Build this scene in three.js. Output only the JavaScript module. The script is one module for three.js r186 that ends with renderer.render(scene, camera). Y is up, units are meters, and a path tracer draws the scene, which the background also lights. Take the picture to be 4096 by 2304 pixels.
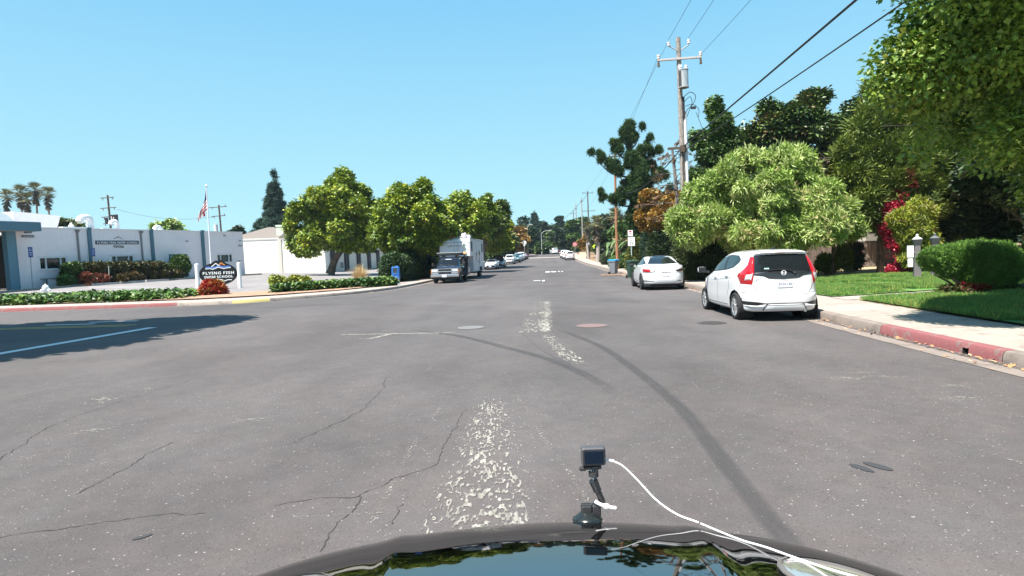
import * as THREE from 'three';
import { RoundedBoxGeometry } from 'three/addons/geometries/RoundedBoxGeometry.js';
import { mergeGeometries, mergeVertices, toCreasedNormals } from 'three/addons/utils/BufferGeometryUtils.js';

// ---------------------------------------------------------------- camera, sky, sun, exposure
const scene = new THREE.Scene();
const D2R = Math.PI / 180;
const camera = new THREE.PerspectiveCamera(53.1, 1024 / 576, 0.05, 3000);
camera.position.set(0, 1.48, 0);
camera.rotation.order = 'YXZ';
camera.rotation.set(-2.77 * D2R, 4.23 * D2R, -2.0 * D2R);
scene.add(camera);
const renderer = new THREE.WebGLRenderer({ antialias: true });
renderer.setSize(1024, 576);
renderer.toneMapping = THREE.LinearToneMapping;
renderer.toneMappingExposure = 2.45;
renderer.shadowMap.enabled = true;
const SUN = new THREE.Vector3(-0.36, 1, 0.42).normalize();
{
  const w = 512, h = 256, data = new Float32Array(w * h * 4);
  const mix = (a, b, t) => a.map((v, i) => v + (b[i] - v) * t);
  const hor = [0.25, 0.41, 0.43], mid = [0.1, 0.255, 0.39], zen = [0.04, 0.135, 0.29];
  for (let j = 0; j < h; j++) {
    const el = ((j + 0.5) / h - 0.5) * Math.PI, s = Math.sin(el);
    for (let i = 0; i < w; i++) {
      const az = ((i + 0.5) / w - 0.5) * 2 * Math.PI;
      const dx = Math.cos(el) * Math.cos(az), dz = Math.cos(el) * Math.sin(az);
      const e = Math.max(0, s);
      let c = e < 0.42 ? mix(hor, mid, Math.pow(e / 0.42, 0.8)) : mix(mid, zen, Math.min(1, (e - 0.42) / 0.5));
      const m = Math.max(0, dx * SUN.x + s * SUN.y + dz * SUN.z);
      const glow = 0.4 * Math.pow(m, 40) + 0.09 * Math.pow(m, 6);
      c = c.map((v, k) => v + glow * [1, 0.96, 0.9][k]);
      if (s < 0) c = [0.25, 0.24, 0.23];
      const o = (j * w + i) * 4; data[o] = c[0]; data[o + 1] = c[1]; data[o + 2] = c[2]; data[o + 3] = 1;
    }
  }
  const t = new THREE.DataTexture(data, w, h, THREE.RGBAFormat, THREE.FloatType);
  t.mapping = THREE.EquirectangularReflectionMapping; t.magFilter = THREE.LinearFilter; t.minFilter = THREE.LinearFilter; t.needsUpdate = true;
  scene.background = t; scene.environment = t;
}
const sun = new THREE.DirectionalLight(new THREE.Color().setRGB(1, 0.95, 0.88), 5);
sun.position.copy(SUN).multiplyScalar(120).add(new THREE.Vector3(0, 0, -50)); sun.target.position.set(0, 0, -50);
sun.castShadow = true; sun.shadow.mapSize.set(4096, 4096);
Object.assign(sun.shadow.camera, { left: -90, right: 70, top: 110, bottom: -110, near: 1, far: 400 });
scene.add(sun, sun.target);
scene.fog = new THREE.FogExp2(new THREE.Color().setRGB(0.62, 0.80, 0.95), 0.00018);

// ---------------------------------------------------------------- helpers
const RNG = (a) => () => { a |= 0; a = a + 0x6D2B79F5 | 0; let t = Math.imul(a ^ a >>> 15, 1 | a); t = t + Math.imul(t ^ t >>> 7, 61 | t) ^ t; return ((t ^ t >>> 14) >>> 0) / 4294967296; };
const V = (x, y, z) => new THREE.Vector3(x, y, z);
const used = {};
function numbered(n) { const k = used[n] = (used[n] ?? -1) + 1; return k ? n + '_' + String(k).padStart(3, '0') : n; }
function tag(o, label, category, group, kind) { if (label) o.userData.label = label; if (category) o.userData.category = category; if (group) o.userData.group = group; if (kind) o.userData.kind = kind; return o; }
function T(name, label, category, pos = [0, 0, 0], ry = 0, group) {
  const o = new THREE.Group(); o.name = numbered(name); o.position.set(...pos); o.rotation.y = ry; scene.add(o); return tag(o, label, category, group);
}
function fixGeo(g) { if (Array.isArray(g)) g = merge(g); return g; }
function merge(list) {
  const gs = list.map(g => { g = g.index ? g.toNonIndexed() : g; const r = new THREE.BufferGeometry(); r.setAttribute('position', g.attributes.position); if (!g.attributes.normal) g.computeVertexNormals(); r.setAttribute('normal', g.attributes.normal);
    r.setAttribute('uv', g.attributes.uv || new THREE.BufferAttribute(new Float32Array(g.attributes.position.count * 2), 2)); return r; });
  return gs.length === 1 ? gs[0] : mergeGeometries(gs);
}
function P(parent, name, geo, mat) { const m = new THREE.Mesh(fixGeo(geo), mat); m.name = name; m.castShadow = m.receiveShadow = true; parent.add(m); return m; }
function S(name, geo, mat) { const m = P(scene, numbered(name), geo, mat); m.userData.kind = 'structure'; return m; }
function clone(o, label, pos, ry, group) { const c = o.clone(); c.name = numbered(o.name.replace(/_\d{3}$/, '')); scene.add(c); c.userData = { ...o.userData }; if (pos) c.position.set(...pos); if (ry !== undefined) c.rotation.y = ry; if (label) c.userData.label = label; if (group) c.userData.group = group; return c; }
const bx = (w, h, d, x = 0, y = 0, z = 0) => new THREE.BoxGeometry(w, h, d).translate(x, y, z);
const rb = (w, h, d, x = 0, y = 0, z = 0, r = 0.02, s = 2) => new RoundedBoxGeometry(w, h, d, s, Math.min(r, w / 2.01, h / 2.01, d / 2.01)).translate(x, y, z);
const cy = (r0, r1, h, x = 0, y = 0, z = 0, seg = 14) => new THREE.CylinderGeometry(r1, r0, h, seg).translate(x, y + h / 2, z);
const sp = (r, x, y, z, sx = 1, sy = 1, sz = 1, a = 14, b = 10) => new THREE.SphereGeometry(r, a, b).scale(sx, sy, sz).translate(x, y, z);
function bar(a, b, r0, r1 = r0, seg = 8) {
  const A = V(...a), B = V(...b), d = B.clone().sub(A), L = d.length();
  const g = new THREE.CylinderGeometry(r1, r0, L, seg); g.applyQuaternion(new THREE.Quaternion().setFromUnitVectors(V(0, 1, 0), d.normalize())); const m = A.add(B).multiplyScalar(0.5); return g.translate(m.x, m.y, m.z);
}
function tubeR(pts, rad, seg = 8) { // tapered tube through points
  const n = pts.length, pos = [], uv = [], idx = []; let up = V(0.3, 0.1, 1).normalize(), len = 0;
  for (let i = 0; i < n; i++) {
    const p = V(...pts[i]), t = V(...pts[Math.min(n - 1, i + 1)]).sub(V(...pts[Math.max(0, i - 1)])).normalize();
    if (i) len += p.distanceTo(V(...pts[i - 1]));
    if (Math.abs(t.dot(up)) > 0.95) up = V(1, 0.1, 0.2).normalize();
    const u = up.clone().cross(t).normalize(), v = t.clone().cross(u); const r = typeof rad === 'function' ? rad(i / (n - 1)) : Array.isArray(rad) ? rad[i] : rad;
    for (let k = 0; k <= seg; k++) { const a = k / seg * 2 * Math.PI, c = Math.cos(a) * r, s = Math.sin(a) * r; pos.push(p.x + u.x * c + v.x * s, p.y + u.y * c + v.y * s, p.z + u.z * c + v.z * s); uv.push(k / seg, len); }
  }
  for (let i = 0; i < n - 1; i++) for (let k = 0; k < seg; k++) { const a = i * (seg + 1) + k, b = a + 1, c = a + seg + 1, d = c + 1; idx.push(a, b, c, b, d, c); }
  const g = new THREE.BufferGeometry(); g.setAttribute('position', new THREE.Float32BufferAttribute(pos, 3)); g.setAttribute('uv', new THREE.Float32BufferAttribute(uv, 2)); g.setIndex(idx); g.computeVertexNormals(); return g;
}
function curve(pts, n) { return new THREE.CatmullRomCurve3(pts.map(p => V(...p)), false, 'centripetal').getPoints(n).map(p => [p.x, p.y, p.z]); }
function hash(x, y, z = 0) { let h = Math.imul(x | 0, 374761393) ^ Math.imul(y | 0, 668265263) ^ Math.imul(z | 0, 2147483647 ^ 0x5bd1e995); h = Math.imul(h ^ h >>> 13, 1274126177); return ((h ^ h >>> 16) >>> 0) / 4294967296; }
const sm = t => t * t * (3 - 2 * t);
function n2(x, y, per = 0, s = 0) { const xi = Math.floor(x), yi = Math.floor(y), fx = sm(x - xi), fy = sm(y - yi), w = per ? (a => ((a % per) + per) % per) : (a => a); const a = hash(w(xi), w(yi), s), b = hash(w(xi + 1), w(yi), s), c = hash(w(xi), w(yi + 1), s), d = hash(w(xi + 1), w(yi + 1), s); return a + (b - a) * fx + (c - a) * fy + (a - b - c + d) * fx * fy; }
function n3(x, y, z, s = 0) { const zi = Math.floor(z), f = sm(z - zi); return n2(x, y, 0, s + zi * 7) * (1 - f) + n2(x, y, 0, s + zi * 7 + 7) * f; }
function fbm(x, y, o = 4, per = 0, s = 0) { let a = 0, k = 0.5, t = 0; for (let i = 0; i < o; i++) { a += k * n2(x, y, per, s + i); t += k; x *= 2; y *= 2; per *= 2; k *= 0.5; } return a / t; }
const toS = v => v <= 0.0031308 ? v * 12.92 : 1.055 * Math.pow(v, 1 / 2.4) - 0.055;
function tex(w, h, fn, srgb = true, alpha = false) { // fn(u,v,i,j) -> linear [r,g,b,(a)]
  const d = new Uint8Array(w * h * 4);
  for (let j = 0; j < h; j++) for (let i = 0; i < w; i++) { const c = fn(i / w, j / h, i, j), o = (j * w + i) * 4; for (let k = 0; k < 3; k++) d[o + k] = Math.max(0, Math.min(255, Math.round(255 * (srgb ? toS(Math.max(0, c[k])) : c[k])))); d[o + 3] = alpha ? Math.max(0, Math.min(255, c[3] * 255)) : 255; }
  const t = new THREE.DataTexture(d, w, h, THREE.RGBAFormat); t.wrapS = t.wrapT = THREE.RepeatWrapping; t.magFilter = THREE.LinearFilter; t.minFilter = THREE.LinearMipmapLinearFilter; t.generateMipmaps = true; if (srgb) t.colorSpace = THREE.SRGBColorSpace; t.needsUpdate = true; return t;
}
function gray(w, h, fn) { return tex(w, h, (u, v, i, j) => { const k = fn(u, v, i, j); return [k, k, k]; }, false); }
const lin = (r, g, b) => new THREE.Color().setRGB(r, g, b);
const M = (r, g, b, rough = 0.7, o = {}) => new THREE.MeshStandardMaterial({ color: lin(r, g, b), roughness: rough, ...o });
function canvasTex(w, h, draw, flip = false) { const c = document.createElement('canvas'); c.width = w; c.height = h; const g = c.getContext('2d'); draw(g, w, h); const t = new THREE.CanvasTexture(c); t.colorSpace = THREE.SRGBColorSpace; return t; }
// a conforming grid sheet: fn(a,b) -> [x,y,z]
function grid(nu, nv, fn, uvf) {
  const pos = [], uv = [], idx = [];
  for (let j = 0; j <= nv; j++) for (let i = 0; i <= nu; i++) { const p = fn(i / nu, j / nv); pos.push(...p); const q = uvf ? uvf(i / nu, j / nv, p) : [i / nu, j / nv]; uv.push(...q); }
  for (let j = 0; j < nv; j++) for (let i = 0; i < nu; i++) { const a = j * (nu + 1) + i, b = a + 1, c = a + nu + 1, d = c + 1; idx.push(a, b, c, b, d, c); }
  const g = new THREE.BufferGeometry(); g.setAttribute('position', new THREE.Float32BufferAttribute(pos, 3)); g.setAttribute('uv', new THREE.Float32BufferAttribute(uv, 2)); g.setIndex(idx); g.computeVertexNormals(); return g;
}
// ---------------------------------------------------------------- terrain
const gs = z => { const k = Math.max(0, -z - 40); return k < 110 ? 0.00021 * k * k : 0.00021 * 110 * 110 + 0.046 * 0.4 * (k - 110); };
const polyAt = (path, z) => { for (let i = 0; i < path.length - 1; i++) { const [x0, z0] = path[i], [x1, z1] = path[i + 1]; if ((z <= z0 && z >= z1) || (z >= z0 && z <= z1)) return x0 + (x1 - x0) * (z - z0) / (z1 - z0 || 1); } return path[path.length - 1][0]; };
const RK = [[5.42, 12], [5.46, 0], [5.5, -8], [5.57, -11], [5.75, -15], [5.9, -26], [5.6, -42], [5.55, -70], [5.1, -83], [4.5, -106], [4.0, -130], [3.8, -152]];
const RKx = z => polyAt(RK, z);
const SWx = z => RKx(z) + (z > -10 ? 1.85 : z > -17 ? 1.85 + (-10 - z) * 0.02 : 1.99);
const LK = [[-120, -23.3], [-60, -23.3], [-24, -23.3], [-19, -23.45], [-16.3, -23.75], [-13.6, -24.5], [-11.4, -27.2], [-10.0, -30.4], [-9.45, -34], [-9.4, -38], [-9.6, -44], [-9.6, -60], [-9.6, -78], [-9.0, -100], [-8.3, -118], [-7.8, -137]];
const cl = (v, a = 0, b = 1) => Math.max(a, Math.min(b, v));
const hR = (x, z) => gs(z) + 0.15 + 0.022 * cl(x - SWx(z), 0, 14);
const hL = (x, z) => { const base = 0.59 + 0.36 * cl((-43 - z) / 19.3); return Math.max(0.15 + (base - 0.15) * cl((-12 - x) / 24) * cl((-z - 29) / 13), gs(z) + 0.15); };
// ---------------------------------------------------------------- surface materials
const asphaltTex = (() => { // 3 m tile of worn aggregate
  const r = RNG(5), N = 2048, spots = new Float32Array(N * N), bump = new Float32Array(N * N).fill(0.5);
  const put = (cx, cy, rx, ry, ang, v, h) => { const R = Math.ceil(Math.max(rx, ry)) + 1, ca = Math.cos(ang), sa = Math.sin(ang); for (let y = -R; y <= R; y++) for (let x = -R; x <= R; x++) { const u = (x * ca + y * sa) / rx, w = (-x * sa + y * ca) / ry, d = u * u + w * w; if (d < 1) { const o = ((cy + y + N) % N) * N + ((cx + x + N) % N); spots[o] = v; bump[o] = h + 0.2 * (1 - d); } } };
  for (let k = 0; k < 42000; k++) { const s = 1.2 + 3.4 * Math.pow(r(), 2.5); put(r() * N | 0, r() * N | 0, s, s * (0.5 + 0.5 * r()), r() * 3.14, (r() < 0.5 ? 0.018 : -0.02) * (0.4 + r()), 0.55); }
  for (let k = 0; k < 1500; k++) { const s = 1.6 + 3.2 * Math.pow(r(), 2); put(r() * N | 0, r() * N | 0, s, s * (0.45 + 0.5 * r()), r() * 3.14, 0.08 + 0.2 * r(), 0.7); }
  for (let k = 0; k < 900; k++) { const s = 1.5 + 2.5 * r(); put(r() * N | 0, r() * N | 0, s, s * 0.6, r() * 3.14, -0.045, 0.25); }
  const map = tex(N, N, (u, v, i, j) => { const f = n2(u * 512, v * 512, 512, 3) - 0.5, g = fbm(u * 24, v * 24, 3, 24, 9) - 0.5, q = hash(i, j, 2) - 0.5; const b = 0.078 + 0.016 * f + 0.02 * g + 0.018 * q + spots[j * N + i]; const wv = (fbm(u * 12, v * 12, 2, 12, 4) - 0.5) * 0.006; return [b * 1.1 + wv, b * 0.97, b * 0.935 - wv * 0.5]; });
  const bm = gray(N, N, (u, v, i, j) => bump[j * N + i] * 0.7 + 0.3 * n2(u * 700, v * 700, 700, 8)); return { map, bm };
})();
const mAsphalt = new THREE.MeshStandardMaterial({ map: asphaltTex.map, bumpMap: asphaltTex.bm, bumpScale: 0.004, roughness: 0.88, vertexColors: true });
const conTex = tex(1024, 1024, (u, v, i, j) => { const a = fbm(u * 6, v * 6, 5, 6, 21) - 0.5, b = n2(u * 300, v * 300, 300, 5) - 0.5, q = hash(i, j, 9) - 0.5, s = Math.max(0, fbm(u * 9, v * 9, 4, 9, 40) - 0.62) * 1.6; const k = 0.31 + 0.08 * a + 0.05 * b + 0.05 * q - s * 0.3; return [k * 1.08, k * 0.92, k * 0.79]; });
const conBump = gray(512, 512, (u, v, i, j) => 0.5 * n2(u * 200, v * 200, 200, 1) + 0.5 * hash(i, j, 3));
const mConcrete = new THREE.MeshStandardMaterial({ map: conTex, bumpMap: conBump, bumpScale: 0.0015, roughness: 0.9 });
const mGutter = new THREE.MeshStandardMaterial({ map: conTex, bumpMap: conBump, bumpScale: 0.002, roughness: 0.92, color: lin(0.62, 0.6, 0.6) });
const redTex = tex(512, 512, (u, v, i, j) => { const w = fbm(u * 14, v * 14, 4, 14, 61), c = n2(u * 120, v * 120, 120, 4), bare = w + 0.25 * c > 0.78; const k = 0.9 + 0.25 * (c - 0.5); return bare ? [0.2, 0.125, 0.115] : [0.25 * k, 0.083 * k, 0.085 * k]; });
const mRed = new THREE.MeshStandardMaterial({ map: redTex, roughness: 0.8, bumpMap: conBump, bumpScale: 0.002 });
const mYellow = M(0.62, 0.5, 0.2, 0.8);
const lawnTex = tex(1024, 1024, (u, v, i, j) => { const a = fbm(u * 8, v * 8, 4, 8, 3), b = n2(u * 180, v * 180, 180, 6), q = hash(i, j); const k = 0.55 + 0.5 * b + 0.3 * q; const y = Math.max(0, a - 0.58) * 2.2; return [(0.1 + 0.14 * y) * k, (0.22 + 0.05 * y) * k, 0.045 * k]; });
const mLawn = new THREE.MeshStandardMaterial({ map: lawnTex, roughness: 1 });
const dirtTex = tex(1024, 1024, (u, v, i, j) => { const a = fbm(u * 10, v * 10, 5, 10, 13), b = n2(u * 220, v * 220, 220, 6), q = hash(i, j, 5); const k = 0.6 + 0.5 * a + 0.25 * (b - 0.5) + 0.2 * (q - 0.5); return [0.38 * k, 0.235 * k, 0.155 * k]; });
const mDirt = new THREE.MeshStandardMaterial({ map: dirtTex, roughness: 1, bumpMap: conBump, bumpScale: 0.01 });
const mDry = new THREE.MeshStandardMaterial({ map: dirtTex, roughness: 1, color: lin(1.15, 1.35, 1.15) });
const lotTex = tex(1024, 1024, (u, v, i, j) => { const a = fbm(u * 5, v * 5, 5, 5, 23) - 0.5, b = n2(u * 260, v * 260, 260, 5) - 0.5, q = hash(i, j, 19) - 0.5; const k = 0.2 + 0.07 * a + 0.03 * b + 0.05 * q; return [k * 1.03, k * 0.95, k * 0.93]; });
const mLot = new THREE.MeshStandardMaterial({ map: lotTex, roughness: 0.95 });
const mGround = new THREE.MeshStandardMaterial({ map: dirtTex, roughness: 1, color: lin(0.7, 0.72, 0.6) });
const mPaint = M(0.72, 0.72, 0.7, 0.7);
// ---------------------------------------------------------------- ground and roads
{
  const XS = [-900, -500, -250, -140, -100, -70, -50, -45, -40, -36, -32, -28, -24, -20, -16, -13, -10.8, -9.0, 5.2, 7.2, 9, 12, 16, 22, 30, 45, 80, 160, 400, 900];
  const ZS = [300, 100, 40, 12, 4, -4, -10, -16, -22, -26, -29, -32, -35, -40, -45, -50, -56, -62, -70, -80, -95, -110, -125, -140, -160, -200, -260, -400, -700, -1500];
  const hG = (x, z) => { if (x > 7) return hR(x, z) - 0.05; if (x > -9.2) return gs(z) - 0.09; if (z > -24 || (x > -22 && z > -31.5)) return -0.09; if (x < -10.7 && z < -28) return hL(x, z) - 0.05; return gs(z) + 0.02; };
  S('ground', grid(XS.length - 1, ZS.length - 1, (a, b) => { const x = XS[Math.round(a * (XS.length - 1))], z = ZS[Math.round(b * (ZS.length - 1))]; return [x, hG(x, z), z]; }, (a, b, p) => [p[0] / 4, p[2] / 4]), mGround);
}
function road(name, geo) { // macro tone of patches and traffic wear as vertex colours
  const p = geo.attributes.position, c = new Float32Array(p.count * 3);
  for (let i = 0; i < p.count; i++) { const x = p.getX(i), z = p.getZ(i); const a = fbm(x * 0.22 + 7, z * 0.13 + 3, 4, 0, 71), b = fbm(x * 1.7, z * 1.1, 3, 0, 5); const st = fbm(x * 1.1 + 0.3 * Math.sin(z * 0.2), z * 0.06, 3, 0, 44), ar = fbm(Math.hypot(x + 9, z + 9) * 0.8, Math.atan2(z + 9, x + 9) * 2, 3, 0, 15), pt = fbm(x * 0.5, z * 0.4, 2, 0, 120) > 0.6 ? -0.07 : 0; const k = 0.95 + 0.55 * (a - 0.5) + 0.3 * (b - 0.5) + 0.3 * (st - 0.5) + 0.28 * (ar - 0.5) + pt, w = (fbm(x * 0.35, z * 0.3, 2, 0, 90) - 0.5) * 0.09; c[i * 3] = k * (1 + w); c[i * 3 + 1] = k; c[i * 3 + 2] = k * (1 - w * 0.4); }
  geo.setAttribute('color', new THREE.BufferAttribute(c, 3)); const m = new THREE.Mesh(geo, mAsphalt); m.name = name; m.castShadow = m.receiveShadow = true; scene.add(m); m.userData.kind = 'structure'; return m;
}
const uvR = (a, b, p) => [p[0] / 3, p[2] / 3];
const mainStreet = road('main_street', grid(52, 420, (a, b) => { const x = -9.9 + a * 16.2, z = 14 - b * 166; return [Math.min(x, RKx(z) - 0.02), gs(z), z]; }, uvR));
const sideStreet = road('side_street', grid(120, 70, (a, b) => { const x = -100 + a * 90.1, z = -23.6 + b * 37; return [x, 0, z]; }, uvR));
{ // the widening at the corner between the two streets
  const C = [[-24, -23.3], [-19, -23.45], [-16.3, -23.75], [-13.6, -24.5], [-11.4, -27.2], [-10.0, -30.4]];
  road('street_corner', grid(30, 30, (a, b) => { const x = -19 + a * 9.1; let zk = -23.4; for (let i = 0; i < C.length - 1; i++) if (x >= C[i][0] && x <= C[i + 1][0]) zk = C[i][1] + (C[i + 1][1] - C[i][1]) * (x - C[i][0]) / (C[i + 1][0] - C[i][0]); if (x > -10) zk = -31; return [x, 0.0, -23.6 + b * (Math.min(zk, -23.61) - 0.05 + 23.6)]; }, uvR));
  road('cross_street', grid(120, 12, (a, b) => { const x = -80 + a * 150, z = -152 - b * 11; return [x, gs(z), z]; }, uvR));
}
// sweep a profile along a ground path; side +1 = right of travel, -1 = left
function sweep(path, prof, side, hf = gs, step = 0.5) {
  const pts = []; for (let i = 0; i < path.length - 1; i++) { const [a, b] = [path[i], path[i + 1]], L = Math.hypot(b[0] - a[0], b[1] - a[1]), n = Math.max(1, Math.round(L / step)); for (let k = 0; k < n; k++) pts.push([a[0] + (b[0] - a[0]) * k / n, a[1] + (b[1] - a[1]) * k / n]); } pts.push(path[path.length - 1]);
  const m = pts.length, q = prof.length; let cum = [0]; for (let i = 1; i < q; i++) cum.push(cum[i - 1] + Math.hypot(prof[i][0] - prof[i - 1][0], prof[i][1] - prof[i - 1][1])); let d = [0]; for (let i = 1; i < m; i++) d.push(d[i - 1] + Math.hypot(pts[i][0] - pts[i - 1][0], pts[i][1] - pts[i - 1][1]));
  const g = grid(q - 1, m - 1, (a, b) => { const i = Math.round(b * (m - 1)), k = Math.round(a * (q - 1)); const A = pts[Math.max(0, i - 1)], B = pts[Math.min(m - 1, i + 1)]; let tx = B[0] - A[0], tz = B[1] - A[1]; const L = Math.hypot(tx, tz); tx /= L; tz /= L; const nx = -tz * side, nz = tx * side; return [pts[i][0] + nx * prof[k][0], hf(pts[i][1]) + prof[k][1], pts[i][1] + nz * prof[k][0]]; }, (a, b) => [cum[Math.round(a * (q - 1))] / 1.6, d[Math.round(b * (m - 1))] / 1.6]);
  return toCreasedNormals(g, 0.6);
}
const cut = (path, za, zb) => { const o = [[polyAt(path, za), za]]; for (const p of path) if (p[1] < za - 0.01 && p[1] > zb + 0.01) o.push(p); o.push([polyAt(path, zb), zb]); return o; };
const KP = [[0, -0.02], [0.012, 0.1], [0.035, 0.142], [0.06, 0.15], [0.17, 0.152], [0.172, -0.05]];
S('gutter', sweep(cut(RK, 12, -150), [[-0.42, 0.006], [-0.2, 0.002], [0.01, -0.004]], 1), mGutter);
const kerbR = T('right_kerb'); kerbR.userData.kind = 'structure';
P(kerbR, 'kerb', [sweep(cut(RK, 12, -7.5), KP, 1), sweep(cut(RK, -10.3, -150), KP, 1)], mGutter);
P(kerbR, 'red_kerb', [sweep(cut(RK, -7.51, -8.1), KP, 1), sweep(cut(RK, -8.22, -10.29), KP, 1), sweep(cut(RK, -8.1, -8.22), [[0.004, 0.082], [0.012, 0.1], [0.035, 0.142], [0.06, 0.15], [0.17, 0.152]], 1)], mRed).userData.label = 'kerb face painted faded red with a small drain hole';
P(kerbR, 'drain_hole', [new THREE.CylinderGeometry(0.062, 0.062, 0.3, 12, 1, true, 0, 6.283).rotateZ(Math.PI / 2).scale(1, 0.7, 1).translate(5.5 + 0.17, 0.04, -8.16), bx(0.01, 0.16, 0.13, 5.5 + 0.31, 0.04, -8.16)], M(0.02, 0.018, 0.016, 1));
// pavement of separate slabs, right side
{
  const g = T('right_pavement'); g.userData.kind = 'structure'; const r = RNG(8); const mats = [0, 1, 2, 3].map(i => { const m = mConcrete.clone(); m.color = lin(1 - 0.05 * i + 0.03, 1 - 0.055 * i + 0.03, 1 - 0.06 * i + 0.03); return m; });
  for (let z = 7, k = 0; z > -70; z -= 1.52, k++) { const zb = z - 1.512, dy = 0.002 * (r() - 0.5), o = r();
    P(g, 'slab', grid(3, 2, (a, b) => { const zz = z + (zb - z) * b, x0 = RKx(zz) + 0.176, x1 = SWx(zz), x = x0 + (x1 - x0) * a; const e = (a === 0 || a === 1 || b === 0 || b === 1); return [x, gs(zz) + 0.152 + dy - (e ? 0.0 : 0), zz]; }, (a, b, p) => [p[0] / 1.6 + o, p[2] / 1.6 + o * 3]), mats[(r() * 4) | 0]);
    P(g, 'joint', grid(1, 1, (a, b) => { const zz = zb - 0.03 + b * 0.06; return [RKx(zz) + 0.17 + a * (SWx(zz) - RKx(zz) - 0.17), gs(zz) + 0.136, zz]; }), mGutter); }
  P(g, 'far_pavement', sweep(cut(RK, -70, -150), [[0.176, 0.152], [2.0, 0.152]], 1), mConcrete);
}
// left kerb round the corner, with red and yellow lengths, and pavement
{
  const k = T('left_kerb'); k.userData.kind = 'structure'; const i = (a, b) => LK.slice(a, b + 1); const bend = curve(LK.slice(3, 10).map(p => [p[0], 0, p[1]]), 60).map(p => [p[0], p[2]]);
  const at = (x) => bend.findIndex(p => p[0] > x);
  const a1 = at(-16.35), a2 = at(-14.2), a3 = at(-12.9);
  P(k, 'red_kerb', [sweep([...LK.slice(0, 4), ...bend.slice(1, a1 + 1)], KP, -1)], mRed).userData.label = 'long red painted kerb length';
  P(k, 'kerb', [sweep(bend.slice(a1, a2 + 1), KP, -1), sweep(bend.slice(a3), KP, -1), sweep(LK.slice(9), KP, -1)], mConcrete);
  P(k, 'yellow_kerb', sweep(bend.slice(a2, a3 + 1), KP, -1), mYellow).userData.label = 'short yellow painted kerb length at the corner';
  const full = [...LK.slice(0, 4), ...bend.slice(1), ...LK.slice(10)];
  S('left_pavement', sweep(full, [[0.172, 0.151], [2.1, 0.156]], -1), mConcrete);
  S('left_gutter', sweep(full, [[-0.4, 0.005], [0.01, -0.003]], -1), mGutter);
}
// parking lot behind the planting strip
{
  const front = (x) => x < -19 ? -30.2 : x < -14 ? -30.2 - (x + 19) * 0.9 : -34.7 - (x + 14) * 0.6;
  S('parking_lot', grid(40, 40, (a, b) => { const x = -60 + a * 49.2, zf = x < -19 ? -29.2 : x < -14 ? -29.2 - (x + 19) * 0.8 : -33.2 - (x + 14) * 1.2, z = zf + (-132 - zf) * b * b; return [x, hL(x, z), z]; }, (a, b, p) => [p[0] / 5, p[2] / 5]), mLot);
  S('soil_bed', grid(30, 12, (a, b) => { const x = -24 + a * 13.2; const i = x < -16.3 ? -25.5 : x < -13.6 ? -25.7 - (x + 16.3) * 0.5 : x < -11.6 ? -27.1 - (x + 13.6) * 1.6 : -30.3 - (x + 11.6) * 4; const zb = x < -19 ? -30.4 : x < -14 ? -30.4 - (x + 19) * 0.8 : -34.4 - (x + 14) * 1.2; const z = i + (Math.min(zb, i - 0.2) - i) * b; return [x, Math.max(0.2, hL(x, z) + 0.02) + 0.05 * Math.sin(Math.PI * b) + 0.02 * n2(x * 3, z * 3), z]; }, (a, b, p) => [p[0] / 2.5, p[2] / 2.5]), mDirt);
  const st = T('parking_stripes'); st.userData.kind = 'structure';
  for (const [x0, z0, x1, z1] of [[-13.5, -37.5, -22, -42], [-14.5, -41, -22.5, -45.5], [-15.5, -44.5, -23, -49], [-30, -36, -36.2, -37.2], [-29, -40, -35.2, -41.2]]) { const L = Math.hypot(x1 - x0, z1 - z0); P(st, 'stripe', grid(8, 1, (a, b) => { const x = x0 + (x1 - x0) * a, z = z0 + (z1 - z0) * a + (b - 0.5) * 0.14; return [x, hL(x, z) + 0.008, z]; }), mPaint); }
}
// right front gardens: lawn, dry strip, stepping path
{
  S('dry_strip', grid(30, 20, (a, b) => { const z = -12 - b * 38, x = SWx(z) + a * 26; return [x, hR(x, z) + 0.004, z]; }, (a, b, p) => [p[0] / 2, p[2] / 2]), mDry);
  const L = T('lawn'); L.userData.kind = 'structure';
  P(L, 'near_lawn', grid(30, 16, (a, b) => { const z = 2 - b * 17.3 - 0.9 * Math.sin(a * 1.2), x = SWx(z) + 0.02 + a * 10; return [x, hR(x, z) + 0.03 + 0.015 * n2(x * 2, z * 2), z]; }, (a, b, p) => [p[0] / 2, p[2] / 2]), mLawn);
  P(L, 'far_lawn', grid(30, 16, (a, b) => { const x = 7.62 + a * 9.5, z = -16.35 - a * 1.6 - b * (7.2 + 1.2 * Math.sin(a * 4)); return [x, hR(x, z) + 0.03 + 0.015 * n2(x * 2, z * 2), z]; }, (a, b, p) => [p[0] / 2, p[2] / 2]), mLawn);
  S('garden_path', grid(20, 3, (a, b) => { const x = 7.5 + a * 9, z = -15.35 - a * 1.9 - b * (1.0 + 0.35 * a); return [x, hR(x, z) + 0.012, z]; }, (a, b, p) => [p[0] / 1.6, p[2] / 1.6]), mConcrete);
}
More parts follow.
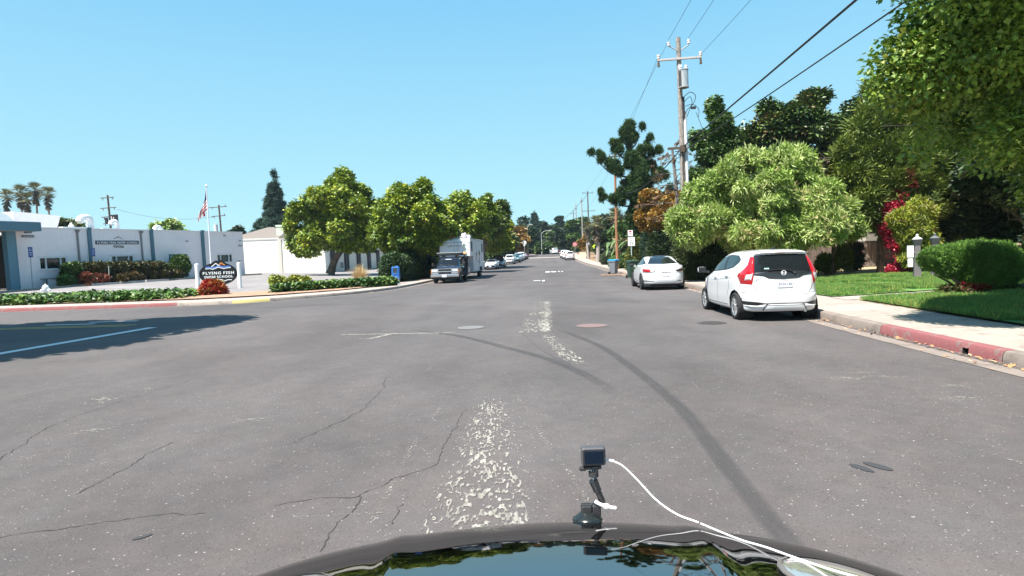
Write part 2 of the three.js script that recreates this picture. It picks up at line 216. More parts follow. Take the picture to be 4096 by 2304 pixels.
// ---------------------------------------------------------------- marks, cracks and covers on the road
function ribbon(pts, w, y, jit = 0, seed = 1, step = 0.06) { // flat strip following ground points
  const r = RNG(seed), q = []; for (let i = 0; i < pts.length - 1; i++) { const [a, b] = [pts[i], pts[i + 1]], L = Math.hypot(b[0] - a[0], b[1] - a[1]), n = Math.max(1, Math.ceil(L / step)); for (let k = 0; k < n; k++) q.push([a[0] + (b[0] - a[0]) * k / n, a[1] + (b[1] - a[1]) * k / n]); } q.push(pts[pts.length - 1]);
  let ox = 0, oz = 0; const s = q.map(p => { ox = ox * 0.8 + (r() - 0.5) * jit; oz = oz * 0.8 + (r() - 0.5) * jit; return [p[0] + ox, p[1] + oz]; }); const n = s.length; let d = [0]; for (let i = 1; i < n; i++) d.push(d[i - 1] + Math.hypot(s[i][0] - s[i - 1][0], s[i][1] - s[i - 1][1]));
  const ws = s.map((p, i) => (typeof w === 'function' ? w(i / (n - 1)) : w) * (jit ? 0.35 + 1.1 * r() : 1));
  return grid(1, n - 1, (a, b) => { const i = Math.round(b * (n - 1)); const A = s[Math.max(0, i - 1)], B = s[Math.min(n - 1, i + 1)]; let tx = B[0] - A[0], tz = B[1] - A[1]; const L = Math.hypot(tx, tz) || 1; const k = (a - 0.5) * ws[i]; return [s[i][0] - tz / L * k, gs(s[i][1]) + y, s[i][1] + tx / L * k]; }, (a, b) => [a, d[Math.round(b * (n - 1))]]);
}
const mainParts = mainStreet;
{
  const mCrack = M(0.05, 0.046, 0.044, 1);
  const cracks = [[[-3.21, -3.0], [-2.91, -3.12], [-2.61, -3.25], [-2.2, -3.28]], [[-1.79, -3.41], [-1.58, -3.52], [-1.33, -3.54], [-1.13, -3.86], [-0.95, -4.07], [-0.9, -4.28], [-0.93, -4.68], [-0.92, -5.08], [-0.92, -5.68]], [[-2.23, -7.39], [-2.07, -6.6], [-2.03, -6.1], [-1.99, -5.6], [-2.06, -5.3], [-2.17, -4.99], [-2.25, -4.68]], [[-1.26, -2.85], [-1.29, -3.14], [-1.27, -3.35], [-1.29, -3.55]], [[-4.55, -4.31], [-4.73, -4.7], [-4.96, -5.08], [-5.05, -5.68], [-5.09, -6.28], [-4.95, -7.39]], [[-3.26, -3.6], [-3.31, -4.0], [-3.36, -4.4], [-3.33, -4.7]], [[-0.98, -3.17], [-0.99, -3.37], [-0.97, -3.47]], [[-0.73, -11.82], [-0.34, -9.84], [0.0, -8.46], [0.21, -7.97]]];
  cracks.forEach((c, i) => P(mainParts, 'crack', ribbon(c, 0.0065, 0.004, 0.03, 30 + i, 0.04), mCrack));
  // paint and sealant chips: print worn down to flecks
  const chip = (seed, dens, w = 512, h = 1024, fx = 60, fy = 40) => new THREE.MeshStandardMaterial({ roughness: 0.9, transparent: true, map: tex(w, h, (u, v) => { const q = n2(u * fx, v * fy * 2, 0, seed), e = fbm(u * fx * 0.45 + 9, v * fy * 0.8, 3, 0, seed + 3), ridge = 1 - Math.abs(2 * fbm(u * fx * 0.35 + 3, v * fy * 0.7 + 5, 3, 0, seed + 11) - 1); const d = dens(u, v); const x0 = q * 0.45 + e * 0.35 + Math.pow(ridge, 3) * 0.42 - 1.02 + d, a = 0.92 * sm(cl(x0 / 0.13 + 0.25)) * (0.65 + 0.35 * n2(u * 150, v * 220, 0, seed + 8)); const c = 0.17 + 0.24 * n2(u * 40, v * 60, 0, seed + 5); return [c, c * 0.95, c * 0.82, a]; }, true, true) });
  const edge = (u, v) => { const m = Math.min(u, 1 - u, 0.5) * 2; return Math.min(1, m * 2.6); };
  const near = chip(3, (u, v) => (0.06 + 0.25 * edge(u, v)) * Math.min(1, v * 5) * (0.75 + 0.5 * n2(u * 4, v * 6, 0, 2)), 512, 1024, 46, 56);
  P(mainParts, 'worn_paint', grid(4, 40, (a, b) => { const z = -2.2 - b * 4.35, k = 1 - b; const c = -0.36 - 0.40 * b, w = 0.2 + 0.68 * Math.pow(k, 0.8); return [c + (a - 0.5) * w, 0.005, z]; }, (a, b) => [a, 1 - b]), near);
  const far = chip(9, (u, v) => { const s = Math.exp(-Math.pow((u - 0.72) / 0.17, 2)); return (0.05 + 0.27 * edge(u, v) + 0.2 * s * edge(u, v)) * Math.min(1, v * 6) * (0.7 + 0.55 * n2(u * 3, v * 12, 0, 8)); }, 512, 1024, 30, 90);
  P(mainParts, 'worn_paint', grid(4, 90, (a, b) => { const z = -11.6 - b * 9.4; const c = -0.42 - 0.0 * b, w = 0.86 - 0.16 * b; return [c + (a - 0.5) * w, 0.005, z]; }, (a, b) => [a, 1 - b]), far);
  const mid = chip(14, (u, v) => (0.05 + 0.28 * edge(u, v)) * Math.min(1, v * 4) * Math.min(1, (1 - v) * 5 + 0.4), 512, 512, 26, 30);
  P(mainParts, 'worn_paint', grid(4, 50, (a, b) => { const z = -7.9 - b * 3.9; const c = 0.32 - 0.58 * Math.pow(b, 0.9), w = 0.4 - 0.12 * b; return [c + (a - 0.5) * w, 0.005, z]; }, (a, b) => [a, 1 - b]), mid);
  const thin = chip(20, (u, v) => 0.2 * edge(u, v) * (0.4 + 1.1 * n2(v * 14, 1, 0, 3)), 128, 2048, 10, 200);
  const line = (pts, w, m, name = 'worn_line') => P(mainParts, name, ribbon(pts, w, 0.0045, 0, 1, 0.2), m);
  const LU = (pts, w) => { const g = ribbon(pts, w, 0.0045, 0, 1, 0.2), u = g.attributes.uv; let m = 0; for (let i = 0; i < u.count; i++) m = Math.max(m, u.getY(i)); for (let i = 0; i < u.count; i++) u.setY(i, u.getY(i) / Math.max(m, 4)); return g; };
  for (const [pts, w] of [[[[-1.1, -3.16], [-1.11, -3.56], [-1.15, -4.06], [-1.2, -4.76], [-1.2, -6.26]], 0.05], [[[0.16, -3.45], [0.06, -3.95], [-0.09, -4.54], [-0.24, -5.23], [-0.45, -6.22], [-0.69, -7.51]], 0.05], [[[-0.35, -12.6], [-0.12, -10.2], [0.28, -8.0]], 0.05], [[[3.2, -3.6], [2.9, -4.7]], 0.05], [[[2.4, -5.6], [2.2, -6.3]], 0.06], [[[1.44, -13], [1.45, -10.6], [1.42, -9.8]], 0.04], [[[1.45, -7.8], [1.55, -6.8], [1.53, -6.3], [1.37, -6.05]], 0.03], [[[-1.75, -9.2], [-1.8, -7.6]], 0.05], [[[-1.6, -3.25], [-1.05, -3.3]], 0.035]]) P(mainParts, 'worn_line', LU(pts, w), thin);
  // white blotches of old markings
  const blot = chip(31, (u, v) => { const d = Math.hypot((u - 0.5) * 2, (v - 0.5) * 2); return 0.42 * Math.max(0, 1 - d); }, 256, 256, 16, 14);
  for (const [x, z, w, h, a] of [[-5.35, -6.35, 0.55, 0.7, 0.5], [-5.2, -6.9, 0.3, 0.35, 0.2], [3.3, -6.75, 0.7, 0.35, 0.1], [3.75, -6.8, 0.6, 0.25, -0.2], [3.6, -7.05, 0.5, 0.2, 0], [4.15, -6.3, 0.5, 0.25, 0.2], [-4.4, -5.1, 0.5, 0.3, 0.5], [3.9, -5.8, 0.5, 0.25, 0.1], [2.1, -12.0, 0.8, 0.16, 0], [3.6, -11.3, 0.3, 0.12, 0], [-3.0, -5.4, 0.6, 0.25, 0.5], [-0.05, -36, 0.5, 3, 0], [0.9, -30, 0.6, 2, 0.2], [-3.9, -11.3, 0.55, 0.5, 0.6], [-3.8, -12.6, 0.7, 0.3, 0]]) P(mainParts, 'worn_marking', new THREE.PlaneGeometry(w, h).rotateX(-Math.PI / 2).rotateY(a).translate(x, gs(z) + 0.0045, z), blot);
  // survey cross lines still white
  const wl = chip(40, (u, v) => 0.62 * edge(u, v), 64, 512, 6, 40);
  const LW = (pts, w) => { const g = LU(pts, w); P(mainParts, 'worn_line', g, wl); };
  LW([[-4.6, -12.05], [-2.15, -11.9]], 0.12); LW([[-3.75, -11.2], [-3.45, -12.1]], 0.16);
  // tyre marks: darker rubber ground into the same surface
  const rub = new THREE.MeshStandardMaterial({ color: lin(0.06, 0.058, 0.058), roughness: 0.8, transparent: true, alphaMap: gray(64, 1024, (u, v) => { const m = Math.min(u, 1 - u) * 2; return cl(m * 1.8) * (0.18 + 0.5 * fbm(u * 6, v * 40, 3, 0, 4)) * cl(v * 8) * cl((1 - v) * 5); }) });
  const rubber = (pts, w) => { const g = ribbon(curve(pts.map(p => [p[0], 0, p[1]]), 60).map(p => [p[0], p[2]]), w, 0.0035, 0, 1, 0.3), u = g.attributes.uv; let m = 0; for (let i = 0; i < u.count; i++) m = Math.max(m, u.getY(i)); for (let i = 0; i < u.count; i++) u.setY(i, u.getY(i) / m); P(mainParts, 'tyre_mark', g, rub); };
  rubber([[1.2, -1.6], [1.14, -3.0], [1.15, -3.9], [1.17, -5.6], [1.0, -7.6], [0.72, -9.6], [0.3, -11.2], [0.0, -12.2]], 0.17);
  
  rubber([[-3.2, -12.6], [-1.99, -11.43], [-1.04, -9.99], [-0.12, -8.45], [0.38, -7.18], [0.65, -6.1]], 0.2);
  
  const spot = M(0.04, 0.04, 0.042, 0.7);
  for (const [x, z, w, h] of [[2.02, -3.97, 0.09, 0.035], [2.14, -4.0, 0.1, 0.04], [-2.35, -3.0, 0.05, 0.02]]) P(mainParts, 'oil_spot', new THREE.CircleGeometry(1, 14).rotateX(-Math.PI / 2).scale(w, 1, h).rotateY(x).translate(x, 0.0045, z), spot);
  // covers
  const cover = (name, label, x, z, r, m, m2, cross) => { const t = T(name, label, 'manhole cover', [x, 0, z]); P(t, 'frame', new THREE.RingGeometry(r * 0.88, r, 40).rotateX(-Math.PI / 2).translate(0, 0.006, 0), m2); P(t, 'lid', new THREE.CylinderGeometry(r * 0.87, r * 0.87, 0.02, 40).translate(0, 0.0, 0), m);
    const bs = []; for (let i = -4; i <= 4; i++) { const h = Math.sqrt(Math.max(0, 0.75 * 0.75 - (i * 0.17) ** 2)) * r; bs.push(bx(0.045 * r, 0.007, h * 1.9, i * 0.17 * r, 0.0135, 0)); if (cross) bs.push(bx(h * 1.9, 0.006, 0.045 * r, 0, 0.0135, i * 0.17 * r)); } P(t, 'ribs', bs, m); };
  cover('manhole_cover', 'pale grey round cover in the road left of the worn centre patch', -1.9, -12.75, 0.33, M(0.19, 0.185, 0.18, 0.6), M(0.09, 0.088, 0.086, 0.9), false);
  cover('manhole_cover', 'pinkish painted round cover in the road right of the worn centre patch', 0.78, -12.5, 0.36, M(0.17, 0.115, 0.108, 0.85), M(0.1, 0.09, 0.088, 0.9), false);
  cover('manhole_cover', 'dark flush round cover beside the rear wheel of the white hatchback', 3.3, -12.45, 0.3, M(0.06, 0.055, 0.055, 0.7), M(0.05, 0.047, 0.047, 0.9), true);
  // far road letters and bars, side street stop bar and double yellow line
  const mk = T('road_markings'); mk.userData.kind = 'structure';
  const dash = (x, z, w, h) => P(mk, 'dash', new THREE.PlaneGeometry(w, h).rotateX(-Math.PI / 2).translate(x, gs(z) + 0.006, z), mPaint);
  dash(-0.66, -61.7, 0.5, 4.6); dash(-0.05, -61.7, 0.5, 4.6); dash(0.5, -62, 0.2, 2.6); dash(0.85, -61.5, 0.15, 3.4); dash(-1.2, -40, 0.5, 0.55); dash(-0.75, -39.4, 0.16, 1.6);
  for (let i = 0; i < 7; i++) dash(-1.6 + i * 0.28, -109, i % 3 === 1 ? 0.1 : 0.2, i % 2 ? 4 : 5);
  P(mk, 'concrete_crossing', grid(20, 4, (a, b) => { const x = -8.2 + a * 10.5, z = -130 - b * 4; return [x, gs(z) + 0.02, z]; }, (a, b, p) => [p[0] / 2, p[2] / 2]), mConcrete);
  P(mk, 'stop_bar', new THREE.PlaneGeometry(0.28, 4.6).rotateX(-Math.PI / 2).translate(-10.85, 0.006, -12.45), mPaint).userData.label = 'white stop bar across the side street';
  for (const z of [-15.35, -15.65]) P(mk, 'yellow_line', new THREE.PlaneGeometry(70, 0.12).rotateX(-Math.PI / 2).translate(-47, 0.006, z), M(0.62, 0.42, 0.12, 0.8));
  for (const [x, z] of [[-14.6, -16.3], [-13.7, -16.9]]) P(mk, 'dash', new THREE.PlaneGeometry(1.6, 0.16).rotateX(-Math.PI / 2).translate(x, 0.006, z), mPaint);
  // loose leaves and grit in the gutter, nobody could count
  const r = RNG(77), im = new THREE.InstancedMesh(new THREE.PlaneGeometry(0.05, 0.03).rotateX(-Math.PI / 2), new THREE.MeshStandardMaterial({ roughness: 0.9, side: THREE.DoubleSide }), 420), q = new THREE.Object3D();
  for (let i = 0; i < 420; i++) { const z = -5 - Math.pow(r(), 1.3) * 22, near = r() < 0.8; q.position.set(RKx(z) - (near ? 0.02 + 0.13 * r() : 0.45 * r()), 0.014 + 0.01 * r(), z); q.rotation.set((r() - 0.5) * 0.9, r() * 6, (r() - 0.5) * 0.9); q.scale.setScalar(0.4 + 0.8 * r()); q.updateMatrix(); im.setMatrixAt(i, q.matrix); const k = r(); im.setColorAt(i, k < 0.5 ? lin(0.4, 0.2, 0.09) : k < 0.8 ? lin(0.5, 0.36, 0.2) : lin(0.16, 0.09, 0.05)); }
  im.name = 'fallen_leaves'; scene.add(im); tag(im, 'dry brown leaves lying in the right gutter', 'leaves', null, 'stuff');
}
// ---------------------------------------------------------------- foliage
const leafM = (tr = 0.4, rough = 0.45) => new THREE.MeshPhysicalMaterial({ color: 0xffffff, roughness: rough, transmission: tr, thickness: 0, side: THREE.DoubleSide, specularIntensity: 0.75 });
const mLeaf = leafM(), mLeafGloss = leafM(0.2, 0.45), mNeedle = leafM(0.12, 0.9);
function leafClump(n, len, wid, spread, seed, droop = 0, fold = 0.25, flat = 0.55) {
  const r = RNG(seed), pos = [], idx = []; let k = 0;
  for (let i = 0; i < n; i++) {
    const d = V(r() * 2 - 1, r() * 2 - 1, r() * 2 - 1).normalize(), b = d.clone().multiplyScalar(spread * Math.cbrt(r())); const dir = V(r() * 2 - 1, (r() * 1.4 - 0.7) * flat - droop, r() * 2 - 1).add(V(d.x, d.y * flat, d.z).multiplyScalar(0.7)).normalize(); const side = dir.clone().cross(V((r() - 0.5) * flat, 1, (r() - 0.5) * flat)).normalize(), nn = side.clone().cross(dir); const L = len * (0.7 + 0.6 * r()), W = wid * (0.7 + 0.6 * r());
    const A = b, m = b.clone().addScaledVector(dir, L * 0.45), c = b.clone().addScaledVector(dir, L).addScaledVector(nn, -fold * L * 0.4);
    const l = m.clone().addScaledVector(side, W).addScaledVector(nn, fold * W), q = m.clone().addScaledVector(side, -W).addScaledVector(nn, fold * W);
    for (const p of [A, l, c, q]) pos.push(p.x, p.y, p.z); idx.push(k, k + 1, k + 2, k, k + 2, k + 3); k += 4;
  }
  const g = new THREE.BufferGeometry(); g.setAttribute('position', new THREE.Float32BufferAttribute(pos, 3)); g.setIndex(idx); const h = g.toNonIndexed(); h.computeVertexNormals(); return h;
}
const CL = { // leaf groups
  maple: leafClump(16, 0.085, 0.032, 0.24, 2, 0.3, 0.25, 0.7), broad: leafClump(11, 0.3, 0.11, 0.32, 3, 0.15), far: leafClump(10, 0.5, 0.18, 0.5, 4, 0.1), narrow: leafClump(13, 0.25, 0.036, 0.17, 5, 0.15, 0.25, 0.9), needle: leafClump(22, 0.2, 0.014, 0.09, 6, -0.4, 0.1, 1), tuft: leafClump(18, 0.34, 0.035, 0.16, 7, -0.3, 0.2, 1), small: leafClump(14, 0.085, 0.034, 0.1, 8), hedge: leafClump(14, 0.06, 0.026, 0.07, 9, 0, 0.25, 0.8), ivy: leafClump(9, 0.13, 0.065, 0.12, 10, 0, 0.2, 0.4), magnolia: leafClump(11, 0.27, 0.07, 0.26, 11, -0.1, 0.25, 0.9), feather: leafClump(26, 0.13, 0.014, 0.10, 12, -0.5, 0.1, 1), blade: leafClump(7, 0.1, 0.006, 0.035, 13, -2.2, 0.1, 1), bloom: leafClump(14, 0.06, 0.034, 0.08, 14, 0, 0.2, 1), farneedle: leafClump(14, 0.7, 0.09, 0.34, 15, 0.25, 0.1, 0.5),
};
function lumps(c, r, n, size, seed, flat = 0.8) { // lobes over an ellipsoid
  const R = RNG(seed), o = []; for (let i = 0; i < n; i++) { const y = 1 - 2 * (i + 0.5) / n, a = i * 2.39996 + R() * 0.9, s = Math.sqrt(Math.max(0, 1 - y * y)), k = 0.5 + 0.58 * R(); const q = size * (0.55 + 0.75 * R()); o.push([c[0] + r[0] * k * s * Math.cos(a), c[1] + r[1] * k * y, c[2] + r[2] * k * s * Math.sin(a), q, q * flat, q]); } return o;
}
function crown(parent, name, blobs, n, geo, mat, pal, seed, o = {}) {
  const R = RNG(seed), q = new THREE.Object3D(), im = new THREE.InstancedMesh(geo, mat, n), w = blobs.map(b => Math.pow(b[3] * b[4] * b[5], 0.667)), tot = w.reduce((a, b) => a + b, 0), col = new THREE.Color();
  const gap = o.gap ?? 0.36, gf = o.gf ?? 0.9, thick = o.thick ?? 0.55, s0 = o.s ?? 1, tint = blobs.map(() => R());
  let i = 0, tries = 0;
  while (i < n && tries++ < n * 14) {
    let t = R() * tot, k = 0; while (t > w[k] && k < w.length - 1) t -= w[k++]; const b = blobs[k];
    const d = V(R() * 2 - 1, R() * 2 - 1, R() * 2 - 1); if (d.lengthSq() > 1 || d.lengthSq() < 0.01) continue; d.normalize(); const rad = 1 - thick * Math.pow(R(), 1.4) + 0.1 * (R() - 0.4);
    const x = b[0] + d.x * b[3] * rad, y = b[1] + d.y * b[4] * rad, z = b[2] + d.z * b[5] * rad;
    if (o.keep && !o.keep(x, y, z)) continue;
    if (n3(x * gf, y * gf, z * gf, seed) < gap) continue;
    let inner = 0; for (let m = 0; m < blobs.length; m++) if (m !== k) { const c = blobs[m], e = ((x - c[0]) / c[3]) ** 2 + ((y - c[1]) / c[4]) ** 2 + ((z - c[2]) / c[5]) ** 2; if (e < 0.42) { inner = 1; break; } } if (inner && R() < 0.8) continue;
    q.position.set(x, y, z); if (o.up) q.rotation.set((R() - 0.5) * o.up, R() * 6.28, (R() - 0.5) * o.up); else { const k = o.tilt ?? 1.2; q.rotation.set((R() - 0.5) * k, R() * 6.28, (R() - 0.5) * k); } q.scale.setScalar(s0 * (0.7 + 0.6 * R())); q.updateMatrix(); im.setMatrixAt(i, q.matrix);
    const f = R() * 0.6 + tint[k] * 0.5, pi = Math.min(pal.length - 1, Math.floor(Math.pow(R() * 0.55 + f * 0.42, 1) * pal.length)); const c = pal[pi], j = 0.8 + 0.4 * R(); col.setRGB(c[0] * j, c[1] * j, c[2] * j); im.setColorAt(i, col); i++;
  }
  im.count = i; im.name = name; im.castShadow = im.receiveShadow = true; im.userData.kind = 'stuff'; parent.add(im); return im;
}
const barkTex = (a, b, seed) => ({ map: tex(256, 512, (u, v, i, j) => { const k = fbm(u * 16, v * 7, 4, 0, seed), l = Math.pow(n2(u * 30, v * 4, 30, seed + 4), 2); const t = cl(k * 1.2 - 0.3 + 0.5 * l); return a.map((x, m) => x + (b[m] - x) * t); }), bumpMap: gray(256, 512, (u, v) => fbm(u * 20, v * 6, 4, 0, seed + 2)), bumpScale: 0.03, roughness: 0.95 });
const mBark = new THREE.MeshStandardMaterial(barkTex([0.045, 0.036, 0.028], [0.17, 0.135, 0.105], 4)), mBarkPale = new THREE.MeshStandardMaterial(barkTex([0.14, 0.1, 0.075], [0.42, 0.34, 0.27], 9)), mBarkGrey = new THREE.MeshStandardMaterial(barkTex([0.08, 0.07, 0.065], [0.25, 0.22, 0.2], 14));
function limbs(base, fork, r0, targets, seed, o = {}) { // trunk from base to fork and limbs to targets, bent, with twigs
  const R = RNG(seed), g = [tubeR(curve([[base[0], base[1] - 0.15, base[2]], [base[0] + (fork[0] - base[0]) * 0.3 + (R() - 0.5) * r0, base[1] + (fork[1] - base[1]) * 0.45, base[2] + (fork[2] - base[2]) * 0.3], fork], 8), t => r0 * (1.25 - 0.55 * Math.pow(t, 0.4)), 9)];
  for (const t of targets) { const d = V(...t).sub(V(...fork)), L = d.length(), m = [fork[0] + d.x * 0.45 + (R() - 0.5) * L * 0.15, fork[1] + d.y * (0.35 + 0.25 * R()), fork[2] + d.z * 0.45 + (R() - 0.5) * L * 0.15]; const pts = curve([fork, m, t], 7); const rr = r0 * (o.limb ?? 0.42) * (0.7 + 0.5 * R()); g.push(tubeR(pts, k => rr * (1 - 0.8 * k) + 0.008, 6));
    for (let k = 0; k < (o.twigs ?? 3); k++) { const p = pts[2 + (R() * 4 | 0)]; g.push(tubeR([p, [p[0] + (R() - 0.5) * L * 0.35, p[1] + R() * L * 0.25, p[2] + (R() - 0.5) * L * 0.35], [p[0] + (R() - 0.5) * L * 0.7, p[1] + R() * L * 0.4, p[2] + (R() - 0.5) * L * 0.7]], u => rr * 0.35 * (1 - 0.8 * u) + 0.004, 4)); } }
  return g;
}
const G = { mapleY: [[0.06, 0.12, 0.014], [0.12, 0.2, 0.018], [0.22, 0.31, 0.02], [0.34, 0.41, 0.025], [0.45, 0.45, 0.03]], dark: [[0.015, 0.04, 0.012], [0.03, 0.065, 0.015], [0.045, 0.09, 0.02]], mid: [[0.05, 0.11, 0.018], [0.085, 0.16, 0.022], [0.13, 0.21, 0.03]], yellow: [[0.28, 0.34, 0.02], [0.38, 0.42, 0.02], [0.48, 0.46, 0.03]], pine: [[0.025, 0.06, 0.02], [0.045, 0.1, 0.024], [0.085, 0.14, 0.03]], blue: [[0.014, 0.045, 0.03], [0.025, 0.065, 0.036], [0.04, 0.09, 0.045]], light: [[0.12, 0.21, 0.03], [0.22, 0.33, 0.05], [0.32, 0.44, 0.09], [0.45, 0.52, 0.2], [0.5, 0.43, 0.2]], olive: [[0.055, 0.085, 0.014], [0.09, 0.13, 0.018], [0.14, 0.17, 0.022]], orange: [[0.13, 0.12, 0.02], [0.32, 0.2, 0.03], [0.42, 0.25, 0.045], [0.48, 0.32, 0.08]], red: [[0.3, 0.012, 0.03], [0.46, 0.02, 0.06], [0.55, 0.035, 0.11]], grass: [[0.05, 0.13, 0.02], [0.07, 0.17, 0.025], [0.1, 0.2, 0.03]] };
const mBan = new THREE.MeshPhysicalMaterial({ color: lin(0.09, 0.16, 0.03), roughness: 0.5, side: THREE.DoubleSide, transmission: 0.3, thickness: 0 }), mBan2 = new THREE.MeshPhysicalMaterial({ color: lin(0.2, 0.15, 0.06), roughness: 0.8, side: THREE.DoubleSide, transmission: 0.2, thickness: 0 });
function tree(name, label, cat, base, fork, r0, blobs, n, geo, mat, pal, seed, o = {}) {
  const t = T(name, label, cat, base, 0, o.group); const R = RNG(seed + 1); const tg = o.targets || blobs.filter((b, i) => i % Math.max(1, Math.floor(blobs.length / (o.nl ?? 9))) === 0).map(b => [b[0], b[1], b[2]]);
  P(t, 'trunk', limbs([0, 0, 0], fork, r0, tg, seed, o), o.bark || mBark);
  crown(t, 'crown', blobs, n, geo, mat, pal, seed, o); return t;
}
// ---------------------------------------------------------------- swim school
const stuccoB = gray(512, 512, (u, v, i, j) => 0.6 * fbm(u * 60, v * 60, 3, 60, 3) + 0.4 * hash(i, j));
const stuccoT = (r, g, b, s) => tex(512, 512, (u, v, i, j) => { const k = 0.95 + 0.1 * (fbm(u * 5, v * 5, 4, 5, s) - 0.5) + 0.05 * (hash(i, j) - 0.5); const d = Math.max(0, fbm(u * 24, v * 3, 3, 24, s + 5) - 0.62) * 0.5; return [r * k - d * 0.3, g * k - d * 0.3, b * k - d * 0.3]; });
const mStucco = new THREE.MeshStandardMaterial({ map: stuccoT(0.88, 0.81, 0.82, 2), bumpMap: stuccoB, bumpScale: 0.012, roughness: 0.95 });
const mCream = new THREE.MeshStandardMaterial({ map: stuccoT(0.8, 0.77, 0.69, 7), bumpMap: stuccoB, bumpScale: 0.008, roughness: 0.95 });
const mTeal = M(0.07, 0.16, 0.21, 0.55), mWhite = M(0.8, 0.8, 0.8, 0.5), mMetalW = M(0.72, 0.73, 0.74, 0.35), mDarkIn = M(0.012, 0.012, 0.013, 0.9), mGrey = M(0.3, 0.31, 0.32, 0.6), mBlack = M(0.015, 0.015, 0.016, 0.45), mBlackR = M(0.02, 0.02, 0.021, 0.8), mSteel = M(0.5, 0.51, 0.52, 0.35, { metalness: 0.8 }), mChrome = M(0.75, 0.76, 0.78, 0.12, { metalness: 1 });
const mGlassD = new THREE.MeshPhysicalMaterial({ color: lin(0.012, 0.014, 0.016), roughness: 0.04, metalness: 0, ior: 1.5 });
const BO = V(-39.4, 0.57, -43.3), BR = new THREE.Quaternion().setFromEuler(new THREE.Euler(0, 76.6 * D2R, 0)).multiply(new THREE.Quaternion().setFromEuler(new THREE.Euler(0, 0, 0.01915)));
const bl = (u, v, w) => { const p = V(u, v, w).applyQuaternion(BR).add(BO); return [p.x, p.y, p.z]; };
function holes(w0, w1, h0, h1, list, depth) { const s = new THREE.Shape(); s.moveTo(w0, h0); s.lineTo(w1, h0); s.lineTo(w1, h1); s.lineTo(w0, h1); for (const [a, b, c, d] of list) { const p = new THREE.Path(); p.moveTo(a, c); p.lineTo(a, d); p.lineTo(b, d); p.lineTo(b, c); s.holes.push(p); } const g = new THREE.ExtrudeGeometry(s, { depth, bevelEnabled: false }); const u = g.attributes.uv, q = g.attributes.position; for (let i = 0; i < u.count; i++) u.setXY(i, q.getX(i) / 3, q.getY(i) / 3); return g; }
{
  const b = T('swim_school', 'low white stucco swim school with blue-grey pilasters and roof vents', 'building'); b.position.copy(BO); b.quaternion.copy(BR);
  const W = [[-1.38, 0.72, 1.46, 2.42], [4.42, 6.56, 1.46, 2.42], [16.1, 18.3, 1.40, 2.30]], DR = [10.26, 12.41, 0.15, 2.42];
  P(b, 'wall', [holes(-3.0, 20, -1.2, 4.68, [...W, DR], 0.3).translate(0, 0, -0.3)], mStucco);
  P(b, 'side_wall', [bx(0.3, 5.9, 17.7, 19.85, 1.74, -9.15), bx(22.8, 5.9, 0.3, 8.5, 1.74, -18.1), bx(0.3, 5.9, 15, -2.85, 1.74, -10.5)], mStucco);
  P(b, 'roof', bx(22.4, 0.2, 17.6, 8.5, 4.3, -9.2), M(0.62, 0.62, 0.62, 0.8));
  P(b, 'parapet_cap', [bx(23.2, 0.07, 0.42, 8.45, 4.72, -0.14), bx(0.42, 0.07, 17.6, 19.9, 4.722, -9.2)], M(0.84, 0.84, 0.84, 0.6));
  P(b, 'interior', [bx(22.2, 4.2, 0.1, 8.5, 2, -3), bx(22, 0.1, 3, 8.5, 0.1, -1.6)], M(0.06, 0.055, 0.05, 0.9));
  for (const [u, w] of [[2.66, 0.3], [8.49, 0.3], [14.35, 0.33]]) P(b, 'pilaster', [bx(w, 5.8, 0.14, u, 1.9, 0.072), bx(w + 0.06, 0.1, 0.2, u, 4.77, 0.09)], mTeal);
  for (const u of [1.68, 7.41]) P(b, 'downspout', [bx(0.13, 4.9, 0.1, u, 2.0, 0.06), new THREE.CylinderGeometry(0.2, 0.1, 0.22, 4).rotateY(Math.PI / 4).translate(u, 4.5, 0.12)], M(0.2, 0.2, 0.2, 0.6));
  for (const [a, c, d, e] of W) { const f = P(b, 'window', [bx(c - a, 0.07, 0.16, (a + c) / 2, e - 0.035, -0.06), bx(c - a, 0.07, 0.2, (a + c) / 2, d + 0.035, -0.04), bx(0.07, e - d - 0.14, 0.16, a + 0.035, (d + e) / 2, -0.06), bx(0.07, e - d - 0.14, 0.16, c - 0.035, (d + e) / 2, -0.06), bx(0.075, e - d - 0.14, 0.12, a + (c - a) * 0.25, (d + e) / 2, -0.07), bx(0.075, e - d - 0.14, 0.12, a + (c - a) * 0.78, (d + e) / 2, -0.07)], mWhite); f.name = 'window';
    let k = [0, 0.25, 0.78, 1]; for (let i = 0; i < 3; i++) { const x0 = a + (c - a) * k[i], x1 = a + (c - a) * k[i + 1]; P(f, 'pane', bx(x1 - x0 - 0.07, e - d - 0.15, 0.02, (x0 + x1) / 2, (d + e) / 2, -0.13), mGlassD); } P(b, 'window_surround', [bx(c - a + 0.22, 0.09, 0.05, (a + c) / 2, e + 0.05, 0.026), bx(c - a + 0.22, 0.09, 0.07, (a + c) / 2, d - 0.05, 0.036)], M(0.7, 0.7, 0.74, 0.8)); }
  const dr = P(b, 'door', [bx(0.09, 2.2, 0.12, 10.31, 1.25, -0.1), bx(0.09, 2.2, 0.12, 12.36, 1.25, -0.1), bx(2.15, 0.09, 0.12, 11.33, 2.37, -0.1), bx(0.08, 2.1, 0.1, 11.33, 1.2, -0.1)], M(0.05, 0.13, 0.1, 0.5)); P(dr, 'pane', bx(2.0, 2.1, 0.02, 11.33, 1.22, -0.15), mGlassD);
  P(b, 'notice_board', bx(0.55, 0.4, 0.04, 10.65, 2.1, 0.02), M(0.35, 0.5, 0.45, 0.6));
  // entrance bay and canopy at the left end
  P(b, 'canopy', [holes(-14, -2.1, 4.36, 5.02, [], 0.14).translate(0, 0, 1.55), bx(0.14, 0.66, 3.2, -2.17, 4.69, -0.05)], mTeal);
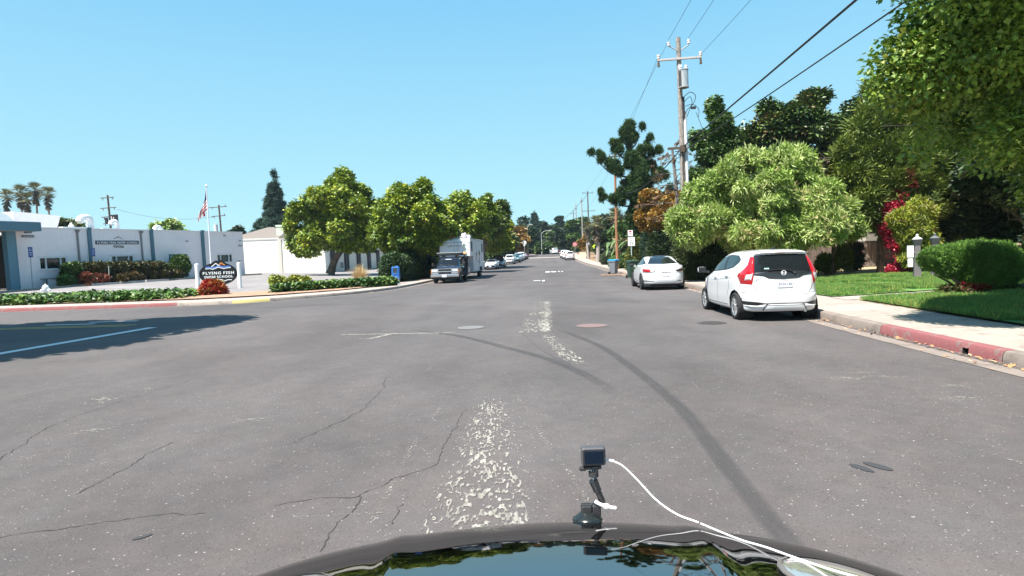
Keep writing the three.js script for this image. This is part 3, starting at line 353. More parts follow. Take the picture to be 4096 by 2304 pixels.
  P(b, 'soffit', [bx(11.7, 0.06, 3.2, -8.1, 4.42, -0.08)], M(0.5, 0.42, 0.32, 0.8)); P(b, 'canopy_roof', bx(11.8, 0.08, 3.3, -8.1, 5.0, -0.1), M(0.7, 0.7, 0.72, 0.7));
  P(b, 'entrance_column', [bx(0.55, 5.6, 0.5, -3.45, 1.6, 0.2), bx(0.12, 5.6, 0.3, -3.05, 1.6, 0.14)], M(0.1, 0.22, 0.29, 0.6));
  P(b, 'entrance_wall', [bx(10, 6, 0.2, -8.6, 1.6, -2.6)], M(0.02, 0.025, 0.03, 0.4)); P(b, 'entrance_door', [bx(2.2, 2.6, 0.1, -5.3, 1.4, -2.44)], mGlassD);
  // roof vents
  const vent = (u, w, r, h) => P(b, 'roof_vent', [cy(r * 0.8, r * 0.8, h, u, 4.4, w), new THREE.SphereGeometry(r, 18, 8, 0, 6.3, 0, 1.57).scale(1, 0.55, 1).translate(u, 4.4 + h, w)], mMetalW);
  vent(-1.4, -1.1, 0.42, 0.35); vent(-0.6, -1.3, 0.42, 0.22); vent(1.8, -1.0, 0.42, 0.22); vent(4.7, -1.0, 0.36, 0.22); vent(5.4, -1.4, 0.36, 0.1); vent(8.4, -1.0, 0.4, 0.18); vent(11.5, -1.0, 0.42, 0.2); vent(14.4, -1.2, 0.3, 0.15);
  P(b, 'mushroom_vent', [cy(0.14, 0.14, 0.5, 2.15, 4.4, -1.2), sp(0.2, 2.15, 4.98, -1.2, 1, 0.8, 1), sp(0.1, 2.15, 5.16, -1.2)], mMetalW);
  const elbow = (u, w, R, top, dir) => P(b, 'duct', [tubeR(curve([[u, 4.3, w], [u, top - R * 1.1, w], [u + dir * R * 0.25, top - R * 0.2, w], [u + dir * R * 1.0, top, w], [u + dir * R * 1.9, top - R * 0.3, w], [u + dir * R * 2.3, top - R * 1.0, w]], 16), R * 0.72, 14), cy(R * 0.9, R * 0.9, 0.12, u, 4.4, w)], mMetalW);
  elbow(3.75, -1.2, 0.4, 5.75, -1); elbow(6.2, -1.2, 0.27, 5.5, -1); elbow(10.0, -1.2, 0.3, 5.1, 1);
  P(b, 'roof_curb', [bx(2.6, 0.12, 0.5, 2.3, 4.82, -0.8), bx(1.6, 0.1, 0.4, 5.2, 4.8, -0.8)], mMetalW);
  // pool hall volume and barrel skylight on the roof behind
  P(b, 'upper_hall', [(() => { const s = new THREE.Shape(); s.moveTo(4.6, 4.3); s.lineTo(8.0, 4.3); s.lineTo(8.85, 6.72); s.lineTo(5.3, 6.95); s.lineTo(4.6, 6.95); return new THREE.ExtrudeGeometry(s, { depth: 5, bevelEnabled: false }).translate(0, 0, -17); })()], mStucco);
  P(b, 'barrel_skylight', [new THREE.CylinderGeometry(1.5, 1.5, 5, 24, 1, false, 0, Math.PI).rotateZ(Math.PI / 2).rotateY(Math.PI / 2).scale(1, 0.9, 1).translate(3.1, 5.5, -14.2), bx(3.2, 1.2, 5, 3.1, 4.9, -14.2)], M(0.6, 0.66, 0.68, 0.25));
  // lettering on the wall
  const nameT = canvasTex(1024, 96, (g, w, h) => { g.fillStyle = '#18222e'; g.fillRect(0, 0, w, h); g.fillStyle = '#e9ecf2'; g.font = 'bold 84px sans-serif'; g.textAlign = 'center'; g.textBaseline = 'middle'; g.save(); g.translate(w / 2, h / 2 + 4); const m = g.measureText('FLYING FISH SWIM SCHOOL').width; g.scale((w - 30) / m, 1); g.fillText('FLYING FISH SWIM SCHOOL', 0, 0); g.restore(); });
  const board = (u, v, w, h, t, d = 0.04) => { const m = P(b, 'sign_board', bx(w, h, d, u, v, d / 2 + 0.002), mBlack); P(m, 'lettering', new THREE.PlaneGeometry(w * 0.985, h * 0.96).translate(u, v, d + 0.005), new THREE.MeshStandardMaterial({ map: t, roughness: 0.6 })); };
  board(5.16, 3.57, 4.0, 0.32, nameT);
  board(-1.97, 4.43, 0.5, 0.28, canvasTex(256, 128, (g, w, h) => { g.fillStyle = '#2b3a47'; g.fillRect(0, 0, w, h); g.fillStyle = '#dfe6ec'; g.font = 'bold 96px sans-serif'; g.textAlign = 'center'; g.textBaseline = 'middle'; g.fillText('7200', w / 2, h / 2 + 6); }));
  board(-2.0, 4.04, 0.86, 0.16, canvasTex(512, 96, (g, w, h) => { g.fillStyle = '#30363d'; g.fillRect(0, 0, w, h); g.strokeStyle = '#dfe3ea'; g.lineWidth = 9; g.beginPath(); for (let i = 0; i < 60; i++) g.lineTo(24 + i * 8, 52 + 22 * Math.sin(i * 1.9) * (0.6 + 0.4 * Math.sin(i * 0.7))); g.stroke(); }));
  const wave = (pts, r, m) => P(b, 'emblem', tubeR(curve(pts, 24), r, 6), m);
  wave([[4.85, 3.88, 0.02], [5.0, 3.98, 0.02], [5.15, 4.06, 0.02], [5.25, 3.98, 0.02], [5.38, 4.04, 0.02], [5.5, 3.95, 0.02], [5.6, 3.88, 0.02]], 0.022, M(0.2, 0.24, 0.32)); wave([[5.15, 4.06, 0.02], [5.24, 4.1, 0.02], [5.33, 4.06, 0.02]], 0.02, M(0.5, 0.25, 0.15));
  wave([[4.74, 3.22, 0.02], [4.9, 3.3, 0.02], [5.1, 3.22, 0.02], [5.25, 3.14, 0.02], [5.45, 3.2, 0.02], [5.55, 3.28, 0.02], [5.68, 3.2, 0.02]], 0.028, mBlack); wave([[4.74, 3.22, 0.02], [4.95, 3.14, 0.02], [5.15, 3.24, 0.02], [5.3, 3.3, 0.02], [5.5, 3.12, 0.02], [5.68, 3.14, 0.02]], 0.028, mBlack);
  for (const [u, v] of [[17.32, 4.3], [19.5, 3.75], [19.35, 3.2], [19.6, 3.2], [19.2, 1.5], [12.4, 3.7]]) P(b, 'wall_lamp', bx(0.22, 0.08, 0.14, u, v, 0.07), M(0.14, 0.14, 0.16));
}
// accessible parking signs: blue plates on thin posts
for (const [u, v0, v1, lab] of [[-2.58, 2.42, 3.2, 'tall blue accessible parking sign before the left end of the white wall'], [2.16, 2.38, 3.06, 'blue accessible parking sign beside the second downspout']]) {
  const p = bl(u, 0, 0.9), t = T('parking_sign', lab, 'sign', p, 76.6 * D2R);
  P(t, 'post', cy(0.03, 0.03, v1, 0, 0, 0, 8), mGrey);
  P(t, 'plate', rb(0.31, v1 - v0, 0.02, 0, (v0 + v1) / 2, 0.045, 0.01), M(0.02, 0.06, 0.28, 0.5));
  P(t, 'symbol', new THREE.PlaneGeometry(0.27, (v1 - v0) * 0.94).translate(0, (v0 + v1) / 2, 0.058), new THREE.MeshStandardMaterial({ roughness: 0.5, map: canvasTex(96, 256, (g, w, h) => { g.fillStyle = '#17407f'; g.fillRect(0, 0, w, h); g.strokeStyle = '#dfe8f6'; g.fillStyle = '#dfe8f6'; g.lineWidth = 8; g.beginPath(); g.arc(44, 26, 8, 0, 7); g.fill(); g.beginPath(); g.moveTo(44, 38); g.lineTo(46, 66); g.lineTo(68, 66); g.lineTo(78, 94); g.stroke(); g.beginPath(); g.arc(44, 78, 24, -2.2, 2.0, true); g.stroke(); g.fillRect(16, 130, 64, 8); g.fillRect(22, 150, 52, 8); g.fillRect(16, 190, 64, 6); g.fillRect(24, 206, 48, 6); }) }));
}
{ const t = T('parking_post', 'thin grey post standing in the red shrub before the long hedge', 'post', bl(2.35, 0, 2.3)); P(t, 'pole', cy(0.035, 0.03, 1.5, 0, 0, 0, 8), M(0.4, 0.42, 0.38)); P(t, 'cap', sp(0.04, 0, 1.5, 0), mGrey); }
{ const t = T('utility_cabinet', 'low grey equipment box against the white wall left of the shrubs', 'cabinet', bl(-1.25, 0.02, 1.0), 76.6 * D2R); P(t, 'body', rb(1.0, 0.62, 0.6, 0, 0.36, 0, 0.03), M(0.33, 0.36, 0.4, 0.6)); P(t, 'frame', [bx(1.25, 0.06, 0.7, 0, 0.72, 0), bx(0.06, 0.72, 0.06, -0.59, 0.36, 0.3), bx(0.06, 0.72, 0.06, 0.59, 0.36, 0.3)], M(0.06, 0.065, 0.07)); P(t, 'door', bx(0.42, 0.5, 0.01, 0.2, 0.36, 0.306), M(0.4, 0.43, 0.47, 0.5)); }
{ let k = 0; for (const [u0, u1, l] of [[0.62, 2.84, 'concrete wheel stop nearest the left, before the red shrub'], [3.0, 5.25, 'concrete wheel stop before the middle red shrub'], [5.4, 7.64, 'concrete wheel stop at the right end of its row']]) { const c = bl((u0 + u1) / 2, -0.12, 2.6), t = T('wheel_stop', l, 'wheel stop', [c[0], hL(c[0], c[2]) + 0.01, c[2]], 76.6 * D2R, 'wheel stops along the planter'); const s = new THREE.Shape(); s.moveTo(-0.1, 0); s.lineTo(0.1, 0); s.lineTo(0.07, 0.16); s.lineTo(-0.07, 0.16); const L = u1 - u0; P(t, 'block', new THREE.ExtrudeGeometry(s, { depth: L, bevelEnabled: true, bevelSize: 0.01, bevelThickness: 0.01, bevelSegments: 1 }).translate(0, 0, -L / 2).rotateY(Math.PI / 2), M(0.42, 0.39, 0.36, 0.9)); for (const q of [-0.35, 0.35]) P(t, 'pin', cy(0.02, 0.02, 0.172, L * q, 0, 0, 8), mGrey); } }
S('planter_edge', [(() => { const q = []; for (let u = -6; u < 20; u += 1) { const a = bl(u, 0, 2.2), b = bl(u + 1, 0, 2.2); const y = hL(a[0], a[2]); q.push(bx(1.02, 0.3, 0.16).rotateY(76.6 * D2R).translate((a[0] + b[0]) / 2, y + 0.0, (a[2] + b[2]) / 2)); } return merge(q); })()], mConcrete);
// ---------------------------------------------------------------- cream neighbour with garages
{
  const b = T('cream_building', 'cream block building with garage bays beside the swim school', 'building'); const y0 = 0.2;
  const wall = (x0, z0, x1, z1, h) => { const L = Math.hypot(x1 - x0, z1 - z0); return bx(L, h, 0.3).rotateY(-Math.atan2(z1 - z0, x1 - x0)).translate((x0 + x1) / 2, y0 + h / 2, (z0 + z1) / 2); };
  P(b, 'wall', [wall(-46, -72.0, -29.6, -73.2, 5.0), wall(-29.75, -73.3, -30.5, -81, 5.0), wall(-30.5, -81, -33.9, -123, 4.3)], mCream);
  P(b, 'coping', [bx(16.8, 0.14, 0.42).rotateY(0.073).translate(-37.9, 5.25, -72.6)], M(0.45, 0.42, 0.38, 0.8));
  P(b, 'pilaster', [bx(0.5, 5.0, 0.12).translate(-35.4, 2.7, -72.6)], M(0.5, 0.47, 0.42, 0.9));
  P(b, 'roof', [bx(17, 0.2, 50).rotateY(0.08).translate(-41.5, 4.4, -99)], M(0.3, 0.29, 0.28, 0.9));
  for (let i = 0; i < 7; i++) { const t = (i + 0.5) / 7, x = -29.9 + (-33.9 + 29.9) * t, z = -75 + (-123 + 75) * t, ry = Math.PI / 2 + 0.083;
    const d = P(b, 'garage_door', bx(5.4, 3.0, 0.1).rotateY(ry).translate(x + 0.32, 2.05, z), M(0.62, 0.58, 0.5, 0.8)); for (const [o, m] of [[-2.9, M(0.05, 0.05, 0.055, 0.7)], [2.9, M(0.05, 0.05, 0.055, 0.7)]]) P(b, 'pier', bx(0.55, 3.9, 0.5).rotateY(ry).translate(x + 0.42 + Math.cos(ry) * o, 2.3, z - Math.sin(ry) * o), m); }
  P(b, 'eave', [bx(49, 0.22, 0.8).rotateY(Math.PI / 2 + 0.083).translate(-31.4, 4.25, -99)], M(0.55, 0.53, 0.5, 0.8));
  { const s = new THREE.Shape(); s.moveTo(0, 0); s.lineTo(0.5, 0); s.lineTo(-1.4, 1.5); s.lineTo(-1.6, 1.5); P(b, 'mansard', new THREE.ExtrudeGeometry(s, { depth: 44, bevelEnabled: false }).translate(0, 0, -44).rotateY(0.083).translate(-30.6, 4.37, -80), M(0.4, 0.4, 0.4, 0.9)); }
  for (const [y, z, h] of [[1.9, -75.2, 0.5], [1.2, -75.2, 0.5], [1.6, -78.3, 0.8]]) P(b, 'meter_box', bx(0.4, h, 0.2, -29.35, y, z), mGrey);
}
// hipped roofs of houses behind, with chimneys
{
  const hip = (name, label, x, z, w, d, ey, rh, ry, m) => { const t = T(name, label, 'house', [x, 0, z], ry); P(t, 'wall', bx(w - 0.8, ey, d - 0.8, 0, ey / 2, 0), M(0.5, 0.46, 0.38, 0.9)); const r = Math.min(w, d) / 2, a = w / 2, c = d / 2, q = a - r; const v = [[-a, ey, c], [a, ey, c], [a, ey, -c], [-a, ey, -c], [-q, ey + rh, 0], [q, ey + rh, 0]], f = [[0, 1, 5], [0, 5, 4], [1, 2, 5], [2, 3, 4], [2, 4, 5], [3, 0, 4], [0, 3, 2], [0, 2, 1]]; const pos = []; for (const k of f) for (const i of k) pos.push(...v[i]); const g = new THREE.BufferGeometry(); g.setAttribute('position', new THREE.Float32BufferAttribute(pos, 3)); g.computeVertexNormals(); P(t, 'roof', g, m); P(t, 'window', [bx(1.2, 1.1, 0.1, -w * 0.2, ey - 1.3, d / 2 - 0.38), bx(1.2, 1.1, 0.1, w * 0.2, ey - 1.3, d / 2 - 0.38)], mGlassD); P(t, 'fascia', [bx(w + 0.1, 0.2, 0.12, 0, ey - 0.06, d / 2 + 0.02)], M(0.6, 0.58, 0.55)); return t; };
  const rm = new THREE.MeshStandardMaterial({ color: lin(0.17, 0.145, 0.125), roughness: 0.95, bumpMap: stuccoB, bumpScale: 0.05 });
  const h = hip('house', 'house with brown hipped roof and two chimneys behind the cream building', -47.2, -94, 11, 10, 6.3, 2.1, 0.1, rm);
  P(h, 'chimney', [bx(1.1, 2.6, 1.0, 2.9, 7.0, 3.4), bx(1.25, 0.3, 1.15, 2.9, 8.3, 3.4)], M(0.5, 0.58, 0.45, 0.9)).userData.label = 'pale green chimney'; P(h, 'chimney', [bx(0.9, 2.2, 0.9, 4.25, 6.9, 3.4), bx(1.05, 0.3, 1.05, 4.25, 7.9, 3.4)], M(0.35, 0.15, 0.08, 0.9)).userData.label = 'orange brick chimney';
  P(h, 'gable', (() => { const s = new THREE.Shape(); s.moveTo(-1.3, 0); s.lineTo(1.3, 0); s.lineTo(0, 1.1); return new THREE.ExtrudeGeometry(s, { depth: 3, bevelEnabled: false }).translate(4.4, 6.3, 2.2); })(), rm);
  hip('house', 'white house half hidden behind the big maple on the right', 23.5, -43, 12, 9, 7.4, 2.4, 0.2, M(0.6, 0.6, 0.6, 0.8));
}
// ---------------------------------------------------------------- roadside sign of the swim school, flag, hydrant, news box
{
  const L = [-23.05, 0, -36.0], R = [-21.05, 0, -37.0]; const cx = (L[0] + R[0]) / 2, cz = (L[2] + R[2]) / 2, ry = -Math.atan2(R[2] - L[2], R[0] - L[0]);
  const t = T('swim_school_sign', 'black oval swim school sign held between two white posts', 'sign', [cx, 0.1, cz], ry); const w = Math.hypot(R[0] - L[0], R[2] - L[2]);
  for (const s of [-1, 1]) P(t, 'post', [cy(0.125, 0.125, 1.92, s * (w / 2 + 0.12), -0.1, 0, 18), sp(0.125, s * (w / 2 + 0.12), 1.82, 0, 1, 0.35, 1)], mWhite);
  const ow = 1.12, oh = 0.74, oc = 1.15; const sh = new THREE.Shape(); const N = 72; for (let i = 0; i < N; i++) { const a = i / N * 2 * Math.PI; let x = Math.cos(a) * ow, y = Math.sin(a) * oh; if (y > oh * 0.75) { const b1 = Math.max(0, 1 - Math.abs(x + 0.12) / 0.26) * 0.16, b2 = Math.max(0, 1 - Math.abs(x - 0.22) / 0.26) * 0.2; y += Math.max(b1, b2); } i ? sh.lineTo(x, y) : sh.moveTo(x, y); }
  P(t, 'board', new THREE.ExtrudeGeometry(sh, { depth: 0.08, bevelEnabled: true, bevelSize: 0.01, bevelThickness: 0.01, bevelSegments: 2 }).translate(0, oc, -0.04), M(0.012, 0.013, 0.018, 0.35));
  const ct = canvasTex(1024, 768, (g, W, H) => { g.fillStyle = '#0e0f14'; g.fillRect(0, 0, W, H); g.fillStyle = '#f2f2ee'; g.textAlign = 'center'; const fit = (s, y, px, wd) => { g.save(); g.font = 'bold ' + px + 'px sans-serif'; const m = g.measureText(s).width; g.translate(W / 2, y); g.scale(wd / m, 1); g.fillText(s, 0, 0); g.restore(); }; fit('FLYING FISH', 430, 118, 880); fit('SWIM SCHOOL', 545, 100, 800);
    const wv = (pts, lw, c) => { g.strokeStyle = c; g.lineWidth = lw; g.lineJoin = 'round'; g.beginPath(); pts.forEach((p, i) => i ? g.lineTo(...p) : g.moveTo(...p)); g.stroke(); };
    wv([[170, 205], [270, 200], [350, 225], [430, 205], [512, 165], [600, 190], [680, 215], [760, 190], [850, 195]], 44, '#5f82c9'); wv([[160, 250], [270, 240], [360, 268], [440, 240], [512, 205], [590, 230], [670, 258], [750, 235], [860, 228]], 22, '#f2f2ee'); wv([[330, 190], [450, 82], [550, 165]], 26, '#f2f2ee'); wv([[540, 130], [600, 66], [700, 150]], 26, '#e39a56'); wv([[570, 150], [610, 115], [650, 150]], 18, '#a03a34'); wv([[180, 640], [290, 612], [380, 650], [460, 620], [520, 590], [600, 610], [680, 648], [760, 612], [870, 618]], 24, '#f2f2ee'); });
  P(t, 'lettering', (() => { const g = new THREE.ShapeGeometry(sh, 4); const p = g.attributes.position, u = g.attributes.uv; for (let i = 0; i < p.count; i++) u.setXY(i, (p.getX(i) + ow) / (2 * ow), (p.getY(i) + oh) / (2 * oh) * 0.915 + 0.0); return g.scale(0.985, 0.985, 1).translate(0, oc, 0.054); })(), new THREE.MeshStandardMaterial({ map: ct, roughness: 0.45 }));
  P(t, 'bracket', [bx(0.2, 0.06, 0.05, -w / 2 + 0.06, 1.15, 0), bx(0.2, 0.06, 0.05, w / 2 - 0.06, 1.15, 0)], mGrey);
}
{ // flag
  const t = T('flagpole', 'white pole behind the oval sign with a hanging striped flag', 'flagpole', [-27.9, 0.4, -45.2]);
  P(t, 'pole', [cy(0.06, 0.035, 7.9, 0, 0, 0, 12)], M(0.7, 0.7, 0.72, 0.4)); P(t, 'finial', sp(0.1, 0, 7.95, 0), mWhite); P(t, 'base', cy(0.2, 0.14, 0.2, 0, 0, 0), mGrey);
  const ft = canvasTex(760, 400, (g, W, H) => { for (let i = 0; i < 13; i++) { g.fillStyle = i % 2 ? '#f4f2ee' : '#b3202c'; g.fillRect(0, i * H / 13, W, H / 13 + 1); } g.fillStyle = '#242a5c'; g.fillRect(0, 0, W * 0.4, H * 7 / 13); g.fillStyle = '#f4f2ee'; for (let r = 0; r < 9; r++) for (let c = 0; c < (r % 2 ? 5 : 6); c++) { const x = W * 0.4 * ((c + (r % 2 ? 1 : 0.5)) / 6), y = H * 7 / 13 * ((r + 0.75) / 9.5); g.beginPath(); for (let k = 0; k < 10; k++) { const a = -Math.PI / 2 + k * Math.PI / 5, q = k % 2 ? 3.8 : 9; g.lineTo(x + q * Math.cos(a), y + q * Math.sin(a)); } g.fill(); } });
  // cloth hangs from the hoist: fly end drops down in folds
  P(t, 'flag', grid(48, 30, (a, b) => { const hoist = b * 1.7; const fall = a * 2.45, out = 0.85 * Math.sin(Math.min(1, a * 1.15) * 1.6) * (0.35 + 0.65 * b + 0.1 * a); const y = 7.75 - hoist * (1 - 0.1 * a) - fall * 0.86 * (1 - 0.42 * b); const x = -0.04 - out * (0.55 + 0.5 * Math.sin(b * 2.2)); const zf = 0.10 * a * Math.sin(b * 10 + a * 3) + 0.06 * a * Math.sin(b * 23 + 1); return [x + 0.05 * a * Math.sin(b * 14), y, zf]; }, (a, b) => [a, 1 - b]), new THREE.MeshPhysicalMaterial({ map: ft, roughness: 0.9, side: THREE.DoubleSide, transmission: 0.3, thickness: 0 }));
}
{ const t = T('fire_hydrant', 'white fire hydrant behind the long ivy strip', 'fire hydrant', [-30.6, 0.22, -32.6]); P(t, 'barrel', [cy(0.13, 0.12, 0.62, 0, 0, 0, 16), cy(0.2, 0.2, 0.05, 0, 0.02, 0, 16), cy(0.18, 0.18, 0.05, 0, 0.55, 0, 16)], mWhite); P(t, 'cap', [sp(0.17, 0, 0.6, 0, 1, 0.9, 1), cy(0.04, 0.04, 0.08, 0, 0.74, 0, 6)], mWhite); for (const [x, z] of [[0.2, 0], [-0.2, 0], [0, 0.2]]) P(t, 'outlet', [bar([x * 0.4, 0.42, z * 0.4], [x * 1.2, 0.42, z * 1.2], 0.075, 0.075, 12), sp(0.09, x * 1.2, 0.42, z * 1.2, 1, 1, 1)], mWhite); }
{ const t = T('news_box', 'blue newspaper box at the kerb before the dark hedge', 'newspaper box', [-10.75, 0.157, -38.6], 0.05); const mB = M(0.015, 0.13, 0.42, 0.4); P(t, 'case', [rb(0.5, 0.85, 0.42, 0, 0.72, 0, 0.03), bx(0.4, 0.32, 0.34, 0, 0.16, 0), bx(0.48, 0.04, 0.42, 0, 0.02, 0)], mB); P(t, 'window', rb(0.3, 0.34, 0.03, 0, 0.9, 0.205, 0.02), M(0.03, 0.035, 0.045, 0.5)); P(t, 'window_frame', [bx(0.36, 0.03, 0.03, 0, 1.085, 0.212), bx(0.36, 0.03, 0.03, 0, 0.715, 0.212), bx(0.03, 0.34, 0.03, -0.165, 0.9, 0.212), bx(0.03, 0.34, 0.03, 0.165, 0.9, 0.212)], M(0.02, 0.18, 0.5, 0.4)); P(t, 'handle', bx(0.16, 0.03, 0.05, 0, 0.66, 0.225), mSteel); P(t, 'coin_slot', rb(0.16, 0.12, 0.06, 0.12, 1.15, 0.16, 0.01), M(0.02, 0.16, 0.45)); P(t, 'print', new THREE.PlaneGeometry(0.38, 0.26).translate(0, 0.45, 0.213), new THREE.MeshStandardMaterial({ roughness: 0.5, map: canvasTex(128, 96, (g, w, h) => { g.fillStyle = '#1455ad'; g.fillRect(0, 0, w, h); g.strokeStyle = '#7fb2ee'; g.lineWidth = 7; g.beginPath(); g.moveTo(24, 70); g.quadraticCurveTo(50, 10, 96, 34); g.quadraticCurveTo(112, 60, 70, 78); g.stroke(); g.beginPath(); g.moveTo(30, 46); g.lineTo(88, 60); g.stroke(); }) })); }
// ---------------------------------------------------------------- planting, left side
function scatter(parent, name, n, geo, mat, pal, seed, fn, o = {}) { // fn(R) -> [x,y,z] or null
  const R = RNG(seed), q = new THREE.Object3D(), im = new THREE.InstancedMesh(geo, mat, n), col = new THREE.Color(); let i = 0, tr = 0;
  while (i < n && tr++ < n * 10) { const p = fn(R); if (!p) continue; q.position.set(p[0], p[1], p[2]); if (o.up !== undefined) q.rotation.set((R() - 0.5) * o.up, R() * 6.28, (R() - 0.5) * o.up); else q.rotation.set(R() * 6.28, R() * 6.28, R() * 6.28); q.scale.setScalar((o.s ?? 1) * (0.65 + 0.7 * R())); q.updateMatrix(); im.setMatrixAt(i, q.matrix); const f = o.pf ? o.pf(p, R) : R(); const c = pal[Math.min(pal.length - 1, Math.max(0, Math.floor(f * pal.length)))], j = 0.8 + 0.4 * R(); col.setRGB(c[0] * j, c[1] * j, c[2] * j); im.setColorAt(i, col); i++; }
  im.count = i; im.name = parent === scene ? numbered(name) : name; im.castShadow = im.receiveShadow = true; im.userData.kind = 'stuff'; parent.add(im); return im;
}
const ivyPal = [[0.03, 0.07, 0.015], [0.05, 0.12, 0.02], [0.09, 0.18, 0.03], [0.16, 0.26, 0.05]];
tag(scatter(scene, 'ivy_bed', 8500, CL.ivy, mLeafGloss, ivyPal, 4, R => { const x = -52 + R() * 34.5, z = -25.6 - R() * 3.9, b = (x > -20 ? cl((-17.4 - x) / 2.6) : 1); return R() > b ? null : [x, 0.19 + 0.22 * Math.pow(R(), 0.6) * (0.5 + 0.6 * n2(x * 1.5, z)), z]; }, { s: 1.25, up: 1.6 }), 'long bed of dark green ivy along the red kerb', 'ivy');
tag(scatter(scene, 'ivy_bed', 3000, CL.ivy, mLeafGloss, ivyPal, 6, R => { const t = R(), x = -14.6 + t * 4.3, zc = -27.9 - Math.pow(t, 1.25) * 6.6, w = R(); const z = zc - 0.6 - w * 2.6 * (0.5 + 0.5 * Math.sin(Math.PI * cl(t, 0.08, 0.98))); return [x + 0.3 * R(), 0.21 + 0.26 * Math.pow(R(), 0.6), z]; }, { s: 1.25, up: 1.6 }), 'ivy bed at the street corner in front of the dry grass', 'ivy');
function shrub(name, label, cat, pos, blobs, n, geo, mat, pal, seed, o = {}) { const t = T(name, label, cat, pos, o.ry || 0, o.group); crown(t, 'foliage', blobs, n, geo, mat, pal, seed, { gap: 0.2, ...o }); if (o.stem !== false) { const R = RNG(seed), g = []; for (let k = 0; k < (o.stems ?? 4); k++) { const b = blobs[(R() * blobs.length) | 0]; g.push(tubeR([[(R() - 0.5) * 0.2, -0.05, (R() - 0.5) * 0.2], [b[0] * 0.5, b[1] * 0.5, b[2] * 0.5], [b[0], b[1], b[2]]], q => (o.stemR ?? 0.03) * (1 - 0.7 * q), 5)); } P(t, 'stem', g, mBark); } return t; }
shrub('yellow_shrub', 'low yellow-green shrub at the back of the corner ivy', 'shrub', [-16.6, 0.25, -35.2], lumps([0, 0.3, 0], [1.6, 0.3, 0.6], 9, 0.35, 3), 500, CL.ivy, mLeaf, [[0.25, 0.3, 0.03], [0.35, 0.36, 0.05]], 3);
{ const t = T('dry_grass_clump', 'rounded clump of straw coloured ornamental grass behind the corner ivy', 'grass clump', [-13.1, 0.2, -38.0]); t.scale.setScalar(1.35); const R = RNG(4), g = []; for (let i = 0; i < 420; i++) { const a = R() * 6.28, r = Math.pow(R(), 0.6), L = 0.55 + 0.5 * R(), c = Math.cos(a), s = Math.sin(a), w = 0.012; const p = [0, 0.35, 0.7, 1].map(k => [c * (0.08 + r * 0.62 * k * (0.4 + 0.6 * k)), L * (k - 0.34 * k * k * r) * 1.15, s * (0.08 + r * 0.62 * k * (0.4 + 0.6 * k))]); g.push(grid(1, 3, (u, v) => { const q = p[Math.round(v * 3)], e = w * (1 - 0.8 * v) * (u - 0.5) * 2; return [q[0] - s * e, q[1], q[2] + c * e]; })); } P(t, 'blades', g, new THREE.MeshPhysicalMaterial({ color: lin(0.48, 0.34, 0.15), roughness: 0.9, transmission: 0.25, thickness: 0, side: THREE.DoubleSide })).userData.kind = 'stuff'; P(t, 'root', sp(0.22, 0, 0.05, 0, 1, 0.5, 1), mBark); }
shrub('flower_bush', 'orange and red leaved bush at the foot of the oval sign', 'bush', [-17.5, 0.2, -28.4], lumps([0, 0.33, 0], [0.5, 0.28, 0.45], 14, 0.24, 8), 1500, CL.small, mLeaf, [[0.16, 0.12, 0.015], [0.45, 0.2, 0.04], [0.5, 0.08, 0.03], [0.45, 0.03, 0.03], [0.55, 0.14, 0.03]], 8, { s: 1.5 });
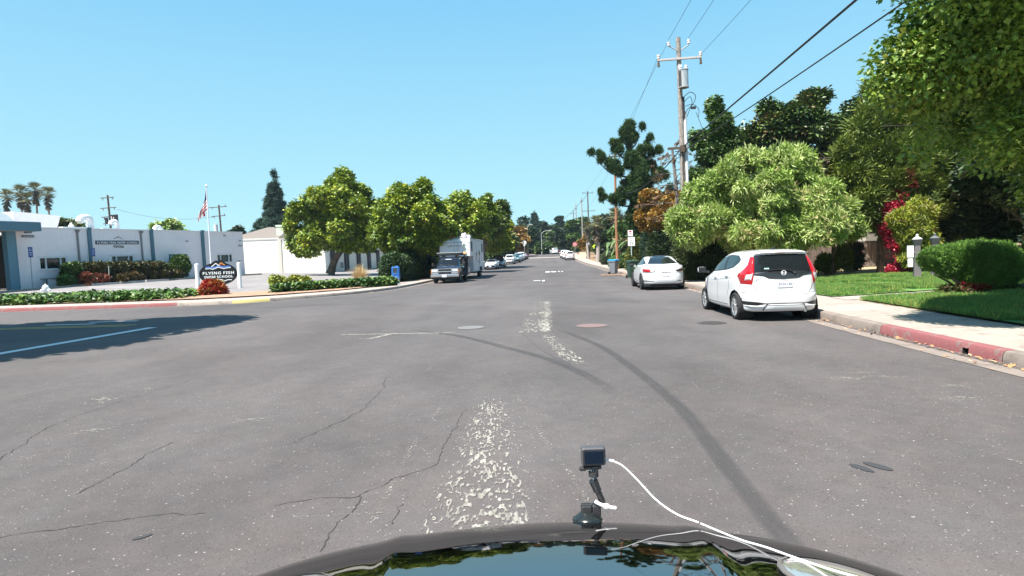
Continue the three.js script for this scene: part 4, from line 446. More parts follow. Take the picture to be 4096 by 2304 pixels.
{ // planter before the swim school
  const hb = (u0, u1, v0, v1, w, n) => { const o = []; for (let i = 0; i < n; i++) { const u = u0 + (u1 - u0) * (i + 0.5) / n; o.push([u, (v0 + v1) / 2, w, (u1 - u0) / n * 0.72, (v1 - v0) / 2, 0.75]); } return o; };
  const at = (name, label, cat, blobs, n, geo, mat, pal, seed, o) => { const c = bl(0, 0, 0), t = T(name, label, cat, c, 76.6 * D2R, o?.group); crown(t, 'foliage', blobs, n, geo, mat, pal, seed, { gap: 0.12, gf: 2, thick: 0.3, ...o }); P(t, 'stem', (() => { const R = RNG(seed); return blobs.map(b => tubeR([[b[0] + (R() - 0.5) * 0.2, 0.1, b[2]], [b[0], b[1], b[2]]], q => 0.05 * (1 - 0.5 * q), 5)); })(), mBark); return t; };
  const Rg = RNG(2);
  at('long_hedge', 'long flat topped hedge with orange brown new growth on top', 'hedge', hb(0.9, 8.4, 0.85, 1.85, 1.2, 8), 5000, CL.hedge, mLeaf, [[0.03, 0.05, 0.012], [0.05, 0.07, 0.012], [0.09, 0.085, 0.015], [0.2, 0.13, 0.03]], 21, { s: 2.0 });
  const rg = 'low reddish shrubs in the planter';
  at('red_shrub', 'reddest low shrub at the left end of the planter row', 'shrub', lumps([1.25, 0.55, 1.9], [1.2, 0.35, 0.5], 9, 0.42, 3), 1700, CL.hedge, mLeaf, [[0.12, 0.09, 0.02], [0.25, 0.09, 0.04], [0.4, 0.13, 0.07], [0.42, 0.1, 0.06]], 22, { s: 1.6, group: rg });
  at('red_shrub', 'brownish low shrub in the middle of the planter row', 'shrub', lumps([4.4, 0.6, 1.9], [1.35, 0.34, 0.5], 9, 0.4, 4), 1600, CL.hedge, mLeaf, [[0.1, 0.09, 0.02], [0.16, 0.12, 0.03], [0.26, 0.14, 0.05]], 23, { s: 1.6, group: rg });
  at('red_shrub', 'low olive shrub before the right part of the long hedge', 'shrub', lumps([7.2, 0.68, 1.8], [1.1, 0.28, 0.45], 8, 0.34, 5), 1100, CL.hedge, mLeaf, [[0.08, 0.08, 0.02], [0.14, 0.11, 0.03]], 24, { s: 1.6, group: rg });
  at('red_shrub', 'small olive shrub under the round bush', 'shrub', lumps([9.2, 0.75, 1.6], [0.8, 0.3, 0.4], 7, 0.3, 6), 800, CL.hedge, mLeaf, [[0.08, 0.08, 0.02], [0.15, 0.12, 0.03]], 25, { s: 1.6, group: rg });
  at('round_bush', 'bright green ball shaped bush before the glass door', 'bush', lumps([10.3, 1.55, 1.2], [0.62, 0.62, 0.62], 14, 0.5, 7, 1), 2600, CL.hedge, mLeaf, G.mid, 26, { s: 1.8, gap: 0.05 });
  at('leafy_shrub', 'light green leafy shrub left of the long hedge', 'shrub', lumps([0.1, 1.35, 1.3], [0.5, 0.35, 0.5], 8, 0.36, 8), 800, CL.ivy, mLeaf, G.mid, 27, { s: 1.3 });
  at('leafy_shrub', 'small bright green shrub beside the equipment box', 'shrub', lumps([-0.5, 0.45, 1.6], [0.35, 0.35, 0.35], 7, 0.3, 9), 500, CL.ivy, mLeaf, [[0.06, 0.16, 0.02], [0.1, 0.22, 0.03]], 28, { s: 1.1 });
  at('dark_shrub', 'dark shadowed shrub between the leafy shrub and the red one', 'shrub', lumps([0.3, 0.8, 1.0], [0.7, 0.5, 0.5], 8, 0.4, 10), 700, CL.hedge, mLeaf, G.dark, 29, { s: 2 });
}
// street trees on the left
const lt = 'yellowing street trees along the left side';
tree('street_tree', 'broad leaning yellow-green tree before the cream wall', 'tree', [-24.0, 0.85, -60.4], [1.9, 2.9, 0.3], 0.42, [...lumps([1.2, 6.0, 0], [4.2, 3.3, 3.8], 52, 1.05, 31), [2.0, 9.6, 0, 0.9, 1.4, 0.9], [1.1, 9.2, 0.3, 0.9, 0.9, 0.9], [-3.1, 3.4, 0, 1.5, 1.1, 1.5], [-1.6, 2.9, 0.6, 1.5, 0.9, 1.5], [-3.3, 4.9, 0.4, 1.3, 1.1, 1.3], [-3.0, 6.4, 0.2, 1.2, 1.0, 1.2], [-2.6, 2.6, -0.6, 1.2, 0.7, 1.2], [5.0, 4.6, 0.2, 1.2, 1.1, 1.2], [1.6, 3.2, 2.2, 1.4, 0.8, 1.2], [4.2, 3.4, 0, 1.5, 1.1, 1.5], [2.8, 3.1, 1.2, 1.4, 0.9, 1.4], [0.6, 3.3, 1.5, 1.4, 0.9, 1.4]], 11500, CL.broad, mLeaf, G.mapleY, 31, { s: 1.05, gap: 0.46, gf: 1.1, group: lt });
tree('street_tree', 'spreading yellow-green tree behind the blue newspaper box', 'tree', [-12.2, 0.2, -47.2], [0.15, 1.9, 0], 0.22, [...lumps([0.7, 4.9, 0], [3.0, 2.4, 2.7], 48, 0.9, 41), [-0.3, 7.1, 0, 0.6, 0.7, 0.6], [1.7, 7.4, 0, 0.65, 0.8, 0.65], [-1.8, 4.3, 0, 0.9, 0.8, 0.9], [3.5, 3.9, 0, 0.9, 0.8, 0.9], [-0.8, 2.8, 0.6, 0.7, 0.5, 0.7]], 9000, CL.broad, mLeaf, G.mapleY, 41, { s: 0.85, gap: 0.46, gf: 1.3, bark: mBarkGrey, group: lt });
tree('street_tree', 'third yellow-green tree rising behind the camper trailer', 'tree', [-11.0, 0.35, -66], [0.2, 2.4, 0], 0.3, [...lumps([1.0, 5.8, 0], [3.3, 2.6, 3.0], 36, 1.0, 51), [0.6, 8.4, 0, 0.9, 1, 0.9], [-1.6, 7.2, 0, 1.1, 1, 1.1]], 7000, CL.broad, mLeaf, G.mapleY, 51, { s: 1.05, gap: 0.46, gf: 1.1, group: lt });
tree('street_tree', 'taller feathery green tree behind the third street tree', 'tree', [-9.8, 0.5, -80], [0.3, 3, 0], 0.32, [...lumps([0.6, 6.6, 0], [3.0, 2.8, 2.8], 32, 1.0, 61), [1.4, 9.0, 0, 0.9, 1, 0.9]], 5500, CL.broad, mLeaf, [[0.07, 0.13, 0.015], [0.13, 0.2, 0.02], [0.24, 0.28, 0.03]], 61, { s: 1.15, gap: 0.46, gf: 1.1, group: lt });
tree('street_tree', 'bright yellow tree at the right end of the left tree row', 'tree', [-9.6, 0.6, -85.5], [0.3, 2.0, 0], 0.22, [...lumps([0.9, 4.7, 0.3], [2.4, 2.1, 2.2], 26, 0.85, 71), [2.8, 3.2, 0.5, 0.9, 1, 0.9], [0.2, 7.0, 0, 0.7, 0.9, 0.7]], 5000, CL.broad, mLeaf, G.yellow, 71, { s: 1.0, gap: 0.44, gf: 1.2, group: lt });
shrub('clipped_hedge', 'tall dark hedge behind the newspaper box and pickup', 'hedge', [-11.9, 0.15, -46.5], [[-0.1, 1.0, 3.5, 0.95, 1.1, 2.2], [0, 1.05, 0, 1.0, 1.15, 2.6], [0, 1.2, -4, 1.1, 1.35, 2.8], [0.1, 1.3, -8, 1.1, 1.5, 2.8], [-0.4, 2.0, -5, 1.0, 0.9, 2.0]], 12000, CL.hedge, mLeaf, [[0.02, 0.05, 0.012], [0.035, 0.08, 0.015], [0.06, 0.12, 0.02]], 81, { s: 2.1, gap: 0.08, thick: 0.25, stems: 6, stemR: 0.06 });
{ // tall blue-green conifer behind the roofs, tiers of drooping branches
  const t = T('conifer', 'dark blue-green conifer standing behind the brown roof', 'tree', [-55.1, 1.5, -112]); P(t, 'trunk', tubeR([[0, 0, 0], [0.1, 9, 0], [0, 18.6, 0]], k => 0.42 * (1 - 0.9 * k)), mBark);
  const R = RNG(6), b = []; for (let k = 0; k < 16; k++) { const y = 4.5 + k * 0.92, rr = 4.1 * Math.pow(1 - k / 16.6, 0.95) * (0.75 + 0.45 * R()), n = Math.max(3, Math.round(7 - k * 0.25)), a0 = R() * 6; for (let j = 0; j < n; j++) { const a = a0 + j / n * 6.28; b.push([Math.cos(a) * rr * 0.72, y + 0.4 * R(), Math.sin(a) * rr * 0.72, rr * 0.42, 0.4, rr * 0.42]); } } b.push([0, 18.7, 0, 0.3, 0.9, 0.3]); crown(t, 'crown', b, 9000, CL.farneedle, mNeedle, G.blue, 6, { gap: 0.3, s: 0.75, gf: 0.8 }); }
{ // slender fan palms far left
  const fan = (seed) => { const R = RNG(seed), g = []; for (let i = 0; i < 60; i++) { const a = R() * 6.28, el = 1.35 - 1.9 * Math.pow(i / 60, 0.8) + 0.2 * R(), L = 1.5 + 0.4 * R(), d = [Math.cos(a) * Math.cos(el), Math.sin(el), Math.sin(a) * Math.cos(el)]; const s = [-Math.sin(a), 0, Math.cos(a)]; for (let k = 0; k < 7; k++) { const o = (k - 3) / 3 * 0.55, q0 = d.map(x => x * L * 0.45), q1 = d.map((x, m) => x * L * (1 - 0.12 * Math.abs(o)) + s[m] * o * L * 0.6 - (m === 1 ? 0.1 * L : 0)), w = 0.1; g.push(grid(1, 1, (u, v) => (v ? q1 : q0).map((x, m) => x + (m === 1 ? 0.02 : s[m] * (u - 0.5) * w * (v ? 0.3 : 1.6))))); } g.push(bar([0, 0, 0], d.map(x => x * L * 0.47), 0.02, 0.015, 4)); } return merge(g); };
  const skirt = (seed, len) => { const R = RNG(seed), g = []; for (let i = 0; i < 70; i++) { const a = R() * 6.28, y = -R() * len, r = 0.75 * (1 + y / (len * 1.25)) + 0.15; g.push(grid(1, 1, (u, v) => [Math.cos(a) * (0.18 + r * v) - Math.sin(a) * (u - 0.5) * 0.35, y - v * 0.7, Math.sin(a) * (0.18 + r * v) + Math.cos(a) * (u - 0.5) * 0.35])); } return merge(g); };
  const mF = new THREE.MeshPhysicalMaterial({ color: lin(0.15, 0.15, 0.05), roughness: 0.6, side: THREE.DoubleSide, transmission: 0.15, thickness: 0 }), mS = new THREE.MeshStandardMaterial({ color: lin(0.12, 0.09, 0.055), roughness: 1, side: THREE.DoubleSide }), mT = M(0.32, 0.28, 0.25, 0.95);
  const palm = (label, x, z, h, r, sc, f, k, grp) => { const t = T('fan_palm', label, 'palm tree', [x, gs(z) * 0.5, z], k, grp); P(t, 'trunk', tubeR([[0, -0.2, 0], [0.15, h * 0.5, 0.1], [0, h, 0]], q => r * (1.2 - 0.5 * q), 8), mT); P(t, 'crown', f.clone().scale(sc, sc, sc).translate(0, h + 0.2, 0), mF).userData.kind = 'stuff'; P(t, 'dead_skirt', skirt(k * 7 + 3, 2.6 * sc).scale(sc, 1, sc).translate(0, h, 0), mS).userData.kind = 'stuff'; };
  const f1 = fan(3), f2 = fan(8); const gp = 'tall fan palms beyond the swim school roof';
  palm('fan palm partly cut by the left edge of the photo', -145.5, -141, 17.4, 0.22, 1.35, f2, 4, gp); palm('fan palm second from the left edge beyond the roof', -141.4, -141, 21.4, 0.26, 1.35, f1, 1, gp); palm('fan palm on the left of the overlapping pair', -137.4, -141, 22.2, 0.28, 1.5, f2, 2, gp); palm('tallest fan palm, its crown overlapping both neighbours', -135.0, -143, 23.0, 0.28, 1.4, f1, 3, gp); palm('lower fan palm just under the tallest crown', -134.8, -140, 20.2, 0.28, 1.3, f2, 5, gp); palm('fan palm standing alone on the right of its group', -130.7, -141.9, 21.6, 0.28, 1.35, f1, 6, gp);
  const gq = 'thick fan palms on the right side'; palm('thick skirted fan palm left of its pair over the right hedges', 6.9, -92, 6.3, 0.3, 0.95, f1, 7, gq); palm('thick skirted fan palm right of its pair, nearer the brown pole', 9.6, -90, 7.2, 0.36, 1.0, f2, 8, gq); palm('small fan palm hidden beside the brown pole', 12.2, -92, 6.8, 0.3, 0.9, f1, 9, gq); palm('smallest far fan palm with green crown behind the right hedges', 6.7, -112, 6.6, 0.22, 0.8, f2, 10, gq);
}
shrub('roof_level_tree', 'olive tree top showing over the roof beside the upper hall', 'tree', [-66, 0.5, -72], lumps([0, 6.4, 0], [3.0, 2.3, 2.5], 10, 1.2, 12), 1800, CL.far, mLeaf, G.olive, 12, { s: 0.8, stemR: 0.2 });
shrub('roof_level_tree', 'light green tree top showing over the roof near the flag', 'tree', [-52, 0.8, -75], lumps([0, 6.2, 0], [1.7, 1.7, 1.7], 8, 0.9, 13), 900, CL.far, mLeaf, G.light, 13, { s: 0.7, stemR: 0.2 });
shrub('roof_level_tree', 'small dark tree top right of the flag behind the roof', 'tree', [-52, 0.8, -92], lumps([0, 6.2, 0], [1.1, 1.6, 1.1], 6, 0.7, 14), 500, CL.far, mLeaf, G.dark, 14, { s: 0.7, stemR: 0.2 });
// ---------------------------------------------------------------- planting, right side
{ // big broadleaf tree whose crown fills the upper right; its trunk stands just outside the frame
  const b = [...lumps([0, 6.3, 0], [4.6, 4.2, 3.9], 84, 0.85, 101, 0.7), [-4.5, 6.4, -0.2, 0.9, 0.7, 0.9], [-4.6, 7.5, 0.4, 1.0, 0.8, 1.0], [-4.2, 3.9, -0.5, 1.0, 0.6, 1.0], [-3.7, 2.9, -0.6, 0.9, 0.5, 0.9], [-4.5, 4.8, 0.2, 0.9, 0.6, 0.9], [-2.6, 2.5, -1, 1.1, 0.5, 1.1], [-1.4, 2.2, -1.5, 1.1, 0.45, 1.1], [-0.5, 3.0, -2.0, 1.2, 0.7, 1.2], [-1.9, 3.6, -1.8, 1.2, 0.7, 1.2], [-3.4, 8.8, 0, 1.1, 0.9, 1.1], [-2.0, 9.8, 0.5, 1.4, 1.0, 1.4], [-5.2, 7.0, 0.3, 0.5, 0.3, 0.5], [-5.0, 5.9, 0.0, 0.6, 0.3, 0.6]];
  tree('maple_tree', 'large broadleaf tree filling the upper right corner', 'tree', [10.2, 0.3, -8.7], [0.1, 2.3, 0], 0.3, b, 38000, CL.maple, leafM(0.45, 0.5), [[0.07, 0.14, 0.016], [0.12, 0.22, 0.025], [0.19, 0.31, 0.035], [0.29, 0.4, 0.05], [0.4, 0.46, 0.07]], 101, { gap: 0.5, gf: 1.35, s: 0.95, thick: 0.5, tilt: 1.8, nl: 14 });
}
tree('shade_tree', 'light green willow-leaved tree over the white hatchback', 'tree', [9.9, 0.25, -27.4], [0.1, 1.5, 0], 0.16, [...lumps([0.1, 3.3, 0], [3.4, 1.9, 2.6], 56, 0.66, 111, 0.85), [0.7, 5.2, 0, 1.2, 0.75, 1.2], [-3.4, 2.4, 0, 0.9, 0.8, 0.9], [-1.2, 2.0, 1.6, 1.0, 0.5, 1.0], [1.5, 2.0, 1.6, 1.0, 0.5, 1.0], [3.0, 2.3, 0.6, 0.9, 0.7, 0.9], [-4.0, 2.7, 0, 0.6, 0.6, 0.6]], 17000, CL.narrow, leafM(0.35, 0.6), G.light, 111, { gap: 0.4, gf: 1.7, s: 0.95, tilt: 6.28, thick: 0.5, bark: mBarkPale, nl: 12 });
tree('tall_tree', 'upright green tree with clumped foliage beside the utility pole', 'tree', [10.3, 0.3, -37.4], [0, 3.5, 0], 0.2, [[0, 10.1, 0, 0.5, 0.8, 0.5], [0.2, 9.2, 0, 0.8, 0.8, 0.8], [-0.9, 8.4, 0, 0.8, 0.6, 0.8], [0.9, 8.2, 0, 0.8, 0.7, 0.8], [-0.2, 7.3, 0.2, 0.9, 0.7, 0.9], [0.5, 6.3, 0, 1.0, 0.8, 1], [-0.9, 6.0, 0, 0.9, 0.6, 0.9], [0.3, 5.1, 0.3, 1.2, 0.8, 1.2], [-0.9, 4.6, 0, 0.9, 0.7, 0.9], [0.8, 4.0, 0, 1.2, 0.9, 1.2], [-0.4, 3.2, 0, 1.2, 0.9, 1.2], [2.0, 5.2, 0, 1.2, 0.9, 1.2], [3.2, 5.2, 0, 1.0, 0.8, 1.0]], 6500, CL.broad, mLeaf, [[0.05, 0.11, 0.02], [0.08, 0.16, 0.025], [0.13, 0.21, 0.035]], 121, { s: 0.62, gap: 0.3, gf: 1.2, targets: [[0, 10.3, 0], [-0.9, 8.4, 0], [0.9, 8.2, 0], [0.5, 6.3, 0]], limb: 0.6 });
tree('magnolia_tree', 'dark glossy magnolia spreading behind the light green tree', 'tree', [16.9, 0.4, -40], [0, 3, 0], 0.3, [...lumps([0, 8.0, 0], [4.0, 2.9, 3.2], 40, 0.9, 131), [-3.6, 9.0, 0, 0.7, 0.9, 0.7], [-2.2, 10.3, 0, 0.8, 0.6, 0.8], [0.4, 10.9, 0, 0.8, 0.6, 0.8], [3.6, 10.2, 0, 1.0, 0.7, 1.0]], 6500, CL.magnolia, leafM(0.1, 0.35), [[0.03, 0.065, 0.015], [0.05, 0.095, 0.02], [0.085, 0.13, 0.025], [0.16, 0.12, 0.045]], 131, { s: 1.05, gap: 0.43, gf: 1.0, nl: 16 });
tree('juniper_tree', 'dark olive twisted juniper left of the big tree', 'tree', [14.9, 0.3, -27.6], [0, 1.6, 0], 0.16, [[0.2, 7.3, 0, 0.9, 0.7, 0.9], [1.3, 7.6, 0, 0.7, 0.5, 0.7], [-0.3, 6.6, 0, 1.0, 0.7, 1.0], [1.1, 6.4, 0, 1.2, 0.8, 1.0], [-1.0, 5.6, 0, 0.9, 0.7, 0.9], [0.4, 5.4, 0.3, 1.2, 0.8, 1.1], [1.5, 5.0, 0, 1.1, 0.8, 1.0], [-0.9, 4.5, 0, 1.0, 0.7, 1.0], [0.5, 4.2, 0.4, 1.2, 0.7, 1.1], [1.7, 3.9, 0, 1.1, 0.7, 1], [-0.5, 3.5, 0.2, 1.0, 0.6, 1], [0.9, 3.1, 0.4, 1.2, 0.5, 1.0], [0.6, 2.4, 0.4, 1.2, 0.6, 0.9], [-0.6, 2.7, 0.2, 0.8, 0.5, 0.8], [1.6, 2.9, 0.2, 1.0, 0.6, 0.8], [-0.2, 8.1, 0, 0.35, 0.5, 0.35], [2.0, 8.2, 0, 0.3, 0.5, 0.3], [2.3, 6.2, 0, 0.9, 0.8, 0.9], [2.4, 7.2, 0.2, 0.9, 0.7, 0.9]], 13000, CL.feather, leafM(0.15, 0.8), [[0.07, 0.11, 0.018], [0.12, 0.17, 0.022], [0.19, 0.23, 0.03]], 141, { s: 2.1, gap: 0.38, gf: 2.2, up: 1.3 });
tree('brown_shrub_tree', 'thin brownish half-dry shrub between the light green tree and the juniper', 'tree', [13.2, 0.3, -28.4], [0.1, 2.2, 0], 0.09, lumps([0, 3.6, 0], [0.8, 2.0, 0.8], 10, 0.5, 151), 1800, CL.small, mLeaf, [[0.09, 0.085, 0.03], [0.15, 0.12, 0.06], [0.08, 0.1, 0.02]], 151, { s: 1.3, gap: 0.45, gf: 2 });
{ // open pine with upswept tufted arms
  const t = T('pine_tree', 'open dark pine with tufted arms left of the utility pole', 'tree', [7.9, 0.3, -53]); const R = RNG(16), g = [tubeR(curve([[0, -0.1, 0], [0.15, 4, 0], [-0.4, 8, 0.1], [-0.7, 12.4, 0]], 12), k => 0.3 * (1 - 0.85 * k), 9)], b = [];
  const arm = (y, dx, dy, dz, n = 4, s = 0.62) => { const x0 = y < 4 ? 0.15 * y / 4 : 0.15 - 0.55 * (y - 4) / 4; g.push(tubeR(curve([[x0, y, 0], [x0 + dx * 0.55, y + dy * 0.2, dz * 0.5], [x0 + dx, y + dy, dz]], 6), k => 0.1 * (1 - 0.75 * k), 5)); for (let i = 0; i < n * 2; i++) { const k = 0.3 + 0.75 * (i + 0.6) / (n * 2), q = s * (0.28 + 0.34 * R()); b.push([x0 + dx * k + (R() - 0.5) * 0.8, y + dy * Math.pow(k, 1.6) + 0.2 + (R() - 0.4) * 0.7, dz * k + (R() - 0.5) * 0.7, q * 0.85, q * (0.9 + 0.8 * R()), q * 0.85]); } };
  arm(8.2, -3.7, 2.2, 0.2, 6, 0.5); arm(5.6, -3.4, 0.9, 0.5, 5, 0.5); arm(6.8, 2.0, 1.4, 0.3, 5); arm(8.4, 1.9, 1.9, -0.4, 5); arm(9.4, 1.5, 1.5, 0.3, 4); arm(9.8, -1.6, 1.2, 0.3, 4); arm(7.4, -1.8, 1.4, 0.8, 5); arm(6.2, -1.6, 0.4, 1.2, 5); arm(5.0, 1.5, 0.6, 1.0, 5); arm(4.4, -1.2, 0.3, 1.0, 4); arm(3.6, -1.8, -0.4, 0.9, 4, 0.5); arm(3.2, 1.2, 0.1, 1.0, 4); arm(10.8, 0.9, 1.4, 0, 3, 0.5); arm(11.0, -0.8, 1.3, 0.2, 3, 0.5); arm(7.6, 0.5, 1.0, 1.6, 5); arm(8.8, -0.5, 1.0, 1.3, 4); arm(6.6, 0.2, 0.6, 1.7, 5); b.push([-0.75, 12.7, 0, 0.45, 0.7, 0.45], [-0.7, 11.8, 0, 0.5, 0.6, 0.5], [-0.3, 9.5, 0.4, 0.8, 0.7, 0.8], [-0.2, 8.0, 0.5, 0.9, 0.8, 0.9], [0, 6.4, 0.6, 0.9, 0.8, 0.9], [-0.1, 5.0, 0.6, 0.8, 0.7, 0.8]);
  P(t, 'trunk', g, mBark); crown(t, 'crown', b, 9500, CL.tuft, mNeedle, G.pine, 16, { gap: 0.4, s: 0.7, gf: 1.6, up: 0.8 }); }
tree('loquat_tree', 'orange-brown leaved small tree beside the pine', 'tree', [8.8, 0.3, -46], [0, 2.6, 0], 0.15, [...lumps([-0.1, 4.5, 0], [1.7, 1.35, 1.5], 16, 0.75, 171), [-1.3, 5.6, 0, 0.6, 0.6, 0.6], [1.2, 5.5, 0, 0.7, 0.5, 0.7]], 6500, CL.small, mLeaf, G.orange, 171, { s: 2.0, gap: 0.3, gf: 1.3 });
{ const gp = 'dark pointed conifers behind the orange-brown tree'; const cone = (x, z, h, r, s, l) => { const t = T('cypress', l, 'tree', [x, 0.3, z], 0, gp); P(t, 'trunk', cy(0.14, 0.08, h * 0.8, 0, 0, 0, 7), mBark); const b = []; for (let k = 0; k < 7; k++) b.push([0, h * (0.2 + 0.12 * k), 0, r * (1 - 0.13 * k), h * 0.13, r * (1 - 0.13 * k)]); crown(t, 'crown', b, 2200, CL.needle, mNeedle, G.blue, s, { s: 1.5, gap: 0.12 }); }; cone(8.6, -51, 6.4, 1.0, 181, 'dark conifer tip left above the orange-brown tree'); cone(10.0, -50, 6.9, 1.1, 182, 'dark conifer tip in the middle above the orange-brown tree'); cone(11.5, -51, 6.9, 1.1, 183, 'dark conifer tip right of its neighbours, by the utility pole'); }
{ // leafless tree behind the utility pole
  const t = T('bare_tree', 'nearly leafless tree with seed clusters behind the utility pole', 'tree', [8.4, 0.3, -40]), R = RNG(19), g = [tubeR(curve([[0, 0, 0], [0.1, 4, 0], [-0.2, 8.4, 0]], 8), k => 0.2 * (1 - 0.6 * k), 8)], tips = []; const br = (p, d, L, r, n) => { const q = p.clone().addScaledVector(d, L * 0.5).add(V((R() - 0.5) * 0.3, -0.1, (R() - 0.5) * 0.3)), e = p.clone().addScaledVector(d, L).add(V(0, -0.25 * L, 0)); g.push(tubeR([p.toArray(), q.toArray(), e.toArray()], k => r * (1 - 0.6 * k), 4)); tips.push(q, e); if (n) for (let k = 0; k < 3; k++) br(k ? q : e, V(d.x + (R() - 0.5) * 1.3, d.y + (R() - 0.5) * 1.0, d.z + (R() - 0.5) * 1.3).normalize(), L * 0.55, r * 0.55, n - 1); };
  for (let k = 0; k < 20; k++) { const y = 3.6 + k * 0.25, a = k * 2.4; br(V(0, y, 0), V(Math.cos(a), 0.15 + 0.4 * R(), Math.sin(a)).normalize(), 1.7 - k * 0.035, 0.035, 2); } P(t, 'trunk', g, mBarkGrey); scatter(t, 'seed_cluster', 260, CL.small, M(0.16, 0.09, 0.06, 1, { side: 2 }), [[1, 1, 1], [0.8, 0.9, 0.6]], 5, Rr => { const p = tips[(Rr() * tips.length) | 0]; return [p.x, p.y, p.z]; }, { s: 0.9 }); }
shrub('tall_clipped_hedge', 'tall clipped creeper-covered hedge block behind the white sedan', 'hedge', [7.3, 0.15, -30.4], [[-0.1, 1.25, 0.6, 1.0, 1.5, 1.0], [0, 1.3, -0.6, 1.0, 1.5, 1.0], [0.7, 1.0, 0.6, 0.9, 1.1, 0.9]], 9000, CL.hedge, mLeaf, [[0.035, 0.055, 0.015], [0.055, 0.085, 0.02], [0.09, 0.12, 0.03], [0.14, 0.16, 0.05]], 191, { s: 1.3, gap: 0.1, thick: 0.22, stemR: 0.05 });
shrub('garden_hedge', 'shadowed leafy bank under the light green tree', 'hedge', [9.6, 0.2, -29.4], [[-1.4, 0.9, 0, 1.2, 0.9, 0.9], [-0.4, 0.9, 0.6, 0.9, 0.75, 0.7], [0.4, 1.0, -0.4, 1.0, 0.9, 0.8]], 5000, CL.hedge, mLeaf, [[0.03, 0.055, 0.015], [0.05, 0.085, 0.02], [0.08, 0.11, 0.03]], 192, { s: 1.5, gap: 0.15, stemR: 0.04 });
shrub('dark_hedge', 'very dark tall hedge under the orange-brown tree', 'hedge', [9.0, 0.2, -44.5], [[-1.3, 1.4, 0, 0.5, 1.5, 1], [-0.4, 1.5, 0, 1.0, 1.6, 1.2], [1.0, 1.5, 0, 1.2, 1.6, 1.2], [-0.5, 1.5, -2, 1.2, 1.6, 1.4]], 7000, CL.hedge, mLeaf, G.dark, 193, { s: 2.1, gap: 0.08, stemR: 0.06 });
// hedges and gardens further up the right side
shrub('low_hedge', 'low clipped hedge beyond the blue-lidded bin', 'hedge', [7.6, 0.3, -64], [[-0.5, 0.5, 3, 0.8, 0.6, 1.8], [-0.4, 0.55, 0, 0.9, 0.65, 2], [-0.4, 0.55, -3, 0.9, 0.65, 2]], 4200, CL.hedge, mLeaf, G.mid, 201, { s: 2.2, gap: 0.05 });
shrub('grey_hedge', 'pale grey-green clipped hedge end further up the pavement', 'hedge', [7.9, 0.4, -78], [[-0.7, 0.75, 0, 0.9, 0.85, 2.2], [0.2, 0.9, 0, 0.9, 0.9, 2.2]], 2600, CL.hedge, mLeaf, [[0.09, 0.13, 0.06], [0.13, 0.17, 0.08]], 202, { s: 2.4, gap: 0.05 });
shrub('garden_shrub', 'yellow-green shrub at the foot of the speed limit sign', 'shrub', [7.9, 0.3, -52], [[-0.9, 0.9, 0.6, 0.6, 1.1, 0.6], [-0.4, 1.4, 0, 0.7, 1.2, 0.7], [-1.1, 0.5, 1, 0.5, 0.6, 0.5]], 2600, CL.small, mLeaf, [[0.06, 0.1, 0.015], [0.13, 0.16, 0.02], [0.22, 0.2, 0.03]], 203, { s: 1.7, gap: 0.3 });
{ const gb = 'broad leaved banana-like plants behind the low hedge'; for (const [x, z, h, s, l] of [[8.4, -68, 3.6, 4, 'drooping large-leaved plant nearest the brown pole'], [8.0, -75, 4.2, 5, 'tallest drooping large-leaved plant behind the low hedge'], [9.6, -72, 3.8, 6, 'drooping large-leaved plant furthest from the road in its group']]) { const t = T('banana_plant', l, 'plant', [x, 0.4, z], 0, gb), R = RNG(s), g = []; for (let k = 0; k < 4; k++) g.push(tubeR([[(R() - 0.5) * 1.2, 0, (R() - 0.5) * 1.2], [(R() - 0.5) * 1.6, h * 0.6, (R() - 0.5) * 1.6]], 0.14, 7)); P(t, 'stem', g, M(0.1, 0.08, 0.05, 0.9));
    for (let k = 0; k < 26; k++) { const a = R() * 6.28, c = Math.cos(a), d = Math.sin(a), L = 1.5 + 0.8 * R(), y = h * (0.35 + 0.5 * R()), w = 0.28, ox = (R() - 0.5) * 1.4, oz = (R() - 0.5) * 1.4; P(t, 'leaf', grid(2, 6, (u, v) => { const e = Math.sin(Math.PI * Math.min(1, v * 0.92 + 0.08)) * w * (u - 0.5) * 2, q = v * L; return [ox + c * q * 0.8 - d * e, y + 0.8 * v - 1.35 * v * v * L * 0.6 + Math.abs(u - 0.5) * 0.16, oz + d * q * 0.8 + c * e]; }), (R() < 0.7 ? mBan : mBan2)); } } }
{ const gt = 'mid-distance garden trees along the right side'; const mk = (x, z, c, r, n, pal, s, l) => tree('garden_tree', l, 'tree', [x, gs(z) + 0.2, z], [0, c[1] * 0.45, 0], 0.18, lumps(c, r, 14, Math.min(...r) * 0.45, s), n, CL.far, mLeaf, pal, s, { s: 0.7, gap: 0.34, gf: 0.7, group: gt }); mk(10.5, -80, [0, 3.2, 0], [2.6, 2.6, 2.4], 3500, G.mid, 211, 'bushy green garden tree just beyond the brown pole'); mk(8.8, -100, [0, 3.2, 0], [2.0, 2.8, 2.2], 2800, G.dark, 212, 'dark garden tree beside the far utility pole'); mk(9.4, -116, [0, 3.4, 0], [2.4, 3.0, 2.4], 2600, G.mid, 213, 'green garden tree at the stop sign corner'); mk(7.9, -138, [0, 2.6, 0], [1.5, 2.2, 1.5], 1400, G.orange, 214, 'orange tinted small tree at the far right corner'); mk(13.5, -66, [0, 3.4, 0], [3, 3.2, 2.6], 3500, G.mid, 215, 'green tree mass behind the pine'); mk(13, -100, [0, 4, 0], [3, 3.5, 2.6], 2600, G.dark, 216, 'dark tree mass behind the fan palms'); mk(12.5, -60, [0, 2.5, 0], [2, 2.4, 2], 2200, G.dark, 217, 'dark shrubby tree behind the speed limit sign'); }
